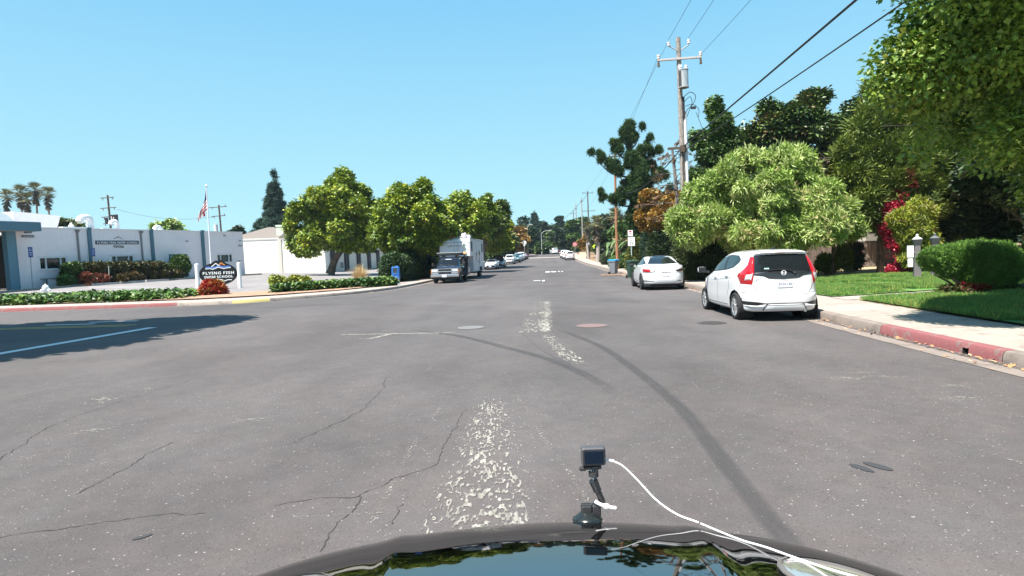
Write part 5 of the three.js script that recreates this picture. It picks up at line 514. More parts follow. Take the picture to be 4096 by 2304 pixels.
// gardens near the hatchback: bougainvillea, nandina, clipped juniper, ferns
shrub('bougainvillea', 'tall bougainvillea with dark crimson flowers in the shade of the juniper', 'shrub', [15.2, 0.35, -26.7], [[-0.2, 2.6, 0, 0.6, 1.3, 0.6], [0.2, 3.8, 0, 0.6, 0.9, 0.6], [0.0, 1.2, 0.1, 0.5, 0.8, 0.5]], 2200, CL.bloom, mLeaf, G.red, 221, { s: 1.4, gap: 0.42, gf: 2.2 });
shrub('bougainvillea', 'bright crimson bougainvillea clump on the ground beside the yellow-green shrub', 'shrub', [15.4, 0.35, -25.9], [[0, 1.15, 0, 0.42, 0.55, 0.42], [-0.35, 0.45, 0.2, 0.4, 0.35, 0.4], [-0.9, 0.2, 0.3, 0.4, 0.2, 0.3], [0.35, 1.6, 0, 0.4, 0.4, 0.4]], 1800, CL.bloom, mLeaf, G.red, 222, { s: 1.1, gap: 0.3, gf: 3 });
shrub('rose_shrub', 'small red flowered shrub beside the wooden fence', 'shrub', [15.2, 0.35, -30.6], [[0, 0.5, 0, 0.5, 0.45, 0.4], [0.1, 1.2, 0, 0.25, 0.7, 0.25], [0.1, 2.0, 0, 0.3, 0.3, 0.3]], 900, CL.small, mLeaf, [[0.02, 0.06, 0.02], [0.04, 0.1, 0.03], [0.08, 0.13, 0.04], [0.4, 0.04, 0.04]], 223, { s: 1.3, gap: 0.4, gf: 2.5 });
shrub('fern_shrub', 'yellow-green fern at the foot of the pale gnarled trunk', 'fern', [13.5, 0.35, -29.0], [[0, 0.4, 0, 0.55, 0.4, 0.45], [0.3, 0.75, 0, 0.3, 0.45, 0.3]], 700, CL.tuft, mLeaf, [[0.16, 0.24, 0.03], [0.24, 0.32, 0.05]], 224, { s: 0.8, up: 0.9 });
shrub('nandina_shrub', 'tall feathery yellow-green shrub left of the lamp post', 'shrub', [14.6, 0.3, -24.6], [[0, 1.9, 0, 0.65, 0.8, 0.6], [0.3, 2.6, 0, 0.5, 0.5, 0.5], [-0.4, 2.3, 0, 0.5, 0.4, 0.45], [0.4, 1.2, 0, 0.5, 0.6, 0.5], [-0.1, 0.9, 0, 0.4, 0.5, 0.4]], 2600, CL.narrow, mLeaf, [[0.13, 0.17, 0.02], [0.24, 0.28, 0.03], [0.38, 0.42, 0.04], [0.24, 0.16, 0.03]], 225, { s: 0.6, tilt: 6.28, gap: 0.3, gf: 2 });
{ // clipped juniper mound on bent bare trunks
  const t = T('clipped_juniper', 'rounded clipped juniper on bent bare trunks at the lawn edge', 'bush', [10.5, 0.25, -15.4]); t.scale.set(0.8, 0.92, 0.8); const R = RNG(23), g = []; for (let k = 0; k < 9; k++) { const x = (R() - 0.5) * 0.3, a = -1.0 + k * 0.22; g.push(tubeR(curve([[x, -0.05, (R() - 0.5) * 0.3], [x + a * 0.4 - 0.1, 0.22 + 0.1 * R(), 0.15 * R()], [x + a * 0.9, 0.5 + 0.1 * R(), (R() - 0.5) * 0.4]], 8), q => 0.05 * (1 - 0.6 * q), 6)); } g.push(tubeR(curve([[-0.15, -0.05, 0.2], [-0.5, 0.25, 0.3], [-0.85, 0.6, 0.25], [-1.0, 0.75, 0.2]], 10), q => 0.06 * (1 - 0.5 * q), 6)); P(t, 'trunk', g, mBarkPale);
  crown(t, 'foliage', [[-0.55, 0.95, 0.1, 0.62, 0.34, 0.6], [0.1, 1.0, 0.2, 0.62, 0.36, 0.62], [0.15, 0.72, 0.4, 0.5, 0.42, 0.45], [0.7, 0.95, 0.05, 0.6, 0.38, 0.6], [0.85, 0.6, 0.15, 0.42, 0.42, 0.5], [0.3, 1.05, -0.5, 0.7, 0.3, 0.6], [-0.2, 0.65, 0.35, 0.42, 0.3, 0.4], [-0.6, 0.95, -0.4, 0.6, 0.3, 0.5], [-0.75, 0.75, 0.2, 0.3, 0.25, 0.35], [0.5, 0.45, 0.3, 0.35, 0.3, 0.4]], 15000, CL.feather, mNeedle, [[0.06, 0.13, 0.02], [0.09, 0.19, 0.025], [0.13, 0.25, 0.035]], 231, { s: 0.72, gap: 0.14, gf: 3, thick: 0.3, up: 1.4 });
  scatter(t, 'berries', 60, CL.bloom, mLeaf, [[0.4, 0.02, 0.03]], 3, Rr => [-0.6 + Rr() * 0.9, 0.1 + Rr() * 0.25, 0.3 + 0.3 * Rr()], { s: 0.5 }); }
shrub('ground_plants', 'low plants and pale stones under the clipped juniper', 'plants', [10.4, 0.25, -15.2], [[0, 0.08, 0, 0.8, 0.12, 0.3], [0.9, 0.06, 0.1, 0.7, 0.1, 0.3]], 420, CL.small, mLeaf, [[0.04, 0.08, 0.02], [0.09, 0.13, 0.03], [0.3, 0.2, 0.1]], 232, { s: 0.8, stem: false });
{ const gk = 'pale stones edging the bed by the right driveway'; const R = RNG(9); let k = 0; for (const [x, z, l] of [[11.6, -15.2, 'pale edging stone nearest the clipped juniper'], [12.15, -15.35, 'broad pale edging stone in the middle of the edging'], [12.8, -15.5, 'pale edging stone nearest the dark car']]) { const t = tag(P(scene, numbered('edging_stone'), (() => { const g = new THREE.IcosahedronGeometry(0.2, 2), p = g.attributes.position; for (let i = 0; i < p.count; i++) { const f = 0.8 + 0.4 * n3(p.getX(i) * 6 + k * 9, p.getY(i) * 6, p.getZ(i) * 6); p.setXYZ(i, p.getX(i) * f * 1.5, p.getY(i) * f * 0.5, p.getZ(i) * f); } g.computeVertexNormals(); return g; })(), M(0.5, 0.42, 0.34, 0.9)), l, 'stone', gk); t.position.set(x, 0.3, z); k++; } }
shrub('rose_bush', 'sparse rose bush with brown blooms beside the dark car', 'bush', [13.2, 0.3, -16.6], [[0.0, 1.7, 0, 0.28, 0.4, 0.28], [0.4, 1.3, 0, 0.3, 0.35, 0.3], [-0.1, 1.0, 0, 0.35, 0.45, 0.3], [0.1, 0.5, 0, 0.4, 0.5, 0.3]], 750, CL.small, mLeaf, [[0.03, 0.07, 0.02], [0.06, 0.11, 0.03], [0.22, 0.17, 0.1]], 233, { s: 1.3, gap: 0.4, gf: 3 });
shrub('flowering_shrub', 'red flowering shrub seen over the dark car', 'shrub', [15.6, 0.2, -19.4], [[0, 0.85, 0, 0.8, 0.45, 0.5]], 900, CL.bloom, mLeaf, G.red, 234, { s: 1.3 });
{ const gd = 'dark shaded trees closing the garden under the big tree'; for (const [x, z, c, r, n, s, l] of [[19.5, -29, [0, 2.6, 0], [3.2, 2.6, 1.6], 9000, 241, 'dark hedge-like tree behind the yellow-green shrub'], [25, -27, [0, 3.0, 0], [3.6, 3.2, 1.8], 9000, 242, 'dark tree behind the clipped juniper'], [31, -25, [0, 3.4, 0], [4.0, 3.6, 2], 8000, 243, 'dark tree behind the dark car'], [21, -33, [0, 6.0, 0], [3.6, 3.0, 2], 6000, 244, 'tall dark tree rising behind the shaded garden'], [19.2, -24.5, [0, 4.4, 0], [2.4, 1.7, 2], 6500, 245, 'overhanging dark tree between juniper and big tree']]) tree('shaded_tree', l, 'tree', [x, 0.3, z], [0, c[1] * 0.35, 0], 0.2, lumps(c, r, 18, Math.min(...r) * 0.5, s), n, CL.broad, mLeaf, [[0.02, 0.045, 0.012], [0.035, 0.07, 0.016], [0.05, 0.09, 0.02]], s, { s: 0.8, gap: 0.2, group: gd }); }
// grass blades on the lawns
tag(scatter(scene, 'grass_blades', 46000, CL.blade, leafM(0.3, 0.8), [[0.08, 0.19, 0.03], [0.11, 0.25, 0.04], [0.16, 0.31, 0.05], [0.28, 0.32, 0.07]], 77, R => { const near = R() < 0.45; let x, z; if (near) { const a = R(); z = -7.5 - R() * 7.6 - 0.9 * Math.sin(a * 1.2) * 0.8; x = SWx(z) - 0.03 + a * 8; } else { const a = R(); x = 7.64 + a * 9.4; z = -16.4 - a * 1.6 - R() * (7.1 + 1.2 * Math.sin(a * 4)); } if (n2(x * 0.8, z * 0.8, 0, 5) > 0.78) return null; return [x, hR(x, z) + 0.05, z]; }, { s: 1.0, up: 0.5 }), 'short green lawn grass beside the right pavement', 'grass');
// distant trees closing the street
{ const gf = 'distant trees closing the end of the street', R = RNG(25); const far = (x, z, c, r, n, pal, s, l) => tree('distant_tree', l, 'tree', [x, gs(z), z], [0, c[1] * 0.4, 0], 0.3, lumps(c, r, 12, Math.min(...r) * 0.5, s), n, CL.far, mLeaf, pal, s, { s: 1.3, gap: 0.3, gf: 0.4, group: gf, nl: 5 });
  const P3 = [G.dark, G.mid, G.olive, G.yellow, G.orange];
  const spec = [[-12.5, -118, 3.0, 2.6, 3, 1, 'green tree beyond the bright yellow tree'], [-12, -130, 3.6, 3.2, 3.4, 2, 'olive tree beyond the last parked cars on the left'], [-9.5, -142, 3.8, 2.8, 3.4, 4, 'orange-topped tree at the far left corner'], [-15, -150, 5.2, 4, 5, 0, 'dark tree behind the far left corner'], [-6.5, -170, 3.6, 4.0, 3.6, 0, 'dark rounded tree behind the white round sign'], [-1.5, -176, 3.2, 3.2, 3.0, 1, 'mid green tree with pale crown in the gap of the street'], [3.2, -172, 3.5, 3.2, 3.4, 0, 'dark tree above the crossing white car'], [8, -168, 4.6, 3.6, 4.4, 1, 'green tree behind the far right corner'], [13, -160, 5, 4, 4.6, 0, 'dark tree right of the far poles'], [-22, -150, 5.2, 4.4, 5, 2, 'olive tree half hidden by the yellow tree'], [-1, -215, 5.6, 7, 4.8, 0, 'dark tree line under the tall conifer'], [9, -215, 6.2, 7, 5.2, 0, 'dark tree line right of the tall conifer'], [20, -200, 7, 7, 6, 0, 'dark tree line at the right end'], [-14, -220, 6.6, 7, 5.6, 0, 'dark tree line left of the tall conifer'], [-30, -215, 7, 8, 6, 2, 'olive tree line far left of the tall conifer'], [3, -230, 9.4, 1.4, 4.6, 0, 'narrow dark tree top right of the tall conifer'], [-2.5, -163, 1.6, 2.4, 1.4, 1, 'low rounded bush at the end of the street'], [-11, -163, 2.0, 2.8, 1.9, 1, 'low green bush by the far left corner'], [-26, -180, 7, 5, 6, 0, 'dark tree behind the left tree row']];
  spec.forEach(([x, z, h, w, v, p, l], i) => far(x, z, [0, h, 0], [w, v, w * 0.8], 1500 + Math.round(w * 220), P3[p], 300 + i, l));
  const t = T('tall_conifer', 'tall pointed redwood on the axis of the street', 'tree', [-6.2, gs(-201), -201]); P(t, 'trunk', tubeR([[0, 0, 0], [0, 7, 0], [0, 14.2, 0]], k => 0.4 * (1 - 0.92 * k), 8), mBark); const b = [], g = []; for (let k = 0; k < 15; k++) { const y = 2.6 + k * 0.8, L = 3.4 * Math.pow(1 - k / 15.5, 0.85) * (0.8 + 0.35 * R()), n = 6; for (let j = 0; j < n; j++) { const a = j * 1.05 + k * 0.7, ex = Math.cos(a) * L, ez = Math.sin(a) * L; g.push(bar([0, y + 0.2, 0], [ex, y - 0.25, ez], 0.05, 0.01, 4)); for (const q of [0.4, 0.72, 0.98]) b.push([ex * q, y - 0.2 * q, ez * q, 0.5, 0.24, 0.5]); } } b.push([0, 14.2, 0, 0.2, 0.8, 0.2]); P(t, 'branches', g, mBark); crown(t, 'crown', b, 4200, CL.farneedle, mNeedle, G.blue, 26, { s: 0.62, gap: 0.1 });
}
// tall street tree left of the camera, outside the frame, that shades the side street
tree('corner_tree', 'tall tree outside the frame shading the side street', 'tree', [-18.4, 0, -8.6], [0.3, 4, 0], 0.35, [...lumps([0.6, 8.6, 0], [5.0, 4.4, 4.2], 44, 1.5, 401), [3.4, 9.6, 0.6, 1.6, 0.5, 0.4], [3.6, 10.4, 1.4, 1.5, 0.4, 0.35], [3.2, 9.0, 2.0, 1.4, 0.4, 0.4], [3.0, 12.0, 2.2, 1.5, 0.4, 0.35]], 13000, CL.broad, mLeaf, G.mid, 401, { s: 1.1, gap: 0.3 });
// ---------------------------------------------------------------- vehicles: bodies lofted from level outlines
const pow = Math.pow, ab = Math.abs;
function bodySurf(L) { // L: [y, halfWidth, zRear, zFront, nRear, nFront]
  const tab = [], n = L.length, N = 300; const cr = (p, k, t) => { const a = L[Math.max(0, k - 1)][p], b = L[k][p], c = L[k + 1][p], d = L[Math.min(n - 1, k + 2)][p]; const m0 = k ? (c - a) / 2 : c - b, m1 = k + 2 < n ? (d - b) / 2 : c - b; const lim = (m, s) => (s === 0 || m * s < 0) ? 0 : ab(m) > 3 * ab(s) ? 3 * s : m; const s = c - b, A = lim(m0, s), B = lim(m1, s), t2 = t * t, t3 = t2 * t; return (2 * t3 - 3 * t2 + 1) * b + (t3 - 2 * t2 + t) * A + (-2 * t3 + 3 * t2) * c + (t3 - t2) * B; };
  for (let i = 0; i <= N; i++) { const f = i / N * (n - 1), k = Math.min(n - 2, Math.floor(f)); tab.push([0, 1, 2, 3, 4, 5].map(p => cr(p, k, f - k))); }
  const at = y => { let lo = 0, hi = N; while (hi - lo > 1) { const m = (lo + hi) >> 1; if (tab[m][0] <= y) lo = m; else hi = m; } const t = cl((y - tab[lo][0]) / Math.max(1e-6, tab[hi][0] - tab[lo][0])); return tab[lo].map((v, p) => v + (tab[hi][p] - v) * t); };
  const side = (z, y) => { const l = at(y), c = (l[2] + l[3]) / 2, h = (l[2] - l[3]) / 2, e = z > c ? l[4] : l[5]; return l[1] * pow(Math.max(0, 1 - pow(ab(z - c) / h, e)), 1 / e); };
  const end = (x, y, s) => { const l = at(y), c = (l[2] + l[3]) / 2, h = (l[2] - l[3]) / 2, e = s > 0 ? l[4] : l[5]; return c + s * h * pow(Math.max(0, 1 - pow(Math.min(1, ab(x) / l[1]), e)), 1 / e); };
  return { at, tab, N, side, end };
}
function bodyMesh(S0, arches, rows = 60, K = 200, r = 0.36) {
  const pos = [], idx = [], J = rows; const ring = l => { const c = (l[2] + l[3]) / 2, h = (l[2] - l[3]) / 2, o = [], w = l[1], per = 4 * (w + h); for (let k = 0; k < K; k++) { let s = k / K * per, px, pz; if (s < w) { px = s; pz = h; } else if (s < w + 2 * h) { px = w; pz = h - (s - w); } else if (s < 3 * w + 2 * h) { px = w - (s - w - 2 * h); pz = -h; } else if (s < 3 * w + 4 * h) { px = -w; pz = -h + (s - 3 * w - 2 * h); } else { px = -w + (s - 3 * w - 4 * h); pz = h; } const e = pz > 0 ? l[4] : l[5], q = pow(pow(ab(px / w), e) + pow(ab(pz / h), e), -1 / e); o.push([px * q, l[0], c + pz * q]); } return o; };
  for (let j = 0; j <= J; j++) for (const p of ring(S0.tab[Math.round(j / J * S0.N)])) pos.push(...p);
  const inA = i => { const x = pos[i * 3], y = pos[i * 3 + 1], z = pos[i * 3 + 2]; for (const [zc, yc, ra] of arches) if ((z - zc) ** 2 + (y - yc) ** 2 < ra * ra && y > yc - ra) return [zc, yc, ra]; return null; };
  for (let j = 0; j < J; j++) for (let k = 0; k < K; k++) { const a = j * K + k, b = j * K + (k + 1) % K, c = a + K, d = b + K; let cx = 0, cyy = 0, cz = 0; for (const q of [a, b, c, d]) { cx += pos[q * 3] / 4; cyy += pos[q * 3 + 1] / 4; cz += pos[q * 3 + 2] / 4; } let skip = false; for (const [zc, yc, ra] of arches) if ((cz - zc) ** 2 + (cyy - yc) ** 2 < ra * ra && ab(cx) > 0.4) skip = true; if (!skip) idx.push(a, b, c, b, d, c); }
  const usedV = new Set(idx); for (const i of usedV) { const A = inA(i); if (A && ab(pos[i * 3]) > 0.4) { const dz = pos[i * 3 + 2] - A[0], dy = pos[i * 3 + 1] - A[1], l = Math.hypot(dz, dy) || 1e-3; const nz = A[0] + dz / l * A[2], ny = Math.max(pos[1], A[1] + dy / l * A[2]); const s = Math.sign(pos[i * 3]); pos[i * 3 + 2] = nz; pos[i * 3 + 1] = ny; pos[i * 3] = s * S0.side(nz, ny); } }
  const top = pos.length / 3, l = S0.tab[S0.N]; pos.push(0, l[0] + 0.012, (l[2] + l[3]) / 2); for (let k = 0; k < K; k++) idx.push(J * K + k, J * K + (k + 1) % K, top);
  const g = new THREE.BufferGeometry(); g.setAttribute('position', new THREE.Float32BufferAttribute(pos, 3)); g.setIndex(idx.map((v, i) => idx[i - i % 3 + [0, 1, 2][i % 3]])); g.computeVertexNormals(); return g;
}
const plerp = (L, t) => { const f = cl(t) * (L.length - 1), k = Math.min(L.length - 2, Math.floor(f)), u = f - k; return [L[k][0] + (L[k + 1][0] - L[k][0]) * u, L[k][1] + (L[k + 1][1] - L[k][1]) * u]; };
function patch(fn, A, B, off, o = {}) { // ruled patch between two edge polylines on surface fn(a,b)->[x,y,z], lifted along the normal
  const nu = o.nu ?? 6, nv = o.nv ?? 14, u0 = o.u0 ?? 0, u1 = o.u1 ?? 1, v0 = o.v0 ?? 0, v1 = o.v1 ?? 1, e = 0.004; const P0 = (u, v) => { const a = plerp(A, v), b = plerp(B, v); return [a[0] + (b[0] - a[0]) * u, a[1] + (b[1] - a[1]) * u]; };
  return grid(nu, nv, (uu, vv) => { const [a, b] = P0(u0 + (u1 - u0) * uu, v0 + (v1 - v0) * vv), p = V(...fn(a, b)), q = V(...fn(a + e, b)).sub(p), w = V(...fn(a, b + e)).sub(p), n = q.cross(w).normalize(); const c = o.out || [0, p.y, 0]; if (n.dot(V(p.x - c[0], (p.y - c[1]) || 0.0, p.z - c[2])) < 0) n.negate(); const ed = Math.min(1, 6 * Math.min(uu, 1 - uu, vv, 1 - vv) + (o.sharp ?? 0)); const h = off + (o.bulge ?? 0) * ed; return [p.x + n.x * h, p.y + n.y * h, p.z + n.z * h]; }, (a, b) => o.rot ? [a, b] : [b, a]);
}
const mirrorX = g => { const c = g.clone(); c.scale(-1, 1, 1); const ix = c.index; if (ix) { const a = ix.array; for (let i = 0; i < a.length; i += 3) { const t = a[i]; a[i] = a[i + 1]; a[i + 1] = t; } } c.computeVertexNormals(); return c; };
const paint = (r, g, b, o = {}) => new THREE.MeshPhysicalMaterial({ color: lin(r, g, b), roughness: 0.35, clearcoat: 1, clearcoatRoughness: 0.03, ...o });
const mCarGlass = new THREE.MeshPhysicalMaterial({ color: lin(0.01, 0.013, 0.015), roughness: 0.03, ior: 1.5 }), mTyre = M(0.016, 0.016, 0.017, 0.85), mTrim = M(0.014, 0.014, 0.015, 0.4), mSeam = M(0.03, 0.03, 0.03, 0.9), mUnder = M(0.008, 0.008, 0.009, 0.95), mRedL = new THREE.MeshPhysicalMaterial({ color: lin(0.42, 0.008, 0.014), roughness: 0.12, clearcoat: 1 }), mClearL = new THREE.MeshPhysicalMaterial({ color: lin(0.55, 0.54, 0.55), roughness: 0.15, clearcoat: 1 }), mAmber = M(0.5, 0.2, 0.05, 0.2), mRim = M(0.55, 0.56, 0.57, 0.3, { metalness: 0.7 }), mRimD = M(0.06, 0.06, 0.065, 0.35, { metalness: 0.5 });
function wheel(parent, x, y, z, r, w, rim, mR, spokes = 9) { const s = Math.sign(x), g = new THREE.Group(); g.name = 'wheel'; g.position.set(x, y, z); g.rotation.y = s > 0 ? 0 : Math.PI; parent.add(g); const h = w / 2, pr = [[rim, -h * 0.9], [rim + 0.01, -h], [r - 0.03, -h], [r - 0.006, -h * 0.75], [r, -h * 0.4], [r, h * 0.4], [r - 0.006, h * 0.75], [r - 0.03, h], [rim + 0.02, h], [rim, h * 0.85], [rim - 0.01, h * 0.5]]; P(g, 'tyre', new THREE.LatheGeometry(pr.map(p => new THREE.Vector2(p[0], p[1])), 36).rotateZ(-Math.PI / 2), mTyre); const q = [new THREE.LatheGeometry([[rim * 0.93, h * 0.72], [rim * 0.97, h * 0.86], [rim, h * 0.88], [rim, h * 0.4], [rim * 0.9, -h * 0.2]].map(p => new THREE.Vector2(p[0], p[1])), 36).rotateZ(-Math.PI / 2), new THREE.CylinderGeometry(rim * 0.2, rim * 0.2, 0.03, 18).rotateZ(Math.PI / 2).translate(h * 0.72, 0, 0)]; for (let k = 0; k < spokes; k++) { const a = k / spokes * 6.2832; q.push(bx(0.02, rim * 0.82, rim * (spokes > 6 ? 0.1 : 0.2)).translate(h * 0.68, rim * 0.52, 0).rotateX(a)); if (spokes > 6) q.push(bx(0.018, rim * 0.4, rim * 0.07).translate(0, rim * 0.2, 0).rotateX(0.5).translate(h * 0.69, rim * 0.52, 0.0).rotateX(a)); } P(g, 'rim', q, mR); P(g, 'brake_disc', new THREE.CylinderGeometry(rim * 0.75, rim * 0.75, 0.02, 24).rotateZ(Math.PI / 2).translate(-h * 0.1, 0, 0), mUnder); return g; }
const plateTex = (txt, bg = '#ecebf0', fg = '#3b3f66') => canvasTex(256, 128, (g, w, h) => { g.fillStyle = bg; g.fillRect(0, 0, w, h); g.strokeStyle = '#b9b8c4'; g.lineWidth = 5; g.strokeRect(3, 3, w - 6, h - 6); g.fillStyle = fg; if (txt) { g.font = 'bold 66px sans-serif'; g.textAlign = 'center'; g.textBaseline = 'middle'; g.save(); const m = g.measureText(txt).width; g.translate(w / 2, h / 2 + 8); g.scale(Math.min(1, 232 / m), 1.15); g.fillText(txt, 0, 0); g.restore(); } g.fillStyle = '#a33b4a'; g.fillRect(80, 9, 96, 9); });
const plate = (par, txt, x, y, z, tilt = 0) => { const f = P(par, 'number_plate', rb(0.31, 0.16, 0.012, 0, 0, 0, 0.006).rotateX(tilt).translate(x, y, z), M(0.62, 0.62, 0.66, 0.5)); P(f, 'print', new THREE.PlaneGeometry(0.298, 0.148).translate(0, 0, 0.0085).rotateX(tilt).translate(x, y, z), new THREE.MeshStandardMaterial({ map: plateTex(txt), roughness: 0.5 })); };
const front = g => g; // z- is the nose
// ---- white hatchback
{
  const t = T('hatchback', 'white hatchback with tall red tail lights parked nearest on the right', 'car', [4.785, 0, -14.39], 0.0); const W = paint(0.68, 0.68, 0.685);
  const S0 = bodySurf([[0.215, 0.79, 1.96, -1.92, 5, 3], [0.26, 0.825, 2.01, -1.98, 4.8, 3.1], [0.40, 0.842, 2.05, -2.04, 4.6, 3.2], [0.50, 0.848, 2.055, -2.045, 4.8, 3.2], [0.575, 0.848, 2.035, -2.03, 5, 3.2], [0.62, 0.848, 1.985, -2.0, 5.2, 3.2], [0.78, 0.85, 1.97, -1.93, 5.2, 3.2], [0.88, 0.84, 1.965, -1.68, 5.2, 3.2], [0.98, 0.822, 1.95, -1.22, 5.4, 3.4], [1.04, 0.803, 1.935, -1.04, 5.6, 3.6], [1.20, 0.738, 1.87, -0.74, 6, 4], [1.34, 0.672, 1.80, -0.44, 6.5, 4], [1.42, 0.625, 1.77, -0.2, 6.5, 4], [1.465, 0.575, 1.745, 0.0, 6, 4], [1.49, 0.5, 1.66, 0.12, 5, 4], [1.512, 0.36, 1.45, 0.3, 4, 3.5], [1.522, 0.2, 1.2, 0.45, 3, 3]]);
  P(t, 'body', bodyMesh(S0, [[1.34, 0.3, 0.345], [-1.19, 0.3, 0.345]], 76, 260), W); P(t, 'underbody', [bx(1.2, 0.55, 3.6, 0, 0.46, 0), bx(1.3, 0.08, 3.5, 0, 0.245, 0)], mUnder);
  for (const [x, z] of [[0.745, 1.34], [-0.745, 1.34], [0.745, -1.19], [-0.745, -1.19]]) { wheel(t, x, 0.298, z, 0.298, 0.185, 0.212, mRim, 10); P(t, 'wheel_well', new THREE.CylinderGeometry(0.345, 0.345, 0.3, 24, 1, true, -Math.PI / 2, Math.PI).rotateX(Math.PI / 2).rotateY(Math.PI / 2).translate(Math.sign(x) * 0.66, 0.3, z), new THREE.MeshStandardMaterial({ color: lin(0.01, 0.01, 0.01), roughness: 1, side: THREE.DoubleSide })); }
  const sd = s => (z, y) => [s * S0.side(z, y), y, z], rr = (x, y) => [x, y, S0.end(x, y, 1)], ff = (x, y) => [x, y, S0.end(x, y, -1)];
  const LB = [[-1.0, 0.985], [-0.5, 1.02], [0.1, 1.05], [0.7, 1.085], [1.12, 1.14], [1.36, 1.25]], LT = [[-0.98, 1.005], [-0.52, 1.235], [-0.1, 1.385], [0.6, 1.425], [1.12, 1.405], [1.38, 1.32]];
  for (const s of [-1, 1]) { P(t, 'window_trim', patch(sd(s), LB, LT, 0.002, { nv: 30 }), mTrim); for (const [a, b] of [[0.07, 0.53], [0.565, 0.83], [0.85, 0.98]]) P(t, 'side_window', patch(sd(s), LB, LT, 0.005, { v0: a, v1: b, u0: 0.06, u1: 0.93, nv: 18 }), mCarGlass);
    const seam = (a, b, n = 14) => { const d = V(b[0] - a[0], b[1] - a[1], 0).normalize(), k = 0.005; return patch(sd(s), [[a[0] - d.y * k, a[1] + d.x * k], [b[0] - d.y * k, b[1] + d.x * k]], [[a[0] + d.y * k, a[1] - d.x * k], [b[0] + d.y * k, b[1] - d.x * k]], 0.0025, { nu: 1, nv: n }); };
    P(t, 'door_seam', [seam([-1.0, 0.98], [-0.86, 0.5]), seam([-0.86, 0.5], [-0.84, 0.3]), seam([0.12, 1.05], [0.1, 0.32]), seam([-0.84, 0.3], [0.86, 0.3], 24), seam([1.02, 1.1], [1.0, 0.72]), seam([1.0, 0.72], [0.86, 0.5]), seam([1.62, 0.62], [1.98, 0.6])], mSeam);
    P(t, 'door_handle', [rb(0.03, 0.035, 0.2, s * (S0.side(-0.06, 0.9) + 0.02), 0.9, -0.06, 0.014), rb(0.03, 0.035, 0.2, s * (S0.side(0.82, 0.95) + 0.02), 0.95, 0.82, 0.014)], W); P(t, 'crease', patch(sd(s), [[-0.7, 0.80], [0.0, 0.835], [0.7, 0.885], [1.3, 0.95]], [[-0.7, 0.815], [0.0, 0.85], [0.7, 0.90], [1.3, 0.965]], 0.0, { bulge: 0.007, nv: 20, nu: 2 }), W);
    const mr = P(t, 'mirror', [rb(0.2, 0.15, 0.11, s * 0.99, 1.06, -0.78, 0.05, 3)], W); P(mr, 'mirror_back', [rb(0.195, 0.145, 0.04, s * 0.99, 1.06, -0.725, 0.018), bar([s * 0.8, 1.0, -0.8], [s * 0.93, 1.03, -0.78], 0.03)], mTrim);
    // tail lamp: red boomerang with a clear lower lens
    const q = g => s > 0 ? g : mirrorX(g); const lamp = P(t, 'tail_light', [q(patch(rr, [[0.53, 1.37], [0.555, 1.2], [0.575, 1.06], [0.585, 0.98], [0.6, 0.9], [0.62, 0.785]], [[0.59, 1.37], [0.66, 1.2], [0.735, 1.09], [0.785, 1.02], [0.80, 0.96], [0.78, 0.80]], 0.004, { bulge: 0.022, nv: 34, nu: 10 }))], mRedL); P(lamp, 'clear_lens', q(patch(rr, [[0.605, 1.005], [0.615, 0.95], [0.635, 0.885]], [[0.70, 1.0], [0.715, 0.95], [0.725, 0.875]], 0.022, { bulge: 0.012 })), mClearL); P(lamp, 'chrome_edge', q(patch(rr, [[0.6, 1.02], [0.63, 0.88]], [[0.612, 1.02], [0.642, 0.88]], 0.028)), mClearL);
    P(t, 'headlight', q(patch(ff, [[0.45, 0.72], [0.78, 0.80]], [[0.42, 0.82], [0.77, 0.90]], 0.004, { bulge: 0.01, out: [0, 0.8, 0] })), mClearL);
    P(t, 'bumper_vent', q(patch(rr, [[0.42, 0.38], [0.56, 0.345], [0.74, 0.35]], [[0.40, 0.392], [0.56, 0.42], [0.77, 0.432]], 0.004, { nv: 16 })), mTrim); P(t, 'bumper_fin', q(patch(rr, [[0.40, 0.30], [0.52, 0.315], [0.74, 0.325]], [[0.385, 0.372], [0.54, 0.338], [0.75, 0.347]], 0.004, { bulge: 0.018, nv: 14 })), W); P(t, 'bumper_slash', q(patch(rr, [[0.455, 0.245], [0.37, 0.37]], [[0.435, 0.24], [0.355, 0.37]], 0.006)), mTrim); }
  P(t, 'windscreen', patch(ff, [[-0.74, 1.06], [0.74, 1.06]], [[-0.56, 1.42], [0.56, 1.42]], 0.004, { nv: 20, nu: 8 }), mCarGlass);
  P(t, 'rear_window', patch(rr, [[-0.595, 1.0], [-0.3, 0.99], [0, 0.985], [0.3, 0.99], [0.595, 1.0]], [[-0.535, 1.39], [-0.3, 1.405], [0, 1.41], [0.3, 1.405], [0.535, 1.39]], 0.006, { nv: 30, nu: 14 }), mCarGlass);
  P(t, 'hatch_trim', patch(rr, [[-0.6, 0.985], [-0.4, 0.955], [-0.3, 0.905], [0, 0.885], [0.3, 0.905], [0.4, 0.955], [0.6, 0.985]], [[-0.6, 1.02], [-0.4, 1.045], [-0.3, 1.05], [0, 1.052], [0.3, 1.05], [0.4, 1.045], [0.6, 1.02]], 0.009, { nv: 36, nu: 6, bulge: 0.008 }), paint(0.015, 0.015, 0.018));
  P(t, 'roof_spoiler', patch(rr, [[-0.56, 1.405], [0, 1.425], [0.56, 1.405]], [[-0.53, 1.445], [0, 1.462], [0.53, 1.445]], 0.006, { bulge: 0.05, nv: 24, sharp: 0.25 }), W);
  P(t, 'hatch_panel_edge', patch(rr, [[-0.44, 0.94], [-0.36, 0.86], [-0.34, 0.78]], [[-0.425, 0.955], [-0.34, 0.87], [-0.32, 0.78]], 0.004), W);
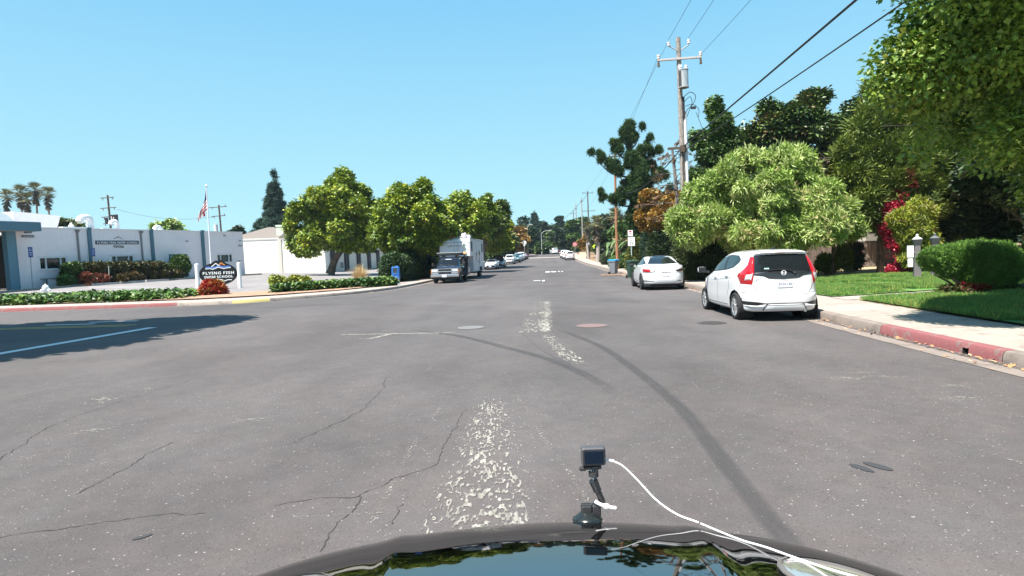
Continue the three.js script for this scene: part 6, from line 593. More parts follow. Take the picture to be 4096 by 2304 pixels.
  const hs = (pts) => { const g = []; for (let i = 0; i < pts.length - 1; i++) { const a = pts[i], b = pts[i + 1], d = V(b[0] - a[0], b[1] - a[1], 0).normalize(), k = 0.005; g.push(patch(rr, [[a[0] - d.y * k, a[1] + d.x * k], [b[0] - d.y * k, b[1] + d.x * k]], [[a[0] + d.y * k, a[1] - d.x * k], [b[0] + d.y * k, b[1] - d.x * k]], 0.003, { nu: 1, nv: 12 })); } return g; };
  P(t, 'hatch_seam', [...hs([[-0.605, 0.79], [-0.56, 0.68], [-0.5, 0.60], [-0.46, 0.575], [0.46, 0.575], [0.5, 0.60], [0.56, 0.68], [0.605, 0.79]])], mSeam); P(t, 'bumper_seam', hs([[-0.8, 0.5], [-0.775, 0.49], [-0.77, 0.44]]).concat(hs([[0.8, 0.5], [0.775, 0.49], [0.77, 0.44]])), mSeam);
  P(t, 'bumper_strip', patch(rr, [[-0.42, 0.372], [0.42, 0.372]], [[-0.42, 0.392], [0.42, 0.392]], 0.005, { nv: 20 }), mTrim); P(t, 'diffuser', patch(rr, [[-0.44, 0.255], [0, 0.25], [0.44, 0.255]], [[-0.36, 0.345], [0, 0.355], [0.36, 0.345]], 0.004, { nv: 20, bulge: 0.012 }), W); P(t, 'diffuser_lip', patch(rr, [[-0.36, 0.345], [0, 0.352], [0.36, 0.345]], [[-0.35, 0.37], [0, 0.372], [0.35, 0.37]], 0.006, { nv: 20, bulge: 0.012 }), W);
  plate(t, '8FNX188', 0.02, 0.79, S0.end(0, 0.79, 1) + 0.014, 0.06);
  const ez = S0.end(0, 1.02, 1) + 0.024; P(t, 'emblem', [bx(0.014, 0.066, 0.012, -0.032, 1.018, ez), bx(0.014, 0.066, 0.012, 0.032, 1.018, ez), bx(0.05, 0.013, 0.012, 0, 1.015, ez), new THREE.TorusGeometry(0.05, 0.006, 6, 24).scale(1, 0.92, 1).translate(0, 1.018, ez)], M(0.62, 0.63, 0.65, 0.25));
  const fz = S0.end(-0.5, 0.9, 1) + 0.006; P(t, 'model_badge', [bx(0.04, 0.008, 0.006, -0.545, 0.915, fz), bx(0.008, 0.034, 0.006, -0.562, 0.902, fz), bx(0.03, 0.007, 0.006, -0.55, 0.902, fz), bx(0.008, 0.034, 0.006, -0.508, 0.902, fz), bx(0.044, 0.008, 0.006, -0.465, 0.915, fz), bx(0.008, 0.034, 0.006, -0.465, 0.902, fz)], mGrey);
  P(t, 'wiper', [tubeR(curve([[0.22, 1.005, S0.end(0.2, 1.01, 1) + 0.03], [0.1, 1.075, S0.end(0.1, 1.07, 1) + 0.035], [-0.1, 1.09, S0.end(0.1, 1.09, 1) + 0.03], [-0.32, 1.075, S0.end(0.3, 1.07, 1) + 0.028]], 14), k => 0.017 - 0.008 * k, 6), sp(0.03, 0.22, 1.005, S0.end(0.2, 1.0, 1) + 0.02)], mTrim); P(t, 'window_sticker', patch(rr, [[-0.38, 1.1], [-0.28, 1.1]], [[-0.38, 1.125], [-0.28, 1.125]], 0.009), M(0.3, 0.5, 0.48)); P(t, 'high_brake_lamp', patch(rr, [[-0.1, 1.415], [0.1, 1.415]], [[-0.1, 1.428], [0.1, 1.428]], 0.03), mRedL);
  P(t, 'roof_antenna', [rb(0.05, 0.05, 0.13, 0, 1.525, 1.35, 0.02), bar([0, 1.53, 1.36], [0, 1.58, 1.5], 0.008)], mTrim); P(t, 'exhaust', [bar([0.42, 0.22, 1.5], [0.42, 0.22, 1.98], 0.03)], mSteel);
}
// ---- white sedan with dark glass roof
{
  const t = T('sedan', 'white fastback sedan with dark glass roof parked ahead of the hatchback', 'car', [4.66, 0, -26.77], -0.01); const W = paint(0.68, 0.68, 0.685);
  const S0 = bodySurf([[0.15, 0.78, 2.12, -2.15, 4.2, 3], [0.26, 0.88, 2.28, -2.30, 4.2, 3], [0.42, 0.92, 2.345, -2.345, 4, 3], [0.58, 0.925, 2.35, -2.34, 4, 3], [0.72, 0.922, 2.335, -2.26, 4, 3], [0.82, 0.91, 2.32, -2.05, 4.2, 3], [0.92, 0.885, 2.30, -1.62, 4.4, 3.2], [0.99, 0.862, 2.27, -1.25, 4.4, 3.4], [1.02, 0.845, 2.2, -1.08, 4.4, 3.6], [1.055, 0.815, 1.86, -0.98, 4, 4], [1.10, 0.782, 1.70, -0.88, 4, 4], [1.2, 0.72, 1.42, -0.62, 4.2, 4], [1.3, 0.655, 1.13, -0.38, 4.2, 4], [1.37, 0.595, 0.88, -0.16, 4, 4], [1.415, 0.51, 0.62, 0.02, 3.6, 3.6], [1.44, 0.36, 0.42, 0.12, 3, 3]]);
  P(t, 'body', bodyMesh(S0, [[1.365, 0.335, 0.385], [-1.51, 0.335, 0.385]], 70, 260), W); P(t, 'underbody', [bx(1.3, 0.5, 4.2, 0, 0.45, 0), bx(1.6, 0.1, 4.3, 0, 0.21, 0)], mUnder); for (const [x, z] of [[0.8, 1.365], [-0.8, 1.365], [0.8, -1.51], [-0.8, -1.51]]) { wheel(t, x, 0.335, z, 0.335, 0.235, 0.235, mRimD, 10); }
  const sd = s => (z, y) => [s * S0.side(z, y), y, z], rr = (x, y) => [x, y, S0.end(x, y, 1)], ff = (x, y) => [x, y, S0.end(x, y, -1)];
  const LB = [[-0.95, 1.035], [-0.3, 1.045], [0.5, 1.06], [1.2, 1.085], [1.42, 1.12]], LT = [[-0.94, 1.05], [-0.3, 1.315], [0.3, 1.375], [0.9, 1.28], [1.43, 1.125]]; for (const s of [-1, 1]) { const q = g => s > 0 ? g : mirrorX(g); P(t, 'window_trim', patch(sd(s), LB, LT, 0.002, { nv: 24 }), mTrim); for (const [a, b] of [[0.06, 0.5], [0.53, 0.95]]) P(t, 'side_window', patch(sd(s), LB, LT, 0.005, { v0: a, v1: b, u0: 0.06, u1: 0.93, nv: 16 }), mCarGlass); const mr = P(t, 'mirror', rb(0.2, 0.13, 0.12, s * 1.0, 1.05, -0.72, 0.05, 3), mTrim);
    P(t, 'tail_light', [q(patch(rr, [[0.42, 0.80], [0.62, 0.755], [0.84, 0.76]], [[0.40, 0.83], [0.60, 0.885], [0.85, 0.905]], 0.004, { bulge: 0.015, nv: 20 }))], s < 0 ? mRedL : new THREE.MeshPhysicalMaterial({ color: lin(0.06, 0.012, 0.014), roughness: 0.2, clearcoat: 1 })); P(t, 'reverse_lens', q(patch(rr, [[0.44, 0.80], [0.6, 0.775]], [[0.44, 0.83], [0.6, 0.86]], 0.021, { nv: 8 })), s < 0 ? mClearL : mTrim); P(t, 'bumper_cut', q(patch(rr, [[0.45, 0.385], [0.86, 0.37]], [[0.5, 0.40], [0.85, 0.42]], 0.004, { nv: 12 })), mTrim); P(t, 'headlight', q(patch(ff, [[0.5, 0.66], [0.82, 0.72]], [[0.48, 0.74], [0.8, 0.82]], 0.005)), mClearL); P(t, 'sill', patch(sd(s), [[-1.1, 0.2], [0.95, 0.2]], [[-1.1, 0.25], [0.95, 0.25]], 0.004, { nv: 14 }), mTrim); P(t, 'door_seam', [patch(sd(s), [[0.14, 1.04], [0.14, 0.3]], [[0.152, 1.04], [0.152, 0.3]], 0.003), patch(sd(s), [[-1.0, 1.0], [-0.95, 0.3]], [[-0.988, 1.0], [-0.938, 0.3]], 0.003), patch(sd(s), [[1.0, 1.05], [0.95, 0.7]], [[1.012, 1.05], [0.962, 0.7]], 0.003)], mSeam); }
  P(t, 'rear_window', patch(rr, [[-0.62, 1.105], [0, 1.085], [0.62, 1.105]], [[-0.4, 1.385], [0, 1.405], [0.4, 1.385]], 0.005, { nv: 24, nu: 16 }), mCarGlass); P(t, 'glass_roof', grid(10, 14, (u, v) => { const z = -0.1 + v * 0.85, w = 0.46 - 0.06 * v; const x = (u - 0.5) * 2 * w; return [x, 1.472 - 0.055 * pow(ab(x) / 0.5, 2.2) - 0.22 * pow(Math.max(0, z - 0.3) / 0.6, 2) * 0.6 - 0.12 * pow(Math.max(0, 0.15 - z) / 0.4, 2), z]; }), mCarGlass); P(t, 'windscreen', patch(ff, [[-0.74, 1.05], [0.74, 1.05]], [[-0.5, 1.38], [0.5, 1.38]], 0.004, { nv: 16, nu: 10 }), mCarGlass);
  P(t, 'spoiler', patch(rr, [[-0.66, 1.0], [0, 1.005], [0.66, 1.0]], [[-0.64, 1.03], [0, 1.04], [0.64, 1.03]], 0.004, { bulge: 0.03, nv: 20, sharp: 0.3 }), W); P(t, 'trunk_seam', patch(rr, [[-0.5, 0.735], [0, 0.725], [0.5, 0.735]], [[-0.5, 0.742], [0, 0.732], [0.5, 0.742]], 0.003, { nv: 20 }), mSeam); P(t, 'rear_diffuser', patch(rr, [[-0.7, 0.17], [0, 0.16], [0.7, 0.17]], [[-0.62, 0.27], [0, 0.28], [0.62, 0.27]], 0.006, { nv: 20 }), mTrim);
  plate(t, '', 0.02, 0.655, S0.end(0, 0.655, 1) + 0.012, 0.05); P(t, 'plate_recess', patch(rr, [[-0.16, 0.735], [0.2, 0.735]], [[-0.16, 0.765], [0.2, 0.765]], 0.006), mTrim); const ez = S0.end(0, 0.94, 1) + 0.012; P(t, 'emblem', [bx(0.06, 0.012, 0.008, 0, 0.965, ez), bx(0.014, 0.05, 0.008, 0, 0.94, ez)], mGrey);
}
// ---- blue pickup and camper trailer, facing the camera on the left
const gy = (x, z) => gs(z);
{
  const t = T('pickup_truck', 'dark blue pickup facing the camera with chrome bumper and roof carrier', 'truck', [-7.75, 0, -42.9], Math.PI + 0.03); const B = paint(0.012, 0.028, 0.065);
  const S0 = bodySurf([[0.42, 0.9, 2.78, -2.72, 8, 7], [0.55, 0.96, 2.8, -2.78, 8, 7], [0.8, 0.985, 2.8, -2.8, 8, 7], [0.98, 0.98, 2.8, -2.78, 8, 6], [1.06, 0.965, 2.8, -2.68, 8, 6], [1.1, 0.945, 2.78, -2.4, 8, 6], [1.15, 0.91, 1.9, -1.5, 7, 5], [1.2, 0.89, 0.72, -1.3, 7, 5], [1.45, 0.83, 0.68, -0.98, 7, 5], [1.7, 0.765, 0.62, -0.68, 7, 5], [1.8, 0.70, 0.56, -0.52, 6, 5], [1.84, 0.55, 0.4, -0.35, 5, 4], [1.855, 0.3, 0.2, -0.1, 4, 3]]);
  P(t, 'body', bodyMesh(S0, [[1.75, 0.38, 0.46], [-1.7, 0.38, 0.46]], 60, 220), B); P(t, 'underbody', bx(1.4, 0.5, 5.2, 0, 0.55, 0), mUnder); for (const [x, z] of [[0.84, 1.75], [-0.84, 1.75], [0.84, -1.7], [-0.84, -1.7]]) wheel(t, x, 0.38, z, 0.38, 0.25, 0.22, M(0.4, 0.4, 0.41, 0.4), 6);
  const ff = (x, y) => [x, y, S0.end(x, y, -1)], sd = s => (z, y) => [s * S0.side(z, y), y, z];
  P(t, 'windscreen', patch(ff, [[-0.78, 1.22], [0, 1.2], [0.78, 1.22]], [[-0.66, 1.72], [0, 1.74], [0.66, 1.72]], 0.005, { nv: 20, nu: 10 }), mCarGlass); P(t, 'windscreen_label', patch(ff, [[-0.2, 1.68], [0.25, 1.68]], [[-0.2, 1.71], [0.25, 1.71]], 0.012), M(0.6, 0.62, 0.62)); for (const s of [-1, 1]) { P(t, 'side_window', patch(sd(s), [[-1.0, 1.22], [0.1, 1.22], [0.55, 1.22]], [[-0.68, 1.62], [0.1, 1.7], [0.5, 1.68]], 0.005, { nv: 16 }), mCarGlass); const q = g => s > 0 ? g : mirrorX(g);
    const hl = P(t, 'headlight', bx(0.44, 0.16, 0.05, s * 0.7, 0.93, -2.765), mClearL); P(t, 'lower_lamp', bx(0.42, 0.13, 0.05, s * 0.7, 0.745, -2.78), M(0.22, 0.24, 0.26, 0.2)); P(t, 'corner_lamp', bx(0.08, 0.32, 0.12, s * 0.945, 0.85, -2.7), mAmber); P(t, 'mirror', [rb(0.16, 0.24, 0.08, s * 1.16, 1.3, -0.95, 0.03), bar([s * 0.85, 1.24, -0.9], [s * 1.1, 1.3, -0.93], 0.02)], mTrim); P(t, 'rear_fender', rb(0.26, 0.62, 1.25, s * 1.06, 0.78, 1.75, 0.1, 3), paint(0.05, 0.1, 0.16)); P(t, 'door_seam', patch(sd(s), [[-1.05, 1.1], [-1.0, 0.5]], [[-1.04, 1.1], [-0.99, 0.5]], 0.004), mSeam); P(t, 'door_handle', rb(0.03, 0.05, 0.16, s * 1.0, 1.02, 0.3, 0.01), mTrim); }
  P(t, 'grille', [bx(0.92, 0.15, 0.05, 0, 0.93, -2.775), bx(0.92, 0.15, 0.05, 0, 0.745, -2.785)], mBlack); P(t, 'grille_bar', [rb(1.9, 0.05, 0.06, 0, 0.838, -2.79, 0.02), bx(0.03, 0.37, 0.04, -0.47, 0.84, -2.79), bx(0.03, 0.37, 0.04, 0.47, 0.84, -2.79), bx(1.88, 0.035, 0.05, 0, 1.025, -2.765)], mChrome); P(t, 'bumper', [rb(2.0, 0.2, 0.2, 0, 0.55, -2.83, 0.05, 3)], mChrome); P(t, 'air_dam', bx(1.8, 0.18, 0.1, 0, 0.4, -2.72), mTrim); P(t, 'number_plate', rb(0.34, 0.18, 0.02, 0.02, 0.53, -2.945, 0.01), M(0.55, 0.55, 0.58)); P(t, 'wiper', [bar([-0.5, 1.215, -1.3], [0.05, 1.3, -1.2], 0.012), bar([0.1, 1.215, -1.3], [0.6, 1.3, -1.18], 0.012)], mTrim);
}
{ const t = T('roof_carrier', 'flat dark carrier lying across the roof of the blue pickup', 'carrier', [-7.75, 1.87, -43.0], Math.PI + 0.03); P(t, 'tray', [rb(1.8, 0.16, 1.5, -0.02, 0.2, 0.1, 0.06, 3)], M(0.03, 0.035, 0.035, 0.5)); P(t, 'rim', [rb(1.88, 0.07, 1.56, -0.02, 0.3, 0.1, 0.03)], M(0.2, 0.21, 0.21, 0.5)); P(t, 'feet', [bx(0.1, 0.14, 1.2, 0.5, 0.06, 0.1), bx(0.1, 0.14, 1.2, -0.5, 0.06, 0.1)], mTrim); }
{ // fifth-wheel camper
  const t = T('camper_trailer', 'tall white camper trailer hitched over the bed of the blue pickup', 'trailer', [-7.98, 0, -46.4], 0.012); const mS = new THREE.MeshStandardMaterial({ color: lin(0.72, 0.72, 0.74), roughness: 0.35 }), mB = M(0.55, 0.55, 0.58, 0.4); // local: nose at z=0, tail at -9.8, body behind
  const prof = new THREE.Shape(); prof.moveTo(0.0, 1.98); prof.lineTo(-0.03, 3.0); prof.quadraticCurveTo(-0.08, 3.3, -0.4, 3.38); prof.lineTo(-9.9, 3.48); prof.lineTo(-9.95, 0.62); prof.lineTo(-2.5, 0.62); prof.lineTo(-2.35, 1.35); prof.lineTo(-2.2, 1.95);
  const h1 = 0.47, h2 = 0.52; P(t, 'body', new THREE.ExtrudeGeometry(prof, { depth: 2.4, bevelEnabled: true, bevelSize: 0.03, bevelThickness: 0.03, bevelSegments: 2, curveSegments: 8 }).rotateY(-Math.PI / 2).translate(1.2, 0, 0), mS);
  P(t, 'nose_storage', [bx(2.2, 0.62, 0.1, 0, 1.65, -1.9), bx(2.3, 0.7, 0.9, 0, 1.0, -2.7)], mB); P(t, 'corner_trim', [bx(0.05, 1.5, 0.05, 1.245, 2.6, -0.02), bx(0.05, 1.5, 0.05, -1.245, 2.6, -0.02), bx(0.05, 0.05, 9.6, 1.248, 3.4, -5), bx(0.04, 0.06, 9.4, 1.25, 0.64, -5.2), bx(2.5, 0.04, 0.05, 0, 3.05, -0.02)], M(0.3, 0.3, 0.33, 0.5));
  for (const [z, y, w, h] of [[-1.2, 2.75, 0.42, 0.75], [-8.7, 2.75, 0.55, 0.7], [-6.4, 2.05, 0.6, 0.75], [-4.2, 2.0, 0.3, 0.45]]) { const f = P(t, 'window', [rb(0.05, h + 0.1, w + 0.1, 1.235, y, z, 0.02)], M(0.1, 0.1, 0.11, 0.5)); P(f, 'pane', bx(0.01, h, w, 1.264, y, z), mCarGlass); }
  const dr = P(t, 'door', [rb(0.05, 1.9, 0.75, 1.236, 1.6, -5.6, 0.02)], M(0.68, 0.68, 0.7, 0.4)); P(dr, 'handle', bx(0.04, 0.14, 0.05, 1.28, 1.5, -5.35), mTrim); P(t, 'storage_hatch', [rb(0.03, 0.5, 0.9, 1.236, 1.0, -3.4, 0.01), rb(0.03, 0.5, 0.8, 1.236, 1.0, -8.8, 0.01)], mS);
  const sw = (p, w, m) => P(t, 'swoosh', (() => { const c = curve(p, 20); return grid(1, 20, (u, v) => { const k = Math.round(v * 20), e = Math.sin(Math.PI * cl(v, 0.03, 0.97)) * w; return [1.236, c[k][1] + (u - 0.5) * e * 0.5, c[k][2] + (u - 0.5) * e]; }); })(), m); sw([[1.24, 0.9, -4.4], [1.24, 1.5, -3.9], [1.24, 2.1, -4.9]], 0.2, M(0.12, 0.12, 0.15)); sw([[1.24, 0.85, -5.0], [1.24, 1.2, -6.2], [1.24, 2.1, -7.0]], 0.2, M(0.14, 0.13, 0.16)); sw([[1.24, 0.8, -4.9], [1.24, 1.0, -5.8], [1.24, 1.4, -6.6]], 0.14, M(0.3, 0.2, 0.12));
  P(t, 'front_lettering', new THREE.PlaneGeometry(1.5, 0.3).translate(0.1, 2.78, 0.036), new THREE.MeshStandardMaterial({ alphaTest: 0.5, roughness: 0.5, map: (() => { const N = [512, 128], c = canvasTex(N[0], N[1], (g, w, h) => { g.clearRect(0, 0, w, h); g.strokeStyle = '#8a6a3c'; g.lineWidth = 11; g.beginPath(); for (const [a, b] of [[20, 0], [90, 1], [170, 2], [250, 3], [330, 4], [420, 5]]) { g.moveTo(a, 30 + 8 * b % 20); g.lineTo(a + 34, 96); g.lineTo(a + 58, 34); if (b % 2) g.lineTo(a + 20, 64); } g.stroke(); }); return c; })() }));
  P(t, 'ladder', [bar([-0.05, 2.0, 0.06], [-0.05, 3.4, 0.06], 0.02), bar([0.3, 2.0, 0.06], [0.3, 3.4, 0.06], 0.02), ...[2.2, 2.5, 2.8, 3.1].map(y => bar([-0.05, y, 0.06], [0.3, y, 0.06], 0.015))], M(0.6, 0.58, 0.55, 0.5)); for (const z of [-6.9, -7.8]) for (const s of [-1, 1]) wheel(t, s * 1.08, 0.36, z, 0.36, 0.24, 0.2, M(0.5, 0.5, 0.5, 0.4), 6); P(t, 'wheel_arch', [rb(0.04, 0.55, 1.9, 1.24, 0.72, -7.35, 0.02)], mUnder); P(t, 'frame', [bx(0.1, 0.16, 7.2, 0.9, 0.55, -6.2), bx(0.1, 0.16, 7.2, -0.9, 0.55, -6.2), bx(2.0, 0.1, 0.1, 0, 0.55, -9.5), bar([0, 1.2, -1.2], [0, 1.95, -1.2], 0.1)], mUnder); P(t, 'air_conditioner', rb(0.75, 0.3, 0.9, 0.75, 3.55, -1.6, 0.06), M(0.72, 0.72, 0.7)); P(t, 'roof_rail', [bar([-0.9, 3.5, -0.3], [0.9, 3.5, -0.3], 0.02), bar([-0.9, 3.5, -2.0], [-0.9, 3.5, -0.3], 0.02)], mSteel);
}
{ // load on the camper roof
  const o = [-7.98, 3.42, -46.9]; const t = T('roof_load', 'orange-red bundle tied at the front of the camper roof', 'bundle', o); P(t, 'bundle', [sp(0.22, -0.65, 0.1, 0, 1.6, 0.7, 1), sp(0.2, -0.3, 0.2, 0.1, 1.4, 0.8, 1), sp(0.16, -0.35, 0.36, 0, 1.3, 0.7, 1), sp(0.14, -0.85, 0.06, 0.1, 1.2, 0.7, 1)], M(0.5, 0.1, 0.05, 0.8)); P(t, 'strap', [tubeR(curve([[-1.0, 0.0, 0.1], [-0.6, 0.3, 0.15], [-0.1, 0.0, 0.15]], 8), 0.02, 5)], M(0.6, 0.6, 0.6));
  const b = T('bicycle', 'bicycle lying on the camper roof, one wheel upright', 'bicycle', [-7.75, 3.42, -47.0]); P(b, 'wheel', [new THREE.TorusGeometry(0.36, 0.025, 8, 28).rotateY(0.25).translate(0.0, 0.42, 0), ...[0, 1, 2, 3, 4, 5].map(k => bar([-0.33 * Math.cos(k * 0.524), 0.42 - 0.33 * Math.sin(k * 0.524), 0.08 * Math.cos(k * 0.524)], [0.33 * Math.cos(k * 0.524), 0.42 + 0.33 * Math.sin(k * 0.524), -0.08 * Math.cos(k * 0.524)], 0.005, 0.005, 4))], M(0.12, 0.13, 0.12, 0.6)); P(b, 'wheel', new THREE.TorusGeometry(0.32, 0.025, 8, 24).rotateX(1.4).translate(0.35, 0.12, -0.4), mTyre); P(b, 'frame', [bar([0, 0.42, 0], [0.3, 0.2, -0.2], 0.02), bar([0.3, 0.2, -0.2], [0.45, 0.34, -0.4], 0.02), bar([0, 0.42, 0], [0.42, 0.4, -0.2], 0.02)], M(0.02, 0.04, 0.07, 0.4)); P(b, 'saddle', rb(0.1, 0.05, 0.24, 0.45, 0.42, -0.3, 0.02), mBlack);
  const k = T('roof_bag', 'pale bag beside the bicycle on the camper roof', 'bag', [-7.33, 3.42, -47.1]); P(k, 'bag', [sp(0.25, 0, 0.17, 0, 1.05, 0.9, 1), sp(0.14, 0.12, 0.32, 0, 1, 0.8, 1)], M(0.55, 0.52, 0.55, 0.9)); P(k, 'tie', cy(0.05, 0.02, 0.08, 0.1, 0.38, 0), M(0.3, 0.3, 0.32));
}
{ // person on the step beside the driver's door: one skinned surface with hat and clothing
  const t = T('person', 'person in dark clothes and tan sun hat standing up beside the pickup cab', 'person', [-6.62, 0.45, -43.35], -2.2); const J = { hip: [0, 0.92, 0], chest: [0.03, 1.32, 0.02], neck: [0.06, 1.48, 0.05], kl: [0.1, 0.48, 0.05], kr: [-0.1, 0.48, 0.02], fl: [0.11, 0.06, -0.02], fr: [-0.11, 0.06, 0.02], sl: [0.2, 1.4, 0.02], sr: [-0.18, 1.4, 0.02], el: [0.3, 1.2, 0.2], er: [-0.3, 1.24, 0.2], hl: [0.2, 1.28, 0.45], hr: [-0.22, 1.34, 0.44] };
  const limb = (a, b, r0, r1) => tubeR(curve([a, a.map((v, i) => (v + b[i]) / 2), b], 8), k => r0 + (r1 - r0) * k, 10); const sh = M(0.03, 0.025, 0.03, 0.9), tr = M(0.04, 0.04, 0.05, 0.9), sk = M(0.42, 0.25, 0.18, 0.6);
  P(t, 'body', [new THREE.LatheGeometry([[0.02, 0.86], [0.15, 0.88], [0.16, 0.98], [0.135, 1.1], [0.16, 1.26], [0.185, 1.36], [0.15, 1.43], [0.06, 1.47]].map(p => new THREE.Vector2(...p)), 18).scale(1.05, 1, 0.68), limb(J.sl, J.el, 0.06, 0.045), limb(J.sr, J.er, 0.06, 0.045), sp(0.06, ...J.sl), sp(0.06, ...J.sr), sp(0.046, ...J.el), sp(0.046, ...J.er)], sh); P(t, 'trousers', [limb([0.09, 0.92, 0], J.kl, 0.095, 0.06), limb(J.kl, J.fl, 0.062, 0.045), limb([-0.09, 0.92, 0], J.kr, 0.095, 0.06), limb(J.kr, J.fr, 0.062, 0.045)], tr); P(t, 'head', [sp(0.1, 0.06, 1.62, 0.08, 0.82, 1.1, 0.95), limb([0.05, 1.44, 0.03], [0.06, 1.56, 0.07], 0.052, 0.05), sp(0.018, 0.06, 1.61, 0.182)], sk); P(t, 'forearm', [limb(J.el, J.hl, 0.042, 0.03), limb(J.er, J.hr, 0.042, 0.03), sp(0.04, ...J.hl, 0.8, 0.6, 1.4), sp(0.04, ...J.hr, 0.8, 0.6, 1.4)], sk); P(t, 'hat', [new THREE.LatheGeometry([[0.0, 0.13], [0.07, 0.125], [0.095, 0.08], [0.1, 0.02], [0.2, -0.02], [0.205, -0.026], [0.1, 0.0]].map(p => new THREE.Vector2(...p)), 20).translate(0.06, 1.67, 0.08)], M(0.55, 0.32, 0.14, 0.9)); P(t, 'shoe', [sp(0.06, 0.11, 0.04, 0.04, 0.8, 0.6, 1.8), sp(0.06, -0.11, 0.04, 0.08, 0.8, 0.6, 1.8)], mBlack); P(t, 'strap', tubeR(curve([[0.16, 1.42, 0.1], [0.05, 1.3, 0.15], [-0.1, 1.1, 0.12]], 8), 0.016, 5), M(0.7, 0.68, 0.66));
}
// ---- further cars
function farCar(name, label, pos, ry, type, pm, o = {}) {
  const t = T(name, label, 'car', pos, ry, o.group); const suv = type === 'suv', H = suv ? 1 : 0; const S0 = suv ? bodySurf([[0.24, 0.82, 2.2, -2.2, 5, 4], [0.45, 0.92, 2.32, -2.34, 5, 4], [0.8, 0.93, 2.32, -2.34, 5, 4], [0.98, 0.915, 2.3, -2.25, 5, 4], [1.08, 0.89, 2.28, -1.9, 5, 4], [1.14, 0.86, 2.25, -1.15, 5, 4], [1.4, 0.77, 2.1, -0.8, 5.5, 4.5], [1.6, 0.69, 1.95, -0.5, 5.5, 4.5], [1.68, 0.6, 1.8, -0.3, 5, 4], [1.71, 0.35, 1.4, 0.1, 4, 3]]) : bodySurf([[0.18, 0.78, 2.15, -2.15, 4, 3.5], [0.35, 0.88, 2.3, -2.32, 4, 3.5], [0.6, 0.9, 2.32, -2.34, 4, 3.5], [0.78, 0.89, 2.3, -2.22, 4, 3.5], [0.9, 0.87, 2.27, -1.85, 4.2, 3.5], [0.97, 0.845, 2.15, -1.15, 4.2, 3.6], [1.01, 0.82, 1.75, -1.0, 4, 4], [1.2, 0.72, 1.35, -0.62, 4.2, 4], [1.36, 0.62, 0.95, -0.22, 4, 4], [1.42, 0.5, 0.65, 0.0, 3.5, 3.5], [1.45, 0.3, 0.4, 0.15, 3, 3]]);
  const r = suv ? 0.37 : 0.32, za = 1.38, zf = -1.4; P(t, 'body', bodyMesh(S0, [[za, r, r + 0.06], [zf, r, r + 0.06]], 34, 120), pm); P(t, 'underbody', bx(1.35, 0.5, 4.1, 0, 0.45, 0), mUnder); for (const [x, z] of [[0.79, za], [-0.79, za], [0.79, zf], [-0.79, zf]]) wheel(t, x, r, z, r, 0.22, r * 0.65, mRim, 6);
  const sd = s => (z, y) => [s * S0.side(z, y), y, z], rr = (x, y) => [x, y, S0.end(x, y, 1)], ff = (x, y) => [x, y, S0.end(x, y, -1)], b = suv ? 1.17 : 1.03, tp = suv ? 1.6 : 1.35;
  P(t, 'windscreen', patch(ff, [[-0.74, b], [0.74, b]], [[-0.56, tp - 0.02], [0.56, tp - 0.02]], 0.006, { nv: 10 }), mCarGlass); P(t, 'rear_window', patch(rr, [[-0.66, b + 0.04], [0.66, b + 0.04]], [[-0.52, tp - 0.02], [0.52, tp - 0.02]], 0.006, { nv: 10 }), mCarGlass);
  for (const s of [-1, 1]) { const q = g => s > 0 ? g : mirrorX(g); P(t, 'side_window', patch(sd(s), suv ? [[-0.95, b], [2.0, b + 0.05]] : [[-0.85, b], [0.3, b], [1.3, b + 0.06]], suv ? [[-0.55, tp - 0.03], [1.75, tp - 0.05]] : [[-0.4, tp - 0.07], [0.3, tp - 0.01], [1.1, tp - 0.13]], 0.006, { nv: 12 }), mCarGlass); const y = suv ? 0.9 : 0.72; P(t, 'headlight', q(patch(ff, [[0.5, y - 0.07], [0.86, y]], [[0.48, y + 0.06], [0.83, y + 0.12]], 0.008, { bulge: 0.02 })), mClearL); P(t, 'tail_light', q(patch(rr, [[0.56, y], [0.86, y]], [[0.58, y + (suv ? 0.2 : 0.14)], [0.85, y + (suv ? 0.22 : 0.16)]], 0.008, { bulge: 0.02 })), mRedL); P(t, 'mirror', rb(0.2, 0.15, 0.1, s * 1.0, b + 0.04, -0.75, 0.04), pm); }
  P(t, 'grille', patch(ff, suv ? [[-0.5, 0.74], [0.5, 0.74]] : [[-0.62, 0.3], [0.62, 0.3]], suv ? [[-0.46, 0.95], [0.46, 0.95]] : [[-0.42, 0.55], [0.42, 0.55]], 0.006, { nv: 10 }), suv ? M(0.09, 0.09, 0.1, 0.4) : mTrim); P(t, 'lower_trim', [patch(ff, [[-0.7, 0.3], [0.7, 0.3]], [[-0.66, 0.42], [0.66, 0.42]], 0.006), patch(rr, [[-0.7, 0.28], [0.7, 0.28]], [[-0.66, 0.4], [0.66, 0.4]], 0.006)], mTrim); P(t, 'number_plate', [rb(0.33, 0.16, 0.03, 0, suv ? 0.56 : 0.42, S0.end(0, 0.5, -1) - 0.015, 0.01), rb(0.33, 0.16, 0.03, 0, 0.82, S0.end(0, 0.82, 1) + 0.015, 0.01)], M(0.55, 0.55, 0.6)); return t;
}
const L1 = -8.55, PI = Math.PI; const gl = 'cars parked along the left kerb', gr = 'cars parked at the far end of the right kerb';
farCar('parked_car', 'silver-white sedan with dark trapezoid grille just behind the camper', [-8.5, gs(-78), -79], PI, 'sedan', paint(0.5, 0.53, 0.58), { group: gl });
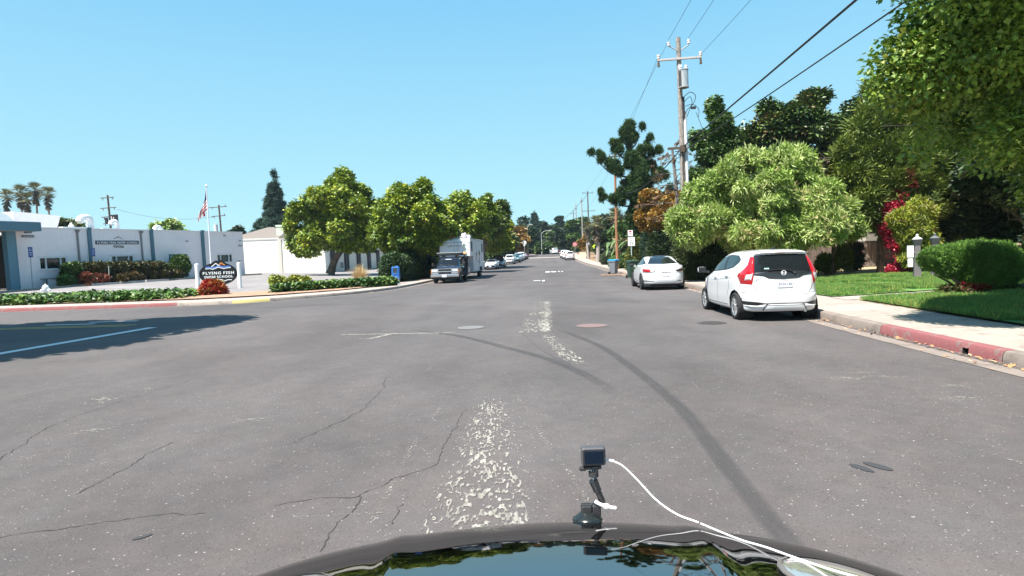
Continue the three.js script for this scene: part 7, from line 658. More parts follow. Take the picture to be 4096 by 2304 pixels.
{ const c = farCar('parked_car', 'grey car with its dark bonnet raised behind the silver-white sedan', [-8.05, gs(-85), -85.5], PI, 'sedan', paint(0.4, 0.42, 0.46), { group: gl }); P(c, 'raised_bonnet', [grid(12, 6, (u, v) => { const x = (u - 0.5) * 1.5, y = 0.98 + v * 0.86; return [x * (1 - 0.1 * v), y - 0.26 * pow(ab(x) / 0.75, 2.4) * v, -1.05 - 0.45 * v]; })], new THREE.MeshStandardMaterial({ color: lin(0.035, 0.02, 0.018), roughness: 0.9, side: THREE.DoubleSide })); P(c, 'bonnet_prop', bar([0.5, 0.95, -1.6], [0.5, 1.6, -1.38], 0.012), mTrim); }
farCar('parked_car', 'big white sport utility vehicle facing the camera on the left kerb', [-7.75, gs(-101), -102], PI, 'suv', paint(0.74, 0.73, 0.7), { group: gl });
farCar('parked_car', 'teal sedan behind the white sport utility vehicle', [-7.25, gs(-109), -109.5], PI, 'sedan', paint(0.08, 0.17, 0.19), { group: gl });
farCar('parked_car', 'pale blue car behind the teal sedan', [-7.1, gs(-115.5), -116], PI, 'suv', paint(0.4, 0.5, 0.58), { group: gl });
farCar('parked_car', 'white car farthest along the left kerb', [-6.9, gs(-122), -122.5], PI, 'suv', paint(0.75, 0.75, 0.75), { group: gl });
farCar('parked_car', 'dark red car low beside the farthest white car', [-6.6, gs(-128), -128.5], PI, 'sedan', paint(0.2, 0.02, 0.025), { group: gl });
farCar('parked_car', 'silver sport utility vehicle seen from behind, nearest of the far right cars', [3.1, gs(-112), -112.5], 0, 'suv', paint(0.55, 0.52, 0.5), { group: gr });
farCar('parked_car', 'white car just ahead of the silver sport utility vehicle', [2.7, gs(-119), -119.5], 0, 'suv', paint(0.78, 0.78, 0.78), { group: gr });
farCar('parked_car', 'white car farthest ahead on the right kerb', [2.3, gs(-126), -126.5], 0, 'suv', paint(0.74, 0.74, 0.72), { group: gr });
farCar('moving_car', 'white car beyond the far crossing', [0.1, gs(-158), -160], 0.2, 'suv', paint(0.72, 0.76, 0.78)); farCar('moving_car', 'dark car beside the white car beyond the crossing', [2.0, gs(-164), -167], 0.2, 'sedan', paint(0.02, 0.03, 0.04));
farCar('driveway_car', 'dark navy car at the right edge, parked in the driveway', [15.68, hR(15.6, -18), -17.6], Math.PI / 2, 'suv', paint(0.008, 0.009, 0.022));
// ---------------------------------------------------------------- street furniture on the right
function taper(w0, d0, w1, d1, h, y = 0) { const g = new THREE.BoxGeometry(1, 1, 1, 1, 1, 1), p = g.attributes.position; for (let i = 0; i < p.count; i++) { const t = p.getY(i) > 0 ? 1 : 0; p.setXYZ(i, p.getX(i) * (t ? w1 : w0), y + (t ? h : 0), p.getZ(i) * (t ? d1 : d0)); } const q = g.toNonIndexed(); q.computeVertexNormals(); return q; }
function bin(name, label, pos, ry, mb, ml, H) { const t = T(name, label, 'wheelie bin', pos, ry); P(t, 'body', [taper(0.44, 0.46, 0.58, 0.66, H - 0.16, 0.06), rb(0.64, 0.1, 0.74, 0, H - 0.12, 0, 0.03), bx(0.3, 0.22, 0.02, 0, H * 0.55, 0.3), bx(0.5, 0.03, 0.02, 0, H * 0.72, 0.315)], mb); P(t, 'lid', [rb(0.66, 0.09, 0.78, 0, H - 0.02, 0.02, 0.035, 3), rb(0.5, 0.05, 0.6, 0, H + 0.03, 0.02, 0.025)], ml); P(t, 'handle', bar([-0.24, H - 0.1, -0.42], [0.24, H - 0.1, -0.42], 0.018), mb); for (const s of [-1, 1]) P(t, 'wheel', bar([s * 0.27, 0.12, -0.24], [s * 0.33, 0.12, -0.24], 0.12, 0.12, 18), mTyre); return t; }
bin('wheelie_bin', 'grey wheeled bin with a bright blue lid standing in the gutter', [4.95, gs(-48.5), -48.5], 0.9, M(0.16, 0.17, 0.185, 0.6), M(0.01, 0.3, 0.62, 0.4), 1.18);
{ const b = bin('wheelie_bin', 'dark green wheeled bin half hidden by the white sedan', [5.15, 0.0, -38.6], 0.25, M(0.022, 0.055, 0.035, 0.55), M(0.03, 0.075, 0.045, 0.5), 1.16); P(b, 'round_label', new THREE.CylinderGeometry(0.09, 0.09, 0.01, 18).rotateX(Math.PI / 2).translate(0.06, 0.82, 0.33), M(0.4, 0.5, 0.42)); }
{ const t = T('timber_board', 'long tan board lying in the gutter between the two bins', 'board', [4.9, gs(-45), -45.6], 0.05); P(t, 'board', rb(2.5, 0.05, 0.3, 0, 0.05, 0, 0.01), new THREE.MeshStandardMaterial({ map: dirtTex, color: lin(1.5, 1.35, 1.0), roughness: 0.9 })); P(t, 'batten', [bx(0.08, 0.05, 0.34, -0.9, 0.095, 0), bx(0.08, 0.05, 0.34, 0.9, 0.095, 0)], M(0.4, 0.24, 0.12, 0.9)); }
const signFace = (par, w, h, tex0, x, y, z, bc = mGrey) => { const f = P(par, 'plate', rb(w, h, 0.012, x, y, z, 0.03), bc); P(f, 'face', new THREE.PlaneGeometry(w * 0.985, h * 0.985).translate(x, y, z + 0.0085), new THREE.MeshStandardMaterial({ map: tex0, roughness: 0.5 })); return f; };
{ const t = T('speed_limit_sign', 'white SPEED LIMIT 25 sign with a red-lettered sign above on one post', 'road sign', [6.75, hR(6.75, -50.7), -50.7], 0.06); P(t, 'post', cy(0.05, 0.05, 3.5, 0, -0.1, 0, 10), M(0.32, 0.42, 0.4, 0.5));
  signFace(t, 0.61, 0.78, canvasTex(256, 320, (g, w, h) => { g.fillStyle = '#f4f4f4'; g.fillRect(0, 0, w, h); g.strokeStyle = '#15151a'; g.lineWidth = 7; g.strokeRect(9, 9, w - 18, h - 18); g.fillStyle = '#15151a'; g.textAlign = 'center'; g.font = 'bold 56px sans-serif'; g.fillText('SPEED', w / 2, 74); g.fillText('LIMIT', w / 2, 136); g.font = 'bold 150px sans-serif'; g.fillText('25', w / 2, 278); }), 0, 2.55, 0.062, mWhite);
  signFace(t, 0.42, 0.5, canvasTex(128, 160, (g, w, h) => { g.fillStyle = '#f3f0f0'; g.fillRect(0, 0, w, h); g.fillStyle = '#b2323a'; g.fillRect(30, 14, 68, 44); g.fillRect(14, 76, 100, 10); g.fillRect(14, 96, 84, 10); g.fillRect(14, 116, 100, 10); }), -0.08, 3.28, 0.062, mWhite); }
// poles and lines
const mPole = new THREE.MeshStandardMaterial(barkTex([0.17, 0.145, 0.125], [0.36, 0.32, 0.29], 33)), mPoleB = new THREE.MeshStandardMaterial(barkTex([0.2, 0.085, 0.04], [0.4, 0.19, 0.1], 36)), mPoleD = M(0.09, 0.065, 0.05, 0.95), mCeram = M(0.55, 0.53, 0.53, 0.3), mWire = M(0.014, 0.014, 0.016, 0.6);
const insul = (x, y, z) => [cy(0.05, 0.05, 0.22, x, y, z, 8), cy(0.085, 0.07, 0.09, x, y + 0.03, z, 10), cy(0.085, 0.07, 0.09, x, y + 0.14, z, 10)];
const PX = 7.18, PZ = -31.9;
{
  const t = T('utility_pole', 'tall wooden utility pole with grey transformer and white conduit', 'utility pole', [PX, 0.1, PZ], 0); t.rotation.z = 0.016;
  P(t, 'pole', tubeR([[0, -0.3, 0], [0, 6, 0], [0, 12.9, 0]], k => 0.17 - 0.055 * k, 12), mPole); P(t, 'crossarm', [rb(2.3, 0.1, 0.12, 0, 11.75, 0.14, 0.01)], M(0.42, 0.4, 0.39, 0.8)); P(t, 'brace', [bar([-0.1, 12.2, 0.1], [-0.5, 12.45, 0.1], 0.03), bar([0.1, 12.2, 0.1], [0.5, 12.45, 0.1], 0.03)], M(0.35, 0.34, 0.34)); for (const [x, y, z] of [[-0.52, 12.45, 0.1], [0.52, 12.5, 0.1], [-1.1, 11.8, 0.14], [1.1, 11.8, 0.14]]) P(t, 'insulator', insul(x, y, z), mCeram); for (const q of [-1.1, 1.1]) P(t, 'hanging_insulator', cy(0.07, 0.05, 0.3, q, 11.4, 0.14, 8), mPoleD);
  const tr = P(t, 'transformer', [cy(0.25, 0.25, 0.92, 0.12, 10.15, 0.36, 24), cy(0.27, 0.27, 0.05, 0.12, 11.05, 0.36, 24), cy(0.27, 0.27, 0.04, 0.12, 10.15, 0.36, 24)], M(0.42, 0.43, 0.44, 0.35, { metalness: 0.3 })); P(tr, 'bushing', [...insul(-0.02, 11.08, 0.3), ...insul(0.26, 11.08, 0.4)], mCeram); P(tr, 'rust_streak', grid(3, 8, (u, v) => { const a = 2.2 + u * 0.9; return [0.12 + Math.cos(a) * 0.253, 10.2 + v * 0.8, 0.36 + Math.sin(a) * 0.253]; }), M(0.05, 0.045, 0.045, 0.7)).name = 'dark_panel';
  P(t, 'number_tag', bx(0.2, 0.16, 0.02, 0, 11.35, 0.15), mWhite); P(t, 'conduit', [cy(0.085, 0.085, 9.0, 0.2, 0, 0.05, 10)], M(0.62, 0.62, 0.64, 0.5)); P(t, 'guard_board', [cy(0.06, 0.06, 4.4, -0.02, 0, 0.17, 8)], M(0.6, 0.6, 0.6, 0.6)); P(t, 'dark_riser', bx(0.05, 4.6, 0.05, -0.02, 4.4, 0.16), mPoleD);
  P(t, 'cable_loops', [tubeR(curve([[0.1, 9.7, 0.2], [0.5, 9.95, 0.2], [0.75, 9.75, 0.2], [0.6, 9.3, 0.2], [0.35, 9.1, 0.2], [0.2, 8.9, 0.15]], 18), 0.018, 5), tubeR(curve([[0.1, 9.4, 0.2], [0.45, 9.7, 0.25], [0.55, 9.4, 0.25], [0.4, 9.0, 0.2], [0.3, 8.7, 0.1]], 16), 0.016, 5), tubeR(curve([[0.12, 9.2, 0.2], [0.6, 9.3, 0.2], [0.9, 9.0, 0.2], [0.85, 8.6, 0.2]], 14), 0.016, 5), bx(0.25, 0.12, 0.12, 0.62, 9.12, 0.2), bx(0.12, 1.1, 0.1, 0.12, 9.2, 0.12)], mWire); P(t, 'telecom_arm', [rb(0.9, 0.12, 0.12, -0.35, 7.05, 0.2, 0.01), bx(0.3, 0.35, 0.25, 0.02, 7.0, 0.2)], mPoleD);
}
const simplePole = (label, x, z, h, m, arms, r = 0.15, grp) => { const y = hR(x, z); const t = T('wooden_pole', label, 'utility pole', [x, y, z], 0, grp); P(t, 'pole', tubeR([[0, -0.2, 0], [0, h * 0.5, 0], [0, h, 0]], k => r * (1.15 - 0.4 * k), 8), m); for (const [yy, w] of arms) { P(t, 'crossarm', bx(w, 0.1, 0.1, 0, yy, 0.15), mPoleD); P(t, 'insulator', [cy(0.05, 0.05, 0.25, -w / 2 + 0.06, yy, 0.15, 6), cy(0.05, 0.05, 0.25, w / 2 - 0.06, yy, 0.15, 6)], mPoleD); } return t; };
simplePole('orange-brown wooden pole rising through the pine', 6.25, -57.5, 11.2, mPoleB, [[11, 1.2]], 0.14); simplePole('thin dark pole with two crossarms before the right fan palms', 7.25, -118, 13.4, mPoleD, [[13, 2.2], [9.4, 2.6]], 0.15); simplePole('far pole tallest of the three at the street end', 7.6, -150, 14.2, M(0.3, 0.27, 0.25), [[13.2, 0.8]], 0.16, 'far poles at the end of the street'); simplePole('far pole in the middle of the three at the street end', 7.4, -182, 15, M(0.3, 0.27, 0.25), [[13.4, 0.8]], 0.18, 'far poles at the end of the street'); simplePole('far pole leftmost of the three at the street end', 7.4, -205, 14.5, M(0.16, 0.14, 0.13), [[13.4, 2.4]], 0.18, 'far poles at the end of the street');
{ const k = T('wooden_pole', 'dark pole with five crossarms and black equipment behind the swim school', 'utility pole', [-99.3, 0.5, -124]); P(k, 'pole', tubeR([[0, 0, 0], [0, 10, 0], [0, 18.8, 0]], q => 0.28 - 0.08 * q, 8), mPoleD); for (const [y, w] of [[18.2, 3.2], [15.9, 3.8], [13.9, 3.6], [12.4, 3.0], [10.4, 4.0]]) P(k, 'crossarm', [bx(w, 0.16, 0.14, 0.1, y, 0.3), bx(0.1, 0.5, 0.1, -w * 0.3, y - 0.3, 0.3), bx(0.1, 0.5, 0.1, w * 0.4, y - 0.3, 0.3)], mPoleD); P(k, 'switch_box', [bx(1.9, 1.9, 0.4, 1.3, 13.3, 0.5), bx(0.5, 1.4, 0.4, -0.5, 13.0, 0.4)], mBlack); P(k, 'insulator', [bx(0.2, 1.2, 0.1, 1.0, 13.3, 0.74), bx(0.2, 1.0, 0.1, 1.5, 13.2, 0.74)], mCeram); k.rotation.z = 0.03;
  const m = T('wooden_pole', 'dark pole with two crossarms and pale transformer right of the flag', 'utility pole', [-74.4, 0.5, -125.6]); P(m, 'pole', tubeR([[0, 0, 0], [0, 10, 0], [0, 15.7, 0]], q => 0.24 - 0.07 * q, 8), mPoleD); for (const [y, w] of [[15.2, 4.2], [13.2, 3.2]]) P(m, 'crossarm', [bx(w, 0.16, 0.14, -0.1, y, 0.3), bx(0.1, 0.4, 0.1, -w * 0.35, y - 0.25, 0.3), bx(0.1, 0.45, 0.1, w * 0.4, y + 0.25, 0.3)], mPoleD); P(m, 'transformer', [cy(0.42, 0.42, 1.7, -0.9, 9.6, 0.4, 14), cy(0.06, 0.06, 0.5, -0.9, 11.3, 0.4, 6)], M(0.55, 0.56, 0.6, 0.5)); P(m, 'cutout', [bx(0.3, 0.9, 0.2, 0.6, 7.6, 0.3), bx(0.3, 0.8, 0.2, -0.7, 7.6, 0.3)], M(0.4, 0.42, 0.45)); m.rotation.z = 0.03; }
{ // lines
  const sag = (a, b, s, r, n = 26) => tubeR(Array.from({ length: n + 1 }, (_, i) => { const t = i / n; return [a[0] + (b[0] - a[0]) * t, a[1] + (b[1] - a[1]) * t - s * 4 * t * (1 - t), a[2] + (b[2] - a[2]) * t]; }), r, 6); const W = (label, g) => tag(P(scene, numbered('overhead_line'), g, mWire), label, 'cable');
  const pz = PZ + 0.2; W('thick upper black cable sweeping from the pole to the upper right', sag([PX - 0.05, 7.25, pz], [7.5, 7.5, 16], 0.05, 0.035, 40)); W('thinner lower black cable just under the thick one at the upper right', sag([PX - 0.05, 7.02, pz], [8.4, 7.0, 16], 0.35, 0.022, 40));
  W('thin wire from the left top insulator passing overhead', sag([PX - 0.75, 12.85, pz], [6.6, 12.9, 14], 0.25, 0.009)); W('thin wire from the right top insulator passing overhead', sag([PX + 0.3, 12.9, pz], [7.7, 12.9, 14], 0.3, 0.009)); W('thin wire from the right crossarm end passing overhead', sag([PX + 0.92, 12.0, pz], [9.4, 12.0, 14], 0.6, 0.009));
  W('thin wire running on from the pole top to the far pole', sag([PX - 0.75, 12.8, pz], [6.3, 14.5, -118], 1.2, 0.008)); W('second thin wire running from the crossarm to the far pole', sag([PX - 1.3, 12.0, pz], [6.1, 10.5, -118], 1.4, 0.008)); W('sagging cable running from the pole into the pine', sag([PX - 0.3, 7.0, pz], [6.3, 7.8, -57.5], 0.9, 0.03)); W('faint line across the street end toward the left', sag([7.2, 14.2, -118], [-6, 10, -190], 2, 0.03)); W('lower faint line across the street end', sag([7.4, 13, -182], [-4, 10, -205], 1, 0.03));
  W('guy wire down from the cable loops to the right', sag([PX + 0.6, 9.0, pz], [PX + 4.2, 5.0, pz - 6], 0.1, 0.012)); W('thin line between the two far left poles', sag([-97.7, 16, -124], [-76, 13.5, -125], 1.2, 0.03)); }
// wooden fence with lattice top
{ const t = T('wooden_fence', 'weathered board fence with lattice top behind the bougainvillea', 'fence', [0, 0, 0]); const R = RNG(12), ms = [0, 1, 2].map(i => new THREE.MeshStandardMaterial({ map: mPole.map, color: lin(0.36 + 0.12 * i, 0.32 + 0.1 * i, 0.3 + 0.09 * i), roughness: 0.95 })), mL = M(0.5, 0.5, 0.5, 0.7); for (let i = 0; i < 52; i++) { const x = 11.6 + i * 0.155, z = -34.4 - 0.02 * R(), h = 1.42 + 0.05 * R(); P(t, 'board', bx(0.145, h, 0.02).rotateZ((R() - 0.5) * 0.02).translate(x, 0.35 + h / 2, z), ms[(R() * 3) | 0]); } P(t, 'rail', [bx(8.2, 0.08, 0.05, 15.6, 0.6, -34.46), bx(8.2, 0.08, 0.06, 15.6, 1.82, -34.42), bx(8.2, 0.06, 0.06, 15.6, 2.32, -34.42)], ms[0]); for (let i = 0; i < 56; i++) for (const s of [-1, 1]) P(t, 'lattice_strip', bx(0.035, 0.66, 0.008).rotateZ(s * 0.785).translate(11.7 + i * 0.145, 2.07, -34.42 + s * 0.006), mL); for (const x of [11.55, 14.0, 16.4, 19.6]) P(t, 'post', bx(0.12, 2.2, 0.12, x, 1.4, -34.5), ms[1]); }
{ const t = T('gnarled_trunk', 'pale gnarled trunk leaning before the wooden fence', 'tree', [14.35, 0.35, -29.6]); P(t, 'trunk', [tubeR(curve([[0.15, -0.1, 0], [0.1, 0.5, 0], [-0.25, 0.95, 0.05], [-0.3, 1.5, 0], [-0.75, 2.0, 0], [-1.3, 2.2, 0]], 16), k => 0.15 - 0.08 * k, 8), tubeR(curve([[-0.28, 1.1, 0], [0.1, 1.7, -0.1], [0.3, 2.5, -0.1]], 8), k => 0.08 - 0.05 * k, 6)], mBarkPale); crown(t, 'crown', [[-0.9, 2.5, 0, 0.8, 0.45, 0.6], [0.4, 2.8, 0, 0.6, 0.5, 0.5]], 900, CL.small, mLeaf, G.dark, 5, { s: 1.5 }); }
// lamp posts and letterbox by the garden
{ const mk = (label, x, z, b) => { const t = T('garden_lamp', label, 'lamp post', [x, hR(x, z), z], -0.3); P(t, 'base', rb(0.7, 0.08, 0.5, 0, 0.04, 0, 0.02), M(0.5, 0.48, 0.46, 0.9)); P(t, 'post', taper(0.22, 0.22, 0.16, 0.16, 1.25, 0.06), M(0.13, 0.12, 0.12, 0.8)); P(t, 'lantern', [taper(0.16, 0.16, 0.3, 0.3, 0.22, 1.22)], M(0.09, 0.09, 0.1, 0.5)); P(t, 'cap', [new THREE.ConeGeometry(0.19, 0.12, 4).rotateY(Math.PI / 4).translate(0, 1.52, 0), sp(0.045, 0, 1.6, 0)], b ? M(0.7, 0.7, 0.68, 0.5) : M(0.12, 0.13, 0.135, 0.5)); return t; }; const a = mk('grey garden lamp post with a bright white cap left of the clipped juniper', 13.0, -21.7, true); P(a, 'white_panel', [rb(0.2, 0.42, 0.05, -0.22, 1.02, 0.05, 0.01), rb(0.16, 0.3, 0.05, -0.22, 0.62, 0.05, 0.01)], mWhite); P(a, 'panel_bracket', bx(0.2, 0.04, 0.04, -0.12, 1.0, 0.04), mGrey); mk('second garden lamp post in the shade above the clipped juniper', 13.85, -22.1, false); }
{ const t = T('garden_stakes', 'thin pale stake in the bed beside the tall clipped hedge', 'stake', [7.75, 0.2, -26.0]); P(t, 'stake', cy(0.02, 0.016, 1.0, 0, 0, 0, 6), M(0.5, 0.48, 0.44)); P(t, 'peg', cy(0.02, 0.02, 0.45, -0.35, 0, 0.3, 6), M(0.45, 0.35, 0.22)); }
// far end: stop sign, warning sign, street lamps, low wall
{ const Z = -124, t = T('stop_sign', 'red octagonal stop sign in shade beside the far pole', 'road sign', [4.6, gs(Z) + 0.15, Z]); P(t, 'post', cy(0.04, 0.04, 2.9, 0, 0, 0, 8), mGrey); P(t, 'plate', new THREE.CylinderGeometry(0.5, 0.5, 0.02, 8).rotateX(Math.PI / 2).rotateZ(Math.PI / 8).translate(0, 2.75, 0.05), M(0.5, 0.16, 0.17, 0.5)); P(t, 'legend', bx(0.5, 0.16, 0.01, 0, 2.75, 0.066), M(0.6, 0.35, 0.35));
  const y = T('warning_sign', 'bright yellow-green warning sign beside the far right pavement', 'road sign', [8.0, gs(-112) + 0.15, -112]); P(y, 'post', cy(0.04, 0.04, 3, 0, 0, 0, 8), mGrey); P(y, 'plate', rb(0.75, 0.75, 0.02, 0, 0, 0, 0.05).rotateZ(Math.PI / 4).translate(0, 2.3, 0.05), M(0.55, 0.72, 0.02, 0.5)); P(y, 'symbol', bx(0.2, 0.42, 0.01, 0, 2.3, 0.068), mBlack);
  const w = T('white_sign', 'two small white plates on the dark pole on the right', 'road sign', [7.05, gs(-112), -116.5]); P(w, 'plate', [bx(0.62, 0.8, 0.02, 0, 4.1, 0), bx(0.58, 0.5, 0.02, 0, 3.2, 0)], mWhite); P(w, 'bracket', bx(0.06, 2.2, 0.05, 0.25, 3.6, -0.04), mGrey);
  const r = T('round_sign', 'white round sign at the far left corner', 'road sign', [-7.0, gs(-140), -140]); P(r, 'post', cy(0.05, 0.05, 3.4, 0, 0, 0, 8), mGrey); P(r, 'plate', [new THREE.CylinderGeometry(0.52, 0.52, 0.03, 24).rotateX(Math.PI / 2).translate(0, 3.5, 0.06), (() => { const s = new THREE.Shape(); s.moveTo(-0.35, 0.1); s.lineTo(0.35, 0.1); s.lineTo(0, -0.45); return new THREE.ExtrudeGeometry(s, { depth: 0.03, bevelEnabled: false }).translate(0, 3.0, 0.045); })()], M(0.7, 0.76, 0.74));
  const n = T('parking_notice', 'small red and white notice on a post under the bright yellow tree', 'road sign', [-9.9, gs(-79) + 0.15, -79]); P(n, 'post', cy(0.035, 0.035, 2.9, 0, 0, 0, 8), mGrey); P(n, 'plate', bx(0.42, 0.55, 0.02, 0, 2.75, 0.04), mWhite); P(n, 'edge', bx(0.14, 0.5, 0.02, -0.27, 2.75, 0.038), M(0.3, 0.04, 0.05));
  const lamp = (label, x, z, h, dx) => { const l = T('street_lamp', label, 'street lamp', [x, gs(z), z], 0, 'street lamps at the far crossing'); P(l, 'pole', tubeR([[0, 0, 0], [0, h * 0.5, 0], [0, h, 0]], q => 0.1 - 0.04 * q, 8), M(0.4, 0.42, 0.4)); P(l, 'arm', tubeR(curve([[0, h - 0.2, 0], [dx * 0.4, h + 0.4, 0], [dx, h + 0.6, 0]], 8), 0.05, 6), M(0.5, 0.5, 0.46)); P(l, 'lamp_head', rb(0.9, 0.14, 0.35, dx * 1.15, h + 0.58, 0, 0.05), M(0.5, 0.48, 0.42)); }; lamp('street lamp with short arm near the white round sign', -6.4, -146, 7.3, 0.8); lamp('street lamp whose curved arm crosses the dark trees at the street end', -3.2, -160, 6.0, 2.2);
  const wl = T('garden_wall', 'low cream garden wall end beside the silver sport utility vehicle', 'wall', [5.6, gs(-112) + 0.1, -112]); P(wl, 'wall', rb(1.3, 1.4, 0.5, 0, 0.7, 0, 0.05), M(0.62, 0.5, 0.38, 0.9)); P(wl, 'pier', rb(0.6, 1.1, 0.6, 1.0, 0.55, -1.0, 0.05), M(0.55, 0.45, 0.34, 0.9)); P(wl, 'coping', bx(1.36, 0.06, 0.56, 0, 1.42, 0), M(0.5, 0.42, 0.34));
  S('far_kerb', bx(80, 0.4, 0.4, 0, gs(-163.2) - 0.0, -163.4), mConcrete); S('far_pavement', new THREE.PlaneGeometry(70, 3).rotateX(-Math.PI / 2).translate(-2, gs(-165) + 0.2, -165), mConcrete); }
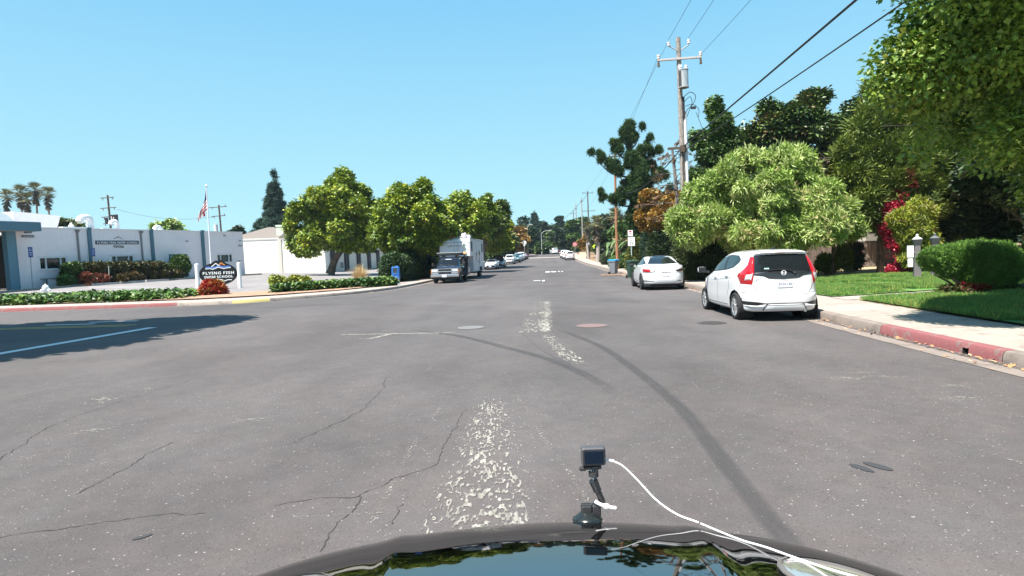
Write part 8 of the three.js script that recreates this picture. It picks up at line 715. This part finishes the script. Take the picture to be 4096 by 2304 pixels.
// ---------------------------------------------------------------- bonnet of the camera's own car, with a small action camera on a suction mount
{
  const yaw = 4.23 * D2R, t = T('own_car', 'glossy dark bonnet of the car carrying the cameras', 'car', [0, 0, 0], 0); // local axes follow the car: x right, -z ahead
  t.rotation.y = yaw; const C = 0.07;
  const mBon = new THREE.MeshPhysicalMaterial({ color: lin(0.42, 0.415, 0.42), metalness: 1, roughness: 0.03, specularColor: lin(0.5, 0.5, 0.5) });
  const mid = d => 0.862 - 0.123 * (d - 1.126) - 0.315 * (d - 1.126) ** 2;
  const H = (x, d) => { const a = ab(x), dd = d + 0.1 * a * a; const ridge = 0.006 * Math.exp(-(((a - 0.36 - 0.12 * (d - 1.2)) / 0.035) ** 2)); return mid(dd) - 0.128 * a * a + ridge - 0.25 * Math.max(0, a - 0.6) ** 2; };
  const bon = P(t, 'bonnet', grid(150, 120, (u, v) => { const x = (u - 0.5) * 1.72, d0 = 0.62 + v * 1.62; return [C + x, H(x, d0), -d0]; }), mBon);
  P(t, 'nose', grid(40, 12, (u, v) => { const x = (u - 0.5) * 1.72, d = 2.24 + 0.1 * Math.sin(v * 1.57), y = H(x, 2.24) * (1 - v) + 0.2 * v; return [C + x, y, -d]; }), mBon); for (const s of [-1, 1]) P(t, 'wing', grid(30, 10, (u, v) => { const d = 0.62 + u * 1.62, y = H(0.86, d) * (1 - v) + 0.22 * v; return [C + s * (0.86 + 0.06 * Math.sin(v * 3.1)), y, -d]; }), mBon);
  const hl = (s, g, r) => grid(20, 12, (u, v) => { const a = u * 2 * Math.PI, q = r + (1 - r) * v, x = 0.57 + 0.12 * q * Math.cos(a), d = 1.1 + 0.13 * q * Math.sin(a) - 0.16 * (x - 0.57); return [C + s * x, H(x, d) + g + 0.014 * Math.sqrt(Math.max(0, 1 - q * q)), -d]; });
  for (const s of [-1, 1]) { const l = P(t, 'headlight', hl(s, 0.004, 0), new THREE.MeshPhysicalMaterial({ color: lin(0.55, 0.54, 0.5), roughness: 0.12, clearcoat: 1, metalness: 0.7 })); P(l, 'bezel', hl(s, 0.006, 0.93), M(0.12, 0.11, 0.1, 0.3)); }
  // action camera and mount
  const k = T('action_camera', 'small black action camera on a jointed arm above the bonnet', 'camera', [0, 0, 0], 0); k.rotation.y = yaw; // camera-aligned axes
  const D = 1.66, X = (px) => (px - 1288) / 1450 * D, Y = (py, px = 1480) => 1.48 - (py - 654.3 + 0.035 * (px - 1288)) / 1450 * D * 1.0; const hy = Y(1322);
  const q = (px, py, dz = 0) => [X(px), Y(py, px), -D + dz];
  const body = q(1480, 1153); P(k, 'body', rb(0.071, 0.054, 0.034, ...body, 0.009, 4), M(0.06, 0.06, 0.064, 0.55)); P(k, 'bezel', rb(0.064, 0.047, 0.004, body[0], body[1], body[2] + 0.0165, 0.005), M(0.02, 0.02, 0.022, 0.35)); P(k, 'screen', rb(0.055, 0.036, 0.002, body[0], body[1], body[2] + 0.0192, 0.002), new THREE.MeshPhysicalMaterial({ color: lin(0.004, 0.006, 0.012), roughness: 0.08, clearcoat: 1 })); P(k, 'plug', [bar(q(1511, 1166), q(1522, 1167), 0.003), bar(q(1519, 1167), q(1528, 1167), 0.0042)], mSteel);
  const m = T('camera_mount', 'black suction mount with ball arm and metal thread holding the action camera', 'camera mount', [0, 0, 0], 0); m.rotation.y = yaw; const b = (a, c, r0, r1 = r0, s = 12) => bar(a, c, r0, r1, s);
  P(m, 'hinge', [b(q(1448, 1186), q(1500, 1183), 0.006), rb(0.018, 0.01, 0.014, ...q(1452, 1188), 0.003), rb(0.02, 0.014, 0.02, ...q(1484, 1184), 0.004)], mBlack); P(m, 'prongs', [b(q(1474, 1184), q(1474, 1198), 0.0025), b(q(1480, 1184), q(1480, 1198), 0.0025), b(q(1486, 1184), q(1486, 1198), 0.0025)], M(0.35, 0.35, 0.36, 0.4)); P(m, 'locking_ring', [b(q(1480, 1195), q(1480, 1207), 0.0145, 0.0145, 20)], mBlackR); P(m, 'thread', [b(q(1480, 1206), q(1479, 1222), 0.0034)], mSteel); P(m, 'ball_socket', [b(q(1478, 1217), q(1489, 1245), 0.013, 0.012), b(q(1496, 1236), q(1486, 1238), 0.005)], mBlack); P(m, 'arm', [tubeR([q(1488, 1242), q(1495, 1258), q(1500, 1272), q(1499, 1284)], 0.0095, 10)], mBlack); P(m, 'clamp', [rb(0.026, 0.036, 0.026, ...q(1484, 1295), 0.005), rb(0.03, 0.03, 0.03, ...q(1459, 1294), 0.004), b(q(1445, 1283), q(1473, 1283), 0.005), rb(0.012, 0.03, 0.02, ...q(1477, 1300), 0.003)], mBlack); const base = q(1461, 1316); P(m, 'suction_cup', [new THREE.LatheGeometry([[0.0, 0.022], [0.018, 0.02], [0.026, 0.012], [0.04, 0.003], [0.045, -0.004], [0.043, -0.008], [0, -0.008]].map(p => new THREE.Vector2(...p)), 28).rotateX(-0.2).translate(...base), b(q(1424, 1316), q(1440, 1314), 0.004)], M(0.012, 0.016, 0.016, 0.25));
  const c = T('camera_cable', 'white cable running from the action camera across the bonnet', 'cable', [0, 0, 0], 0); c.rotation.y = yaw; const w = (px, py, d) => [(px - 1288) / 1450 * d, 1.48 - (py - 654.3 + 0.035 * (px - 1288)) / 1450 * d, -d];
  P(c, 'cord', tubeR(curve([w(1526, 1166, 1.66), w(1552, 1178, 1.655), w(1590, 1215, 1.64), w(1640, 1270, 1.60), w(1690, 1306, 1.56), w(1745, 1328, 1.52), w(1800, 1352, 1.45), w(1860, 1376, 1.36), w(1920, 1394, 1.28), w(1990, 1420, 1.2), w(2090, 1454, 1.1), w(2250, 1500, 1.0)], 90), 0.0024, 8), M(0.75, 0.75, 0.75, 0.5)); P(c, 'plug', bar(w(1520, 1166.5, 1.66), w(1533, 1167.5, 1.659), 0.004), M(0.6, 0.6, 0.6));
  const ti = T('cord_knot', 'white cord knotted round the arm of the camera mount', 'cord', [0, 0, 0], 0); ti.rotation.y = yaw; P(ti, 'knot', [tubeR(curve([q(1480, 1268, 0.012), q(1492, 1274, 0.016), q(1506, 1279, 0.016), q(1520, 1284, 0.012), q(1533, 1287, 0.008)], 14), 0.005, 8), sp(0.009, ...q(1508, 1281, 0.012), 1.3, 0.9, 1)], M(0.75, 0.74, 0.72, 0.8)); P(ti, 'loose_thread', [tubeR(curve([q(1498, 1288, 0.01), q(1508, 1302, 0.006), q(1515, 1314, 0.0)], 6), 0.0012, 4)], M(0.45, 0.45, 0.46));
}
renderer.render(scene, camera);
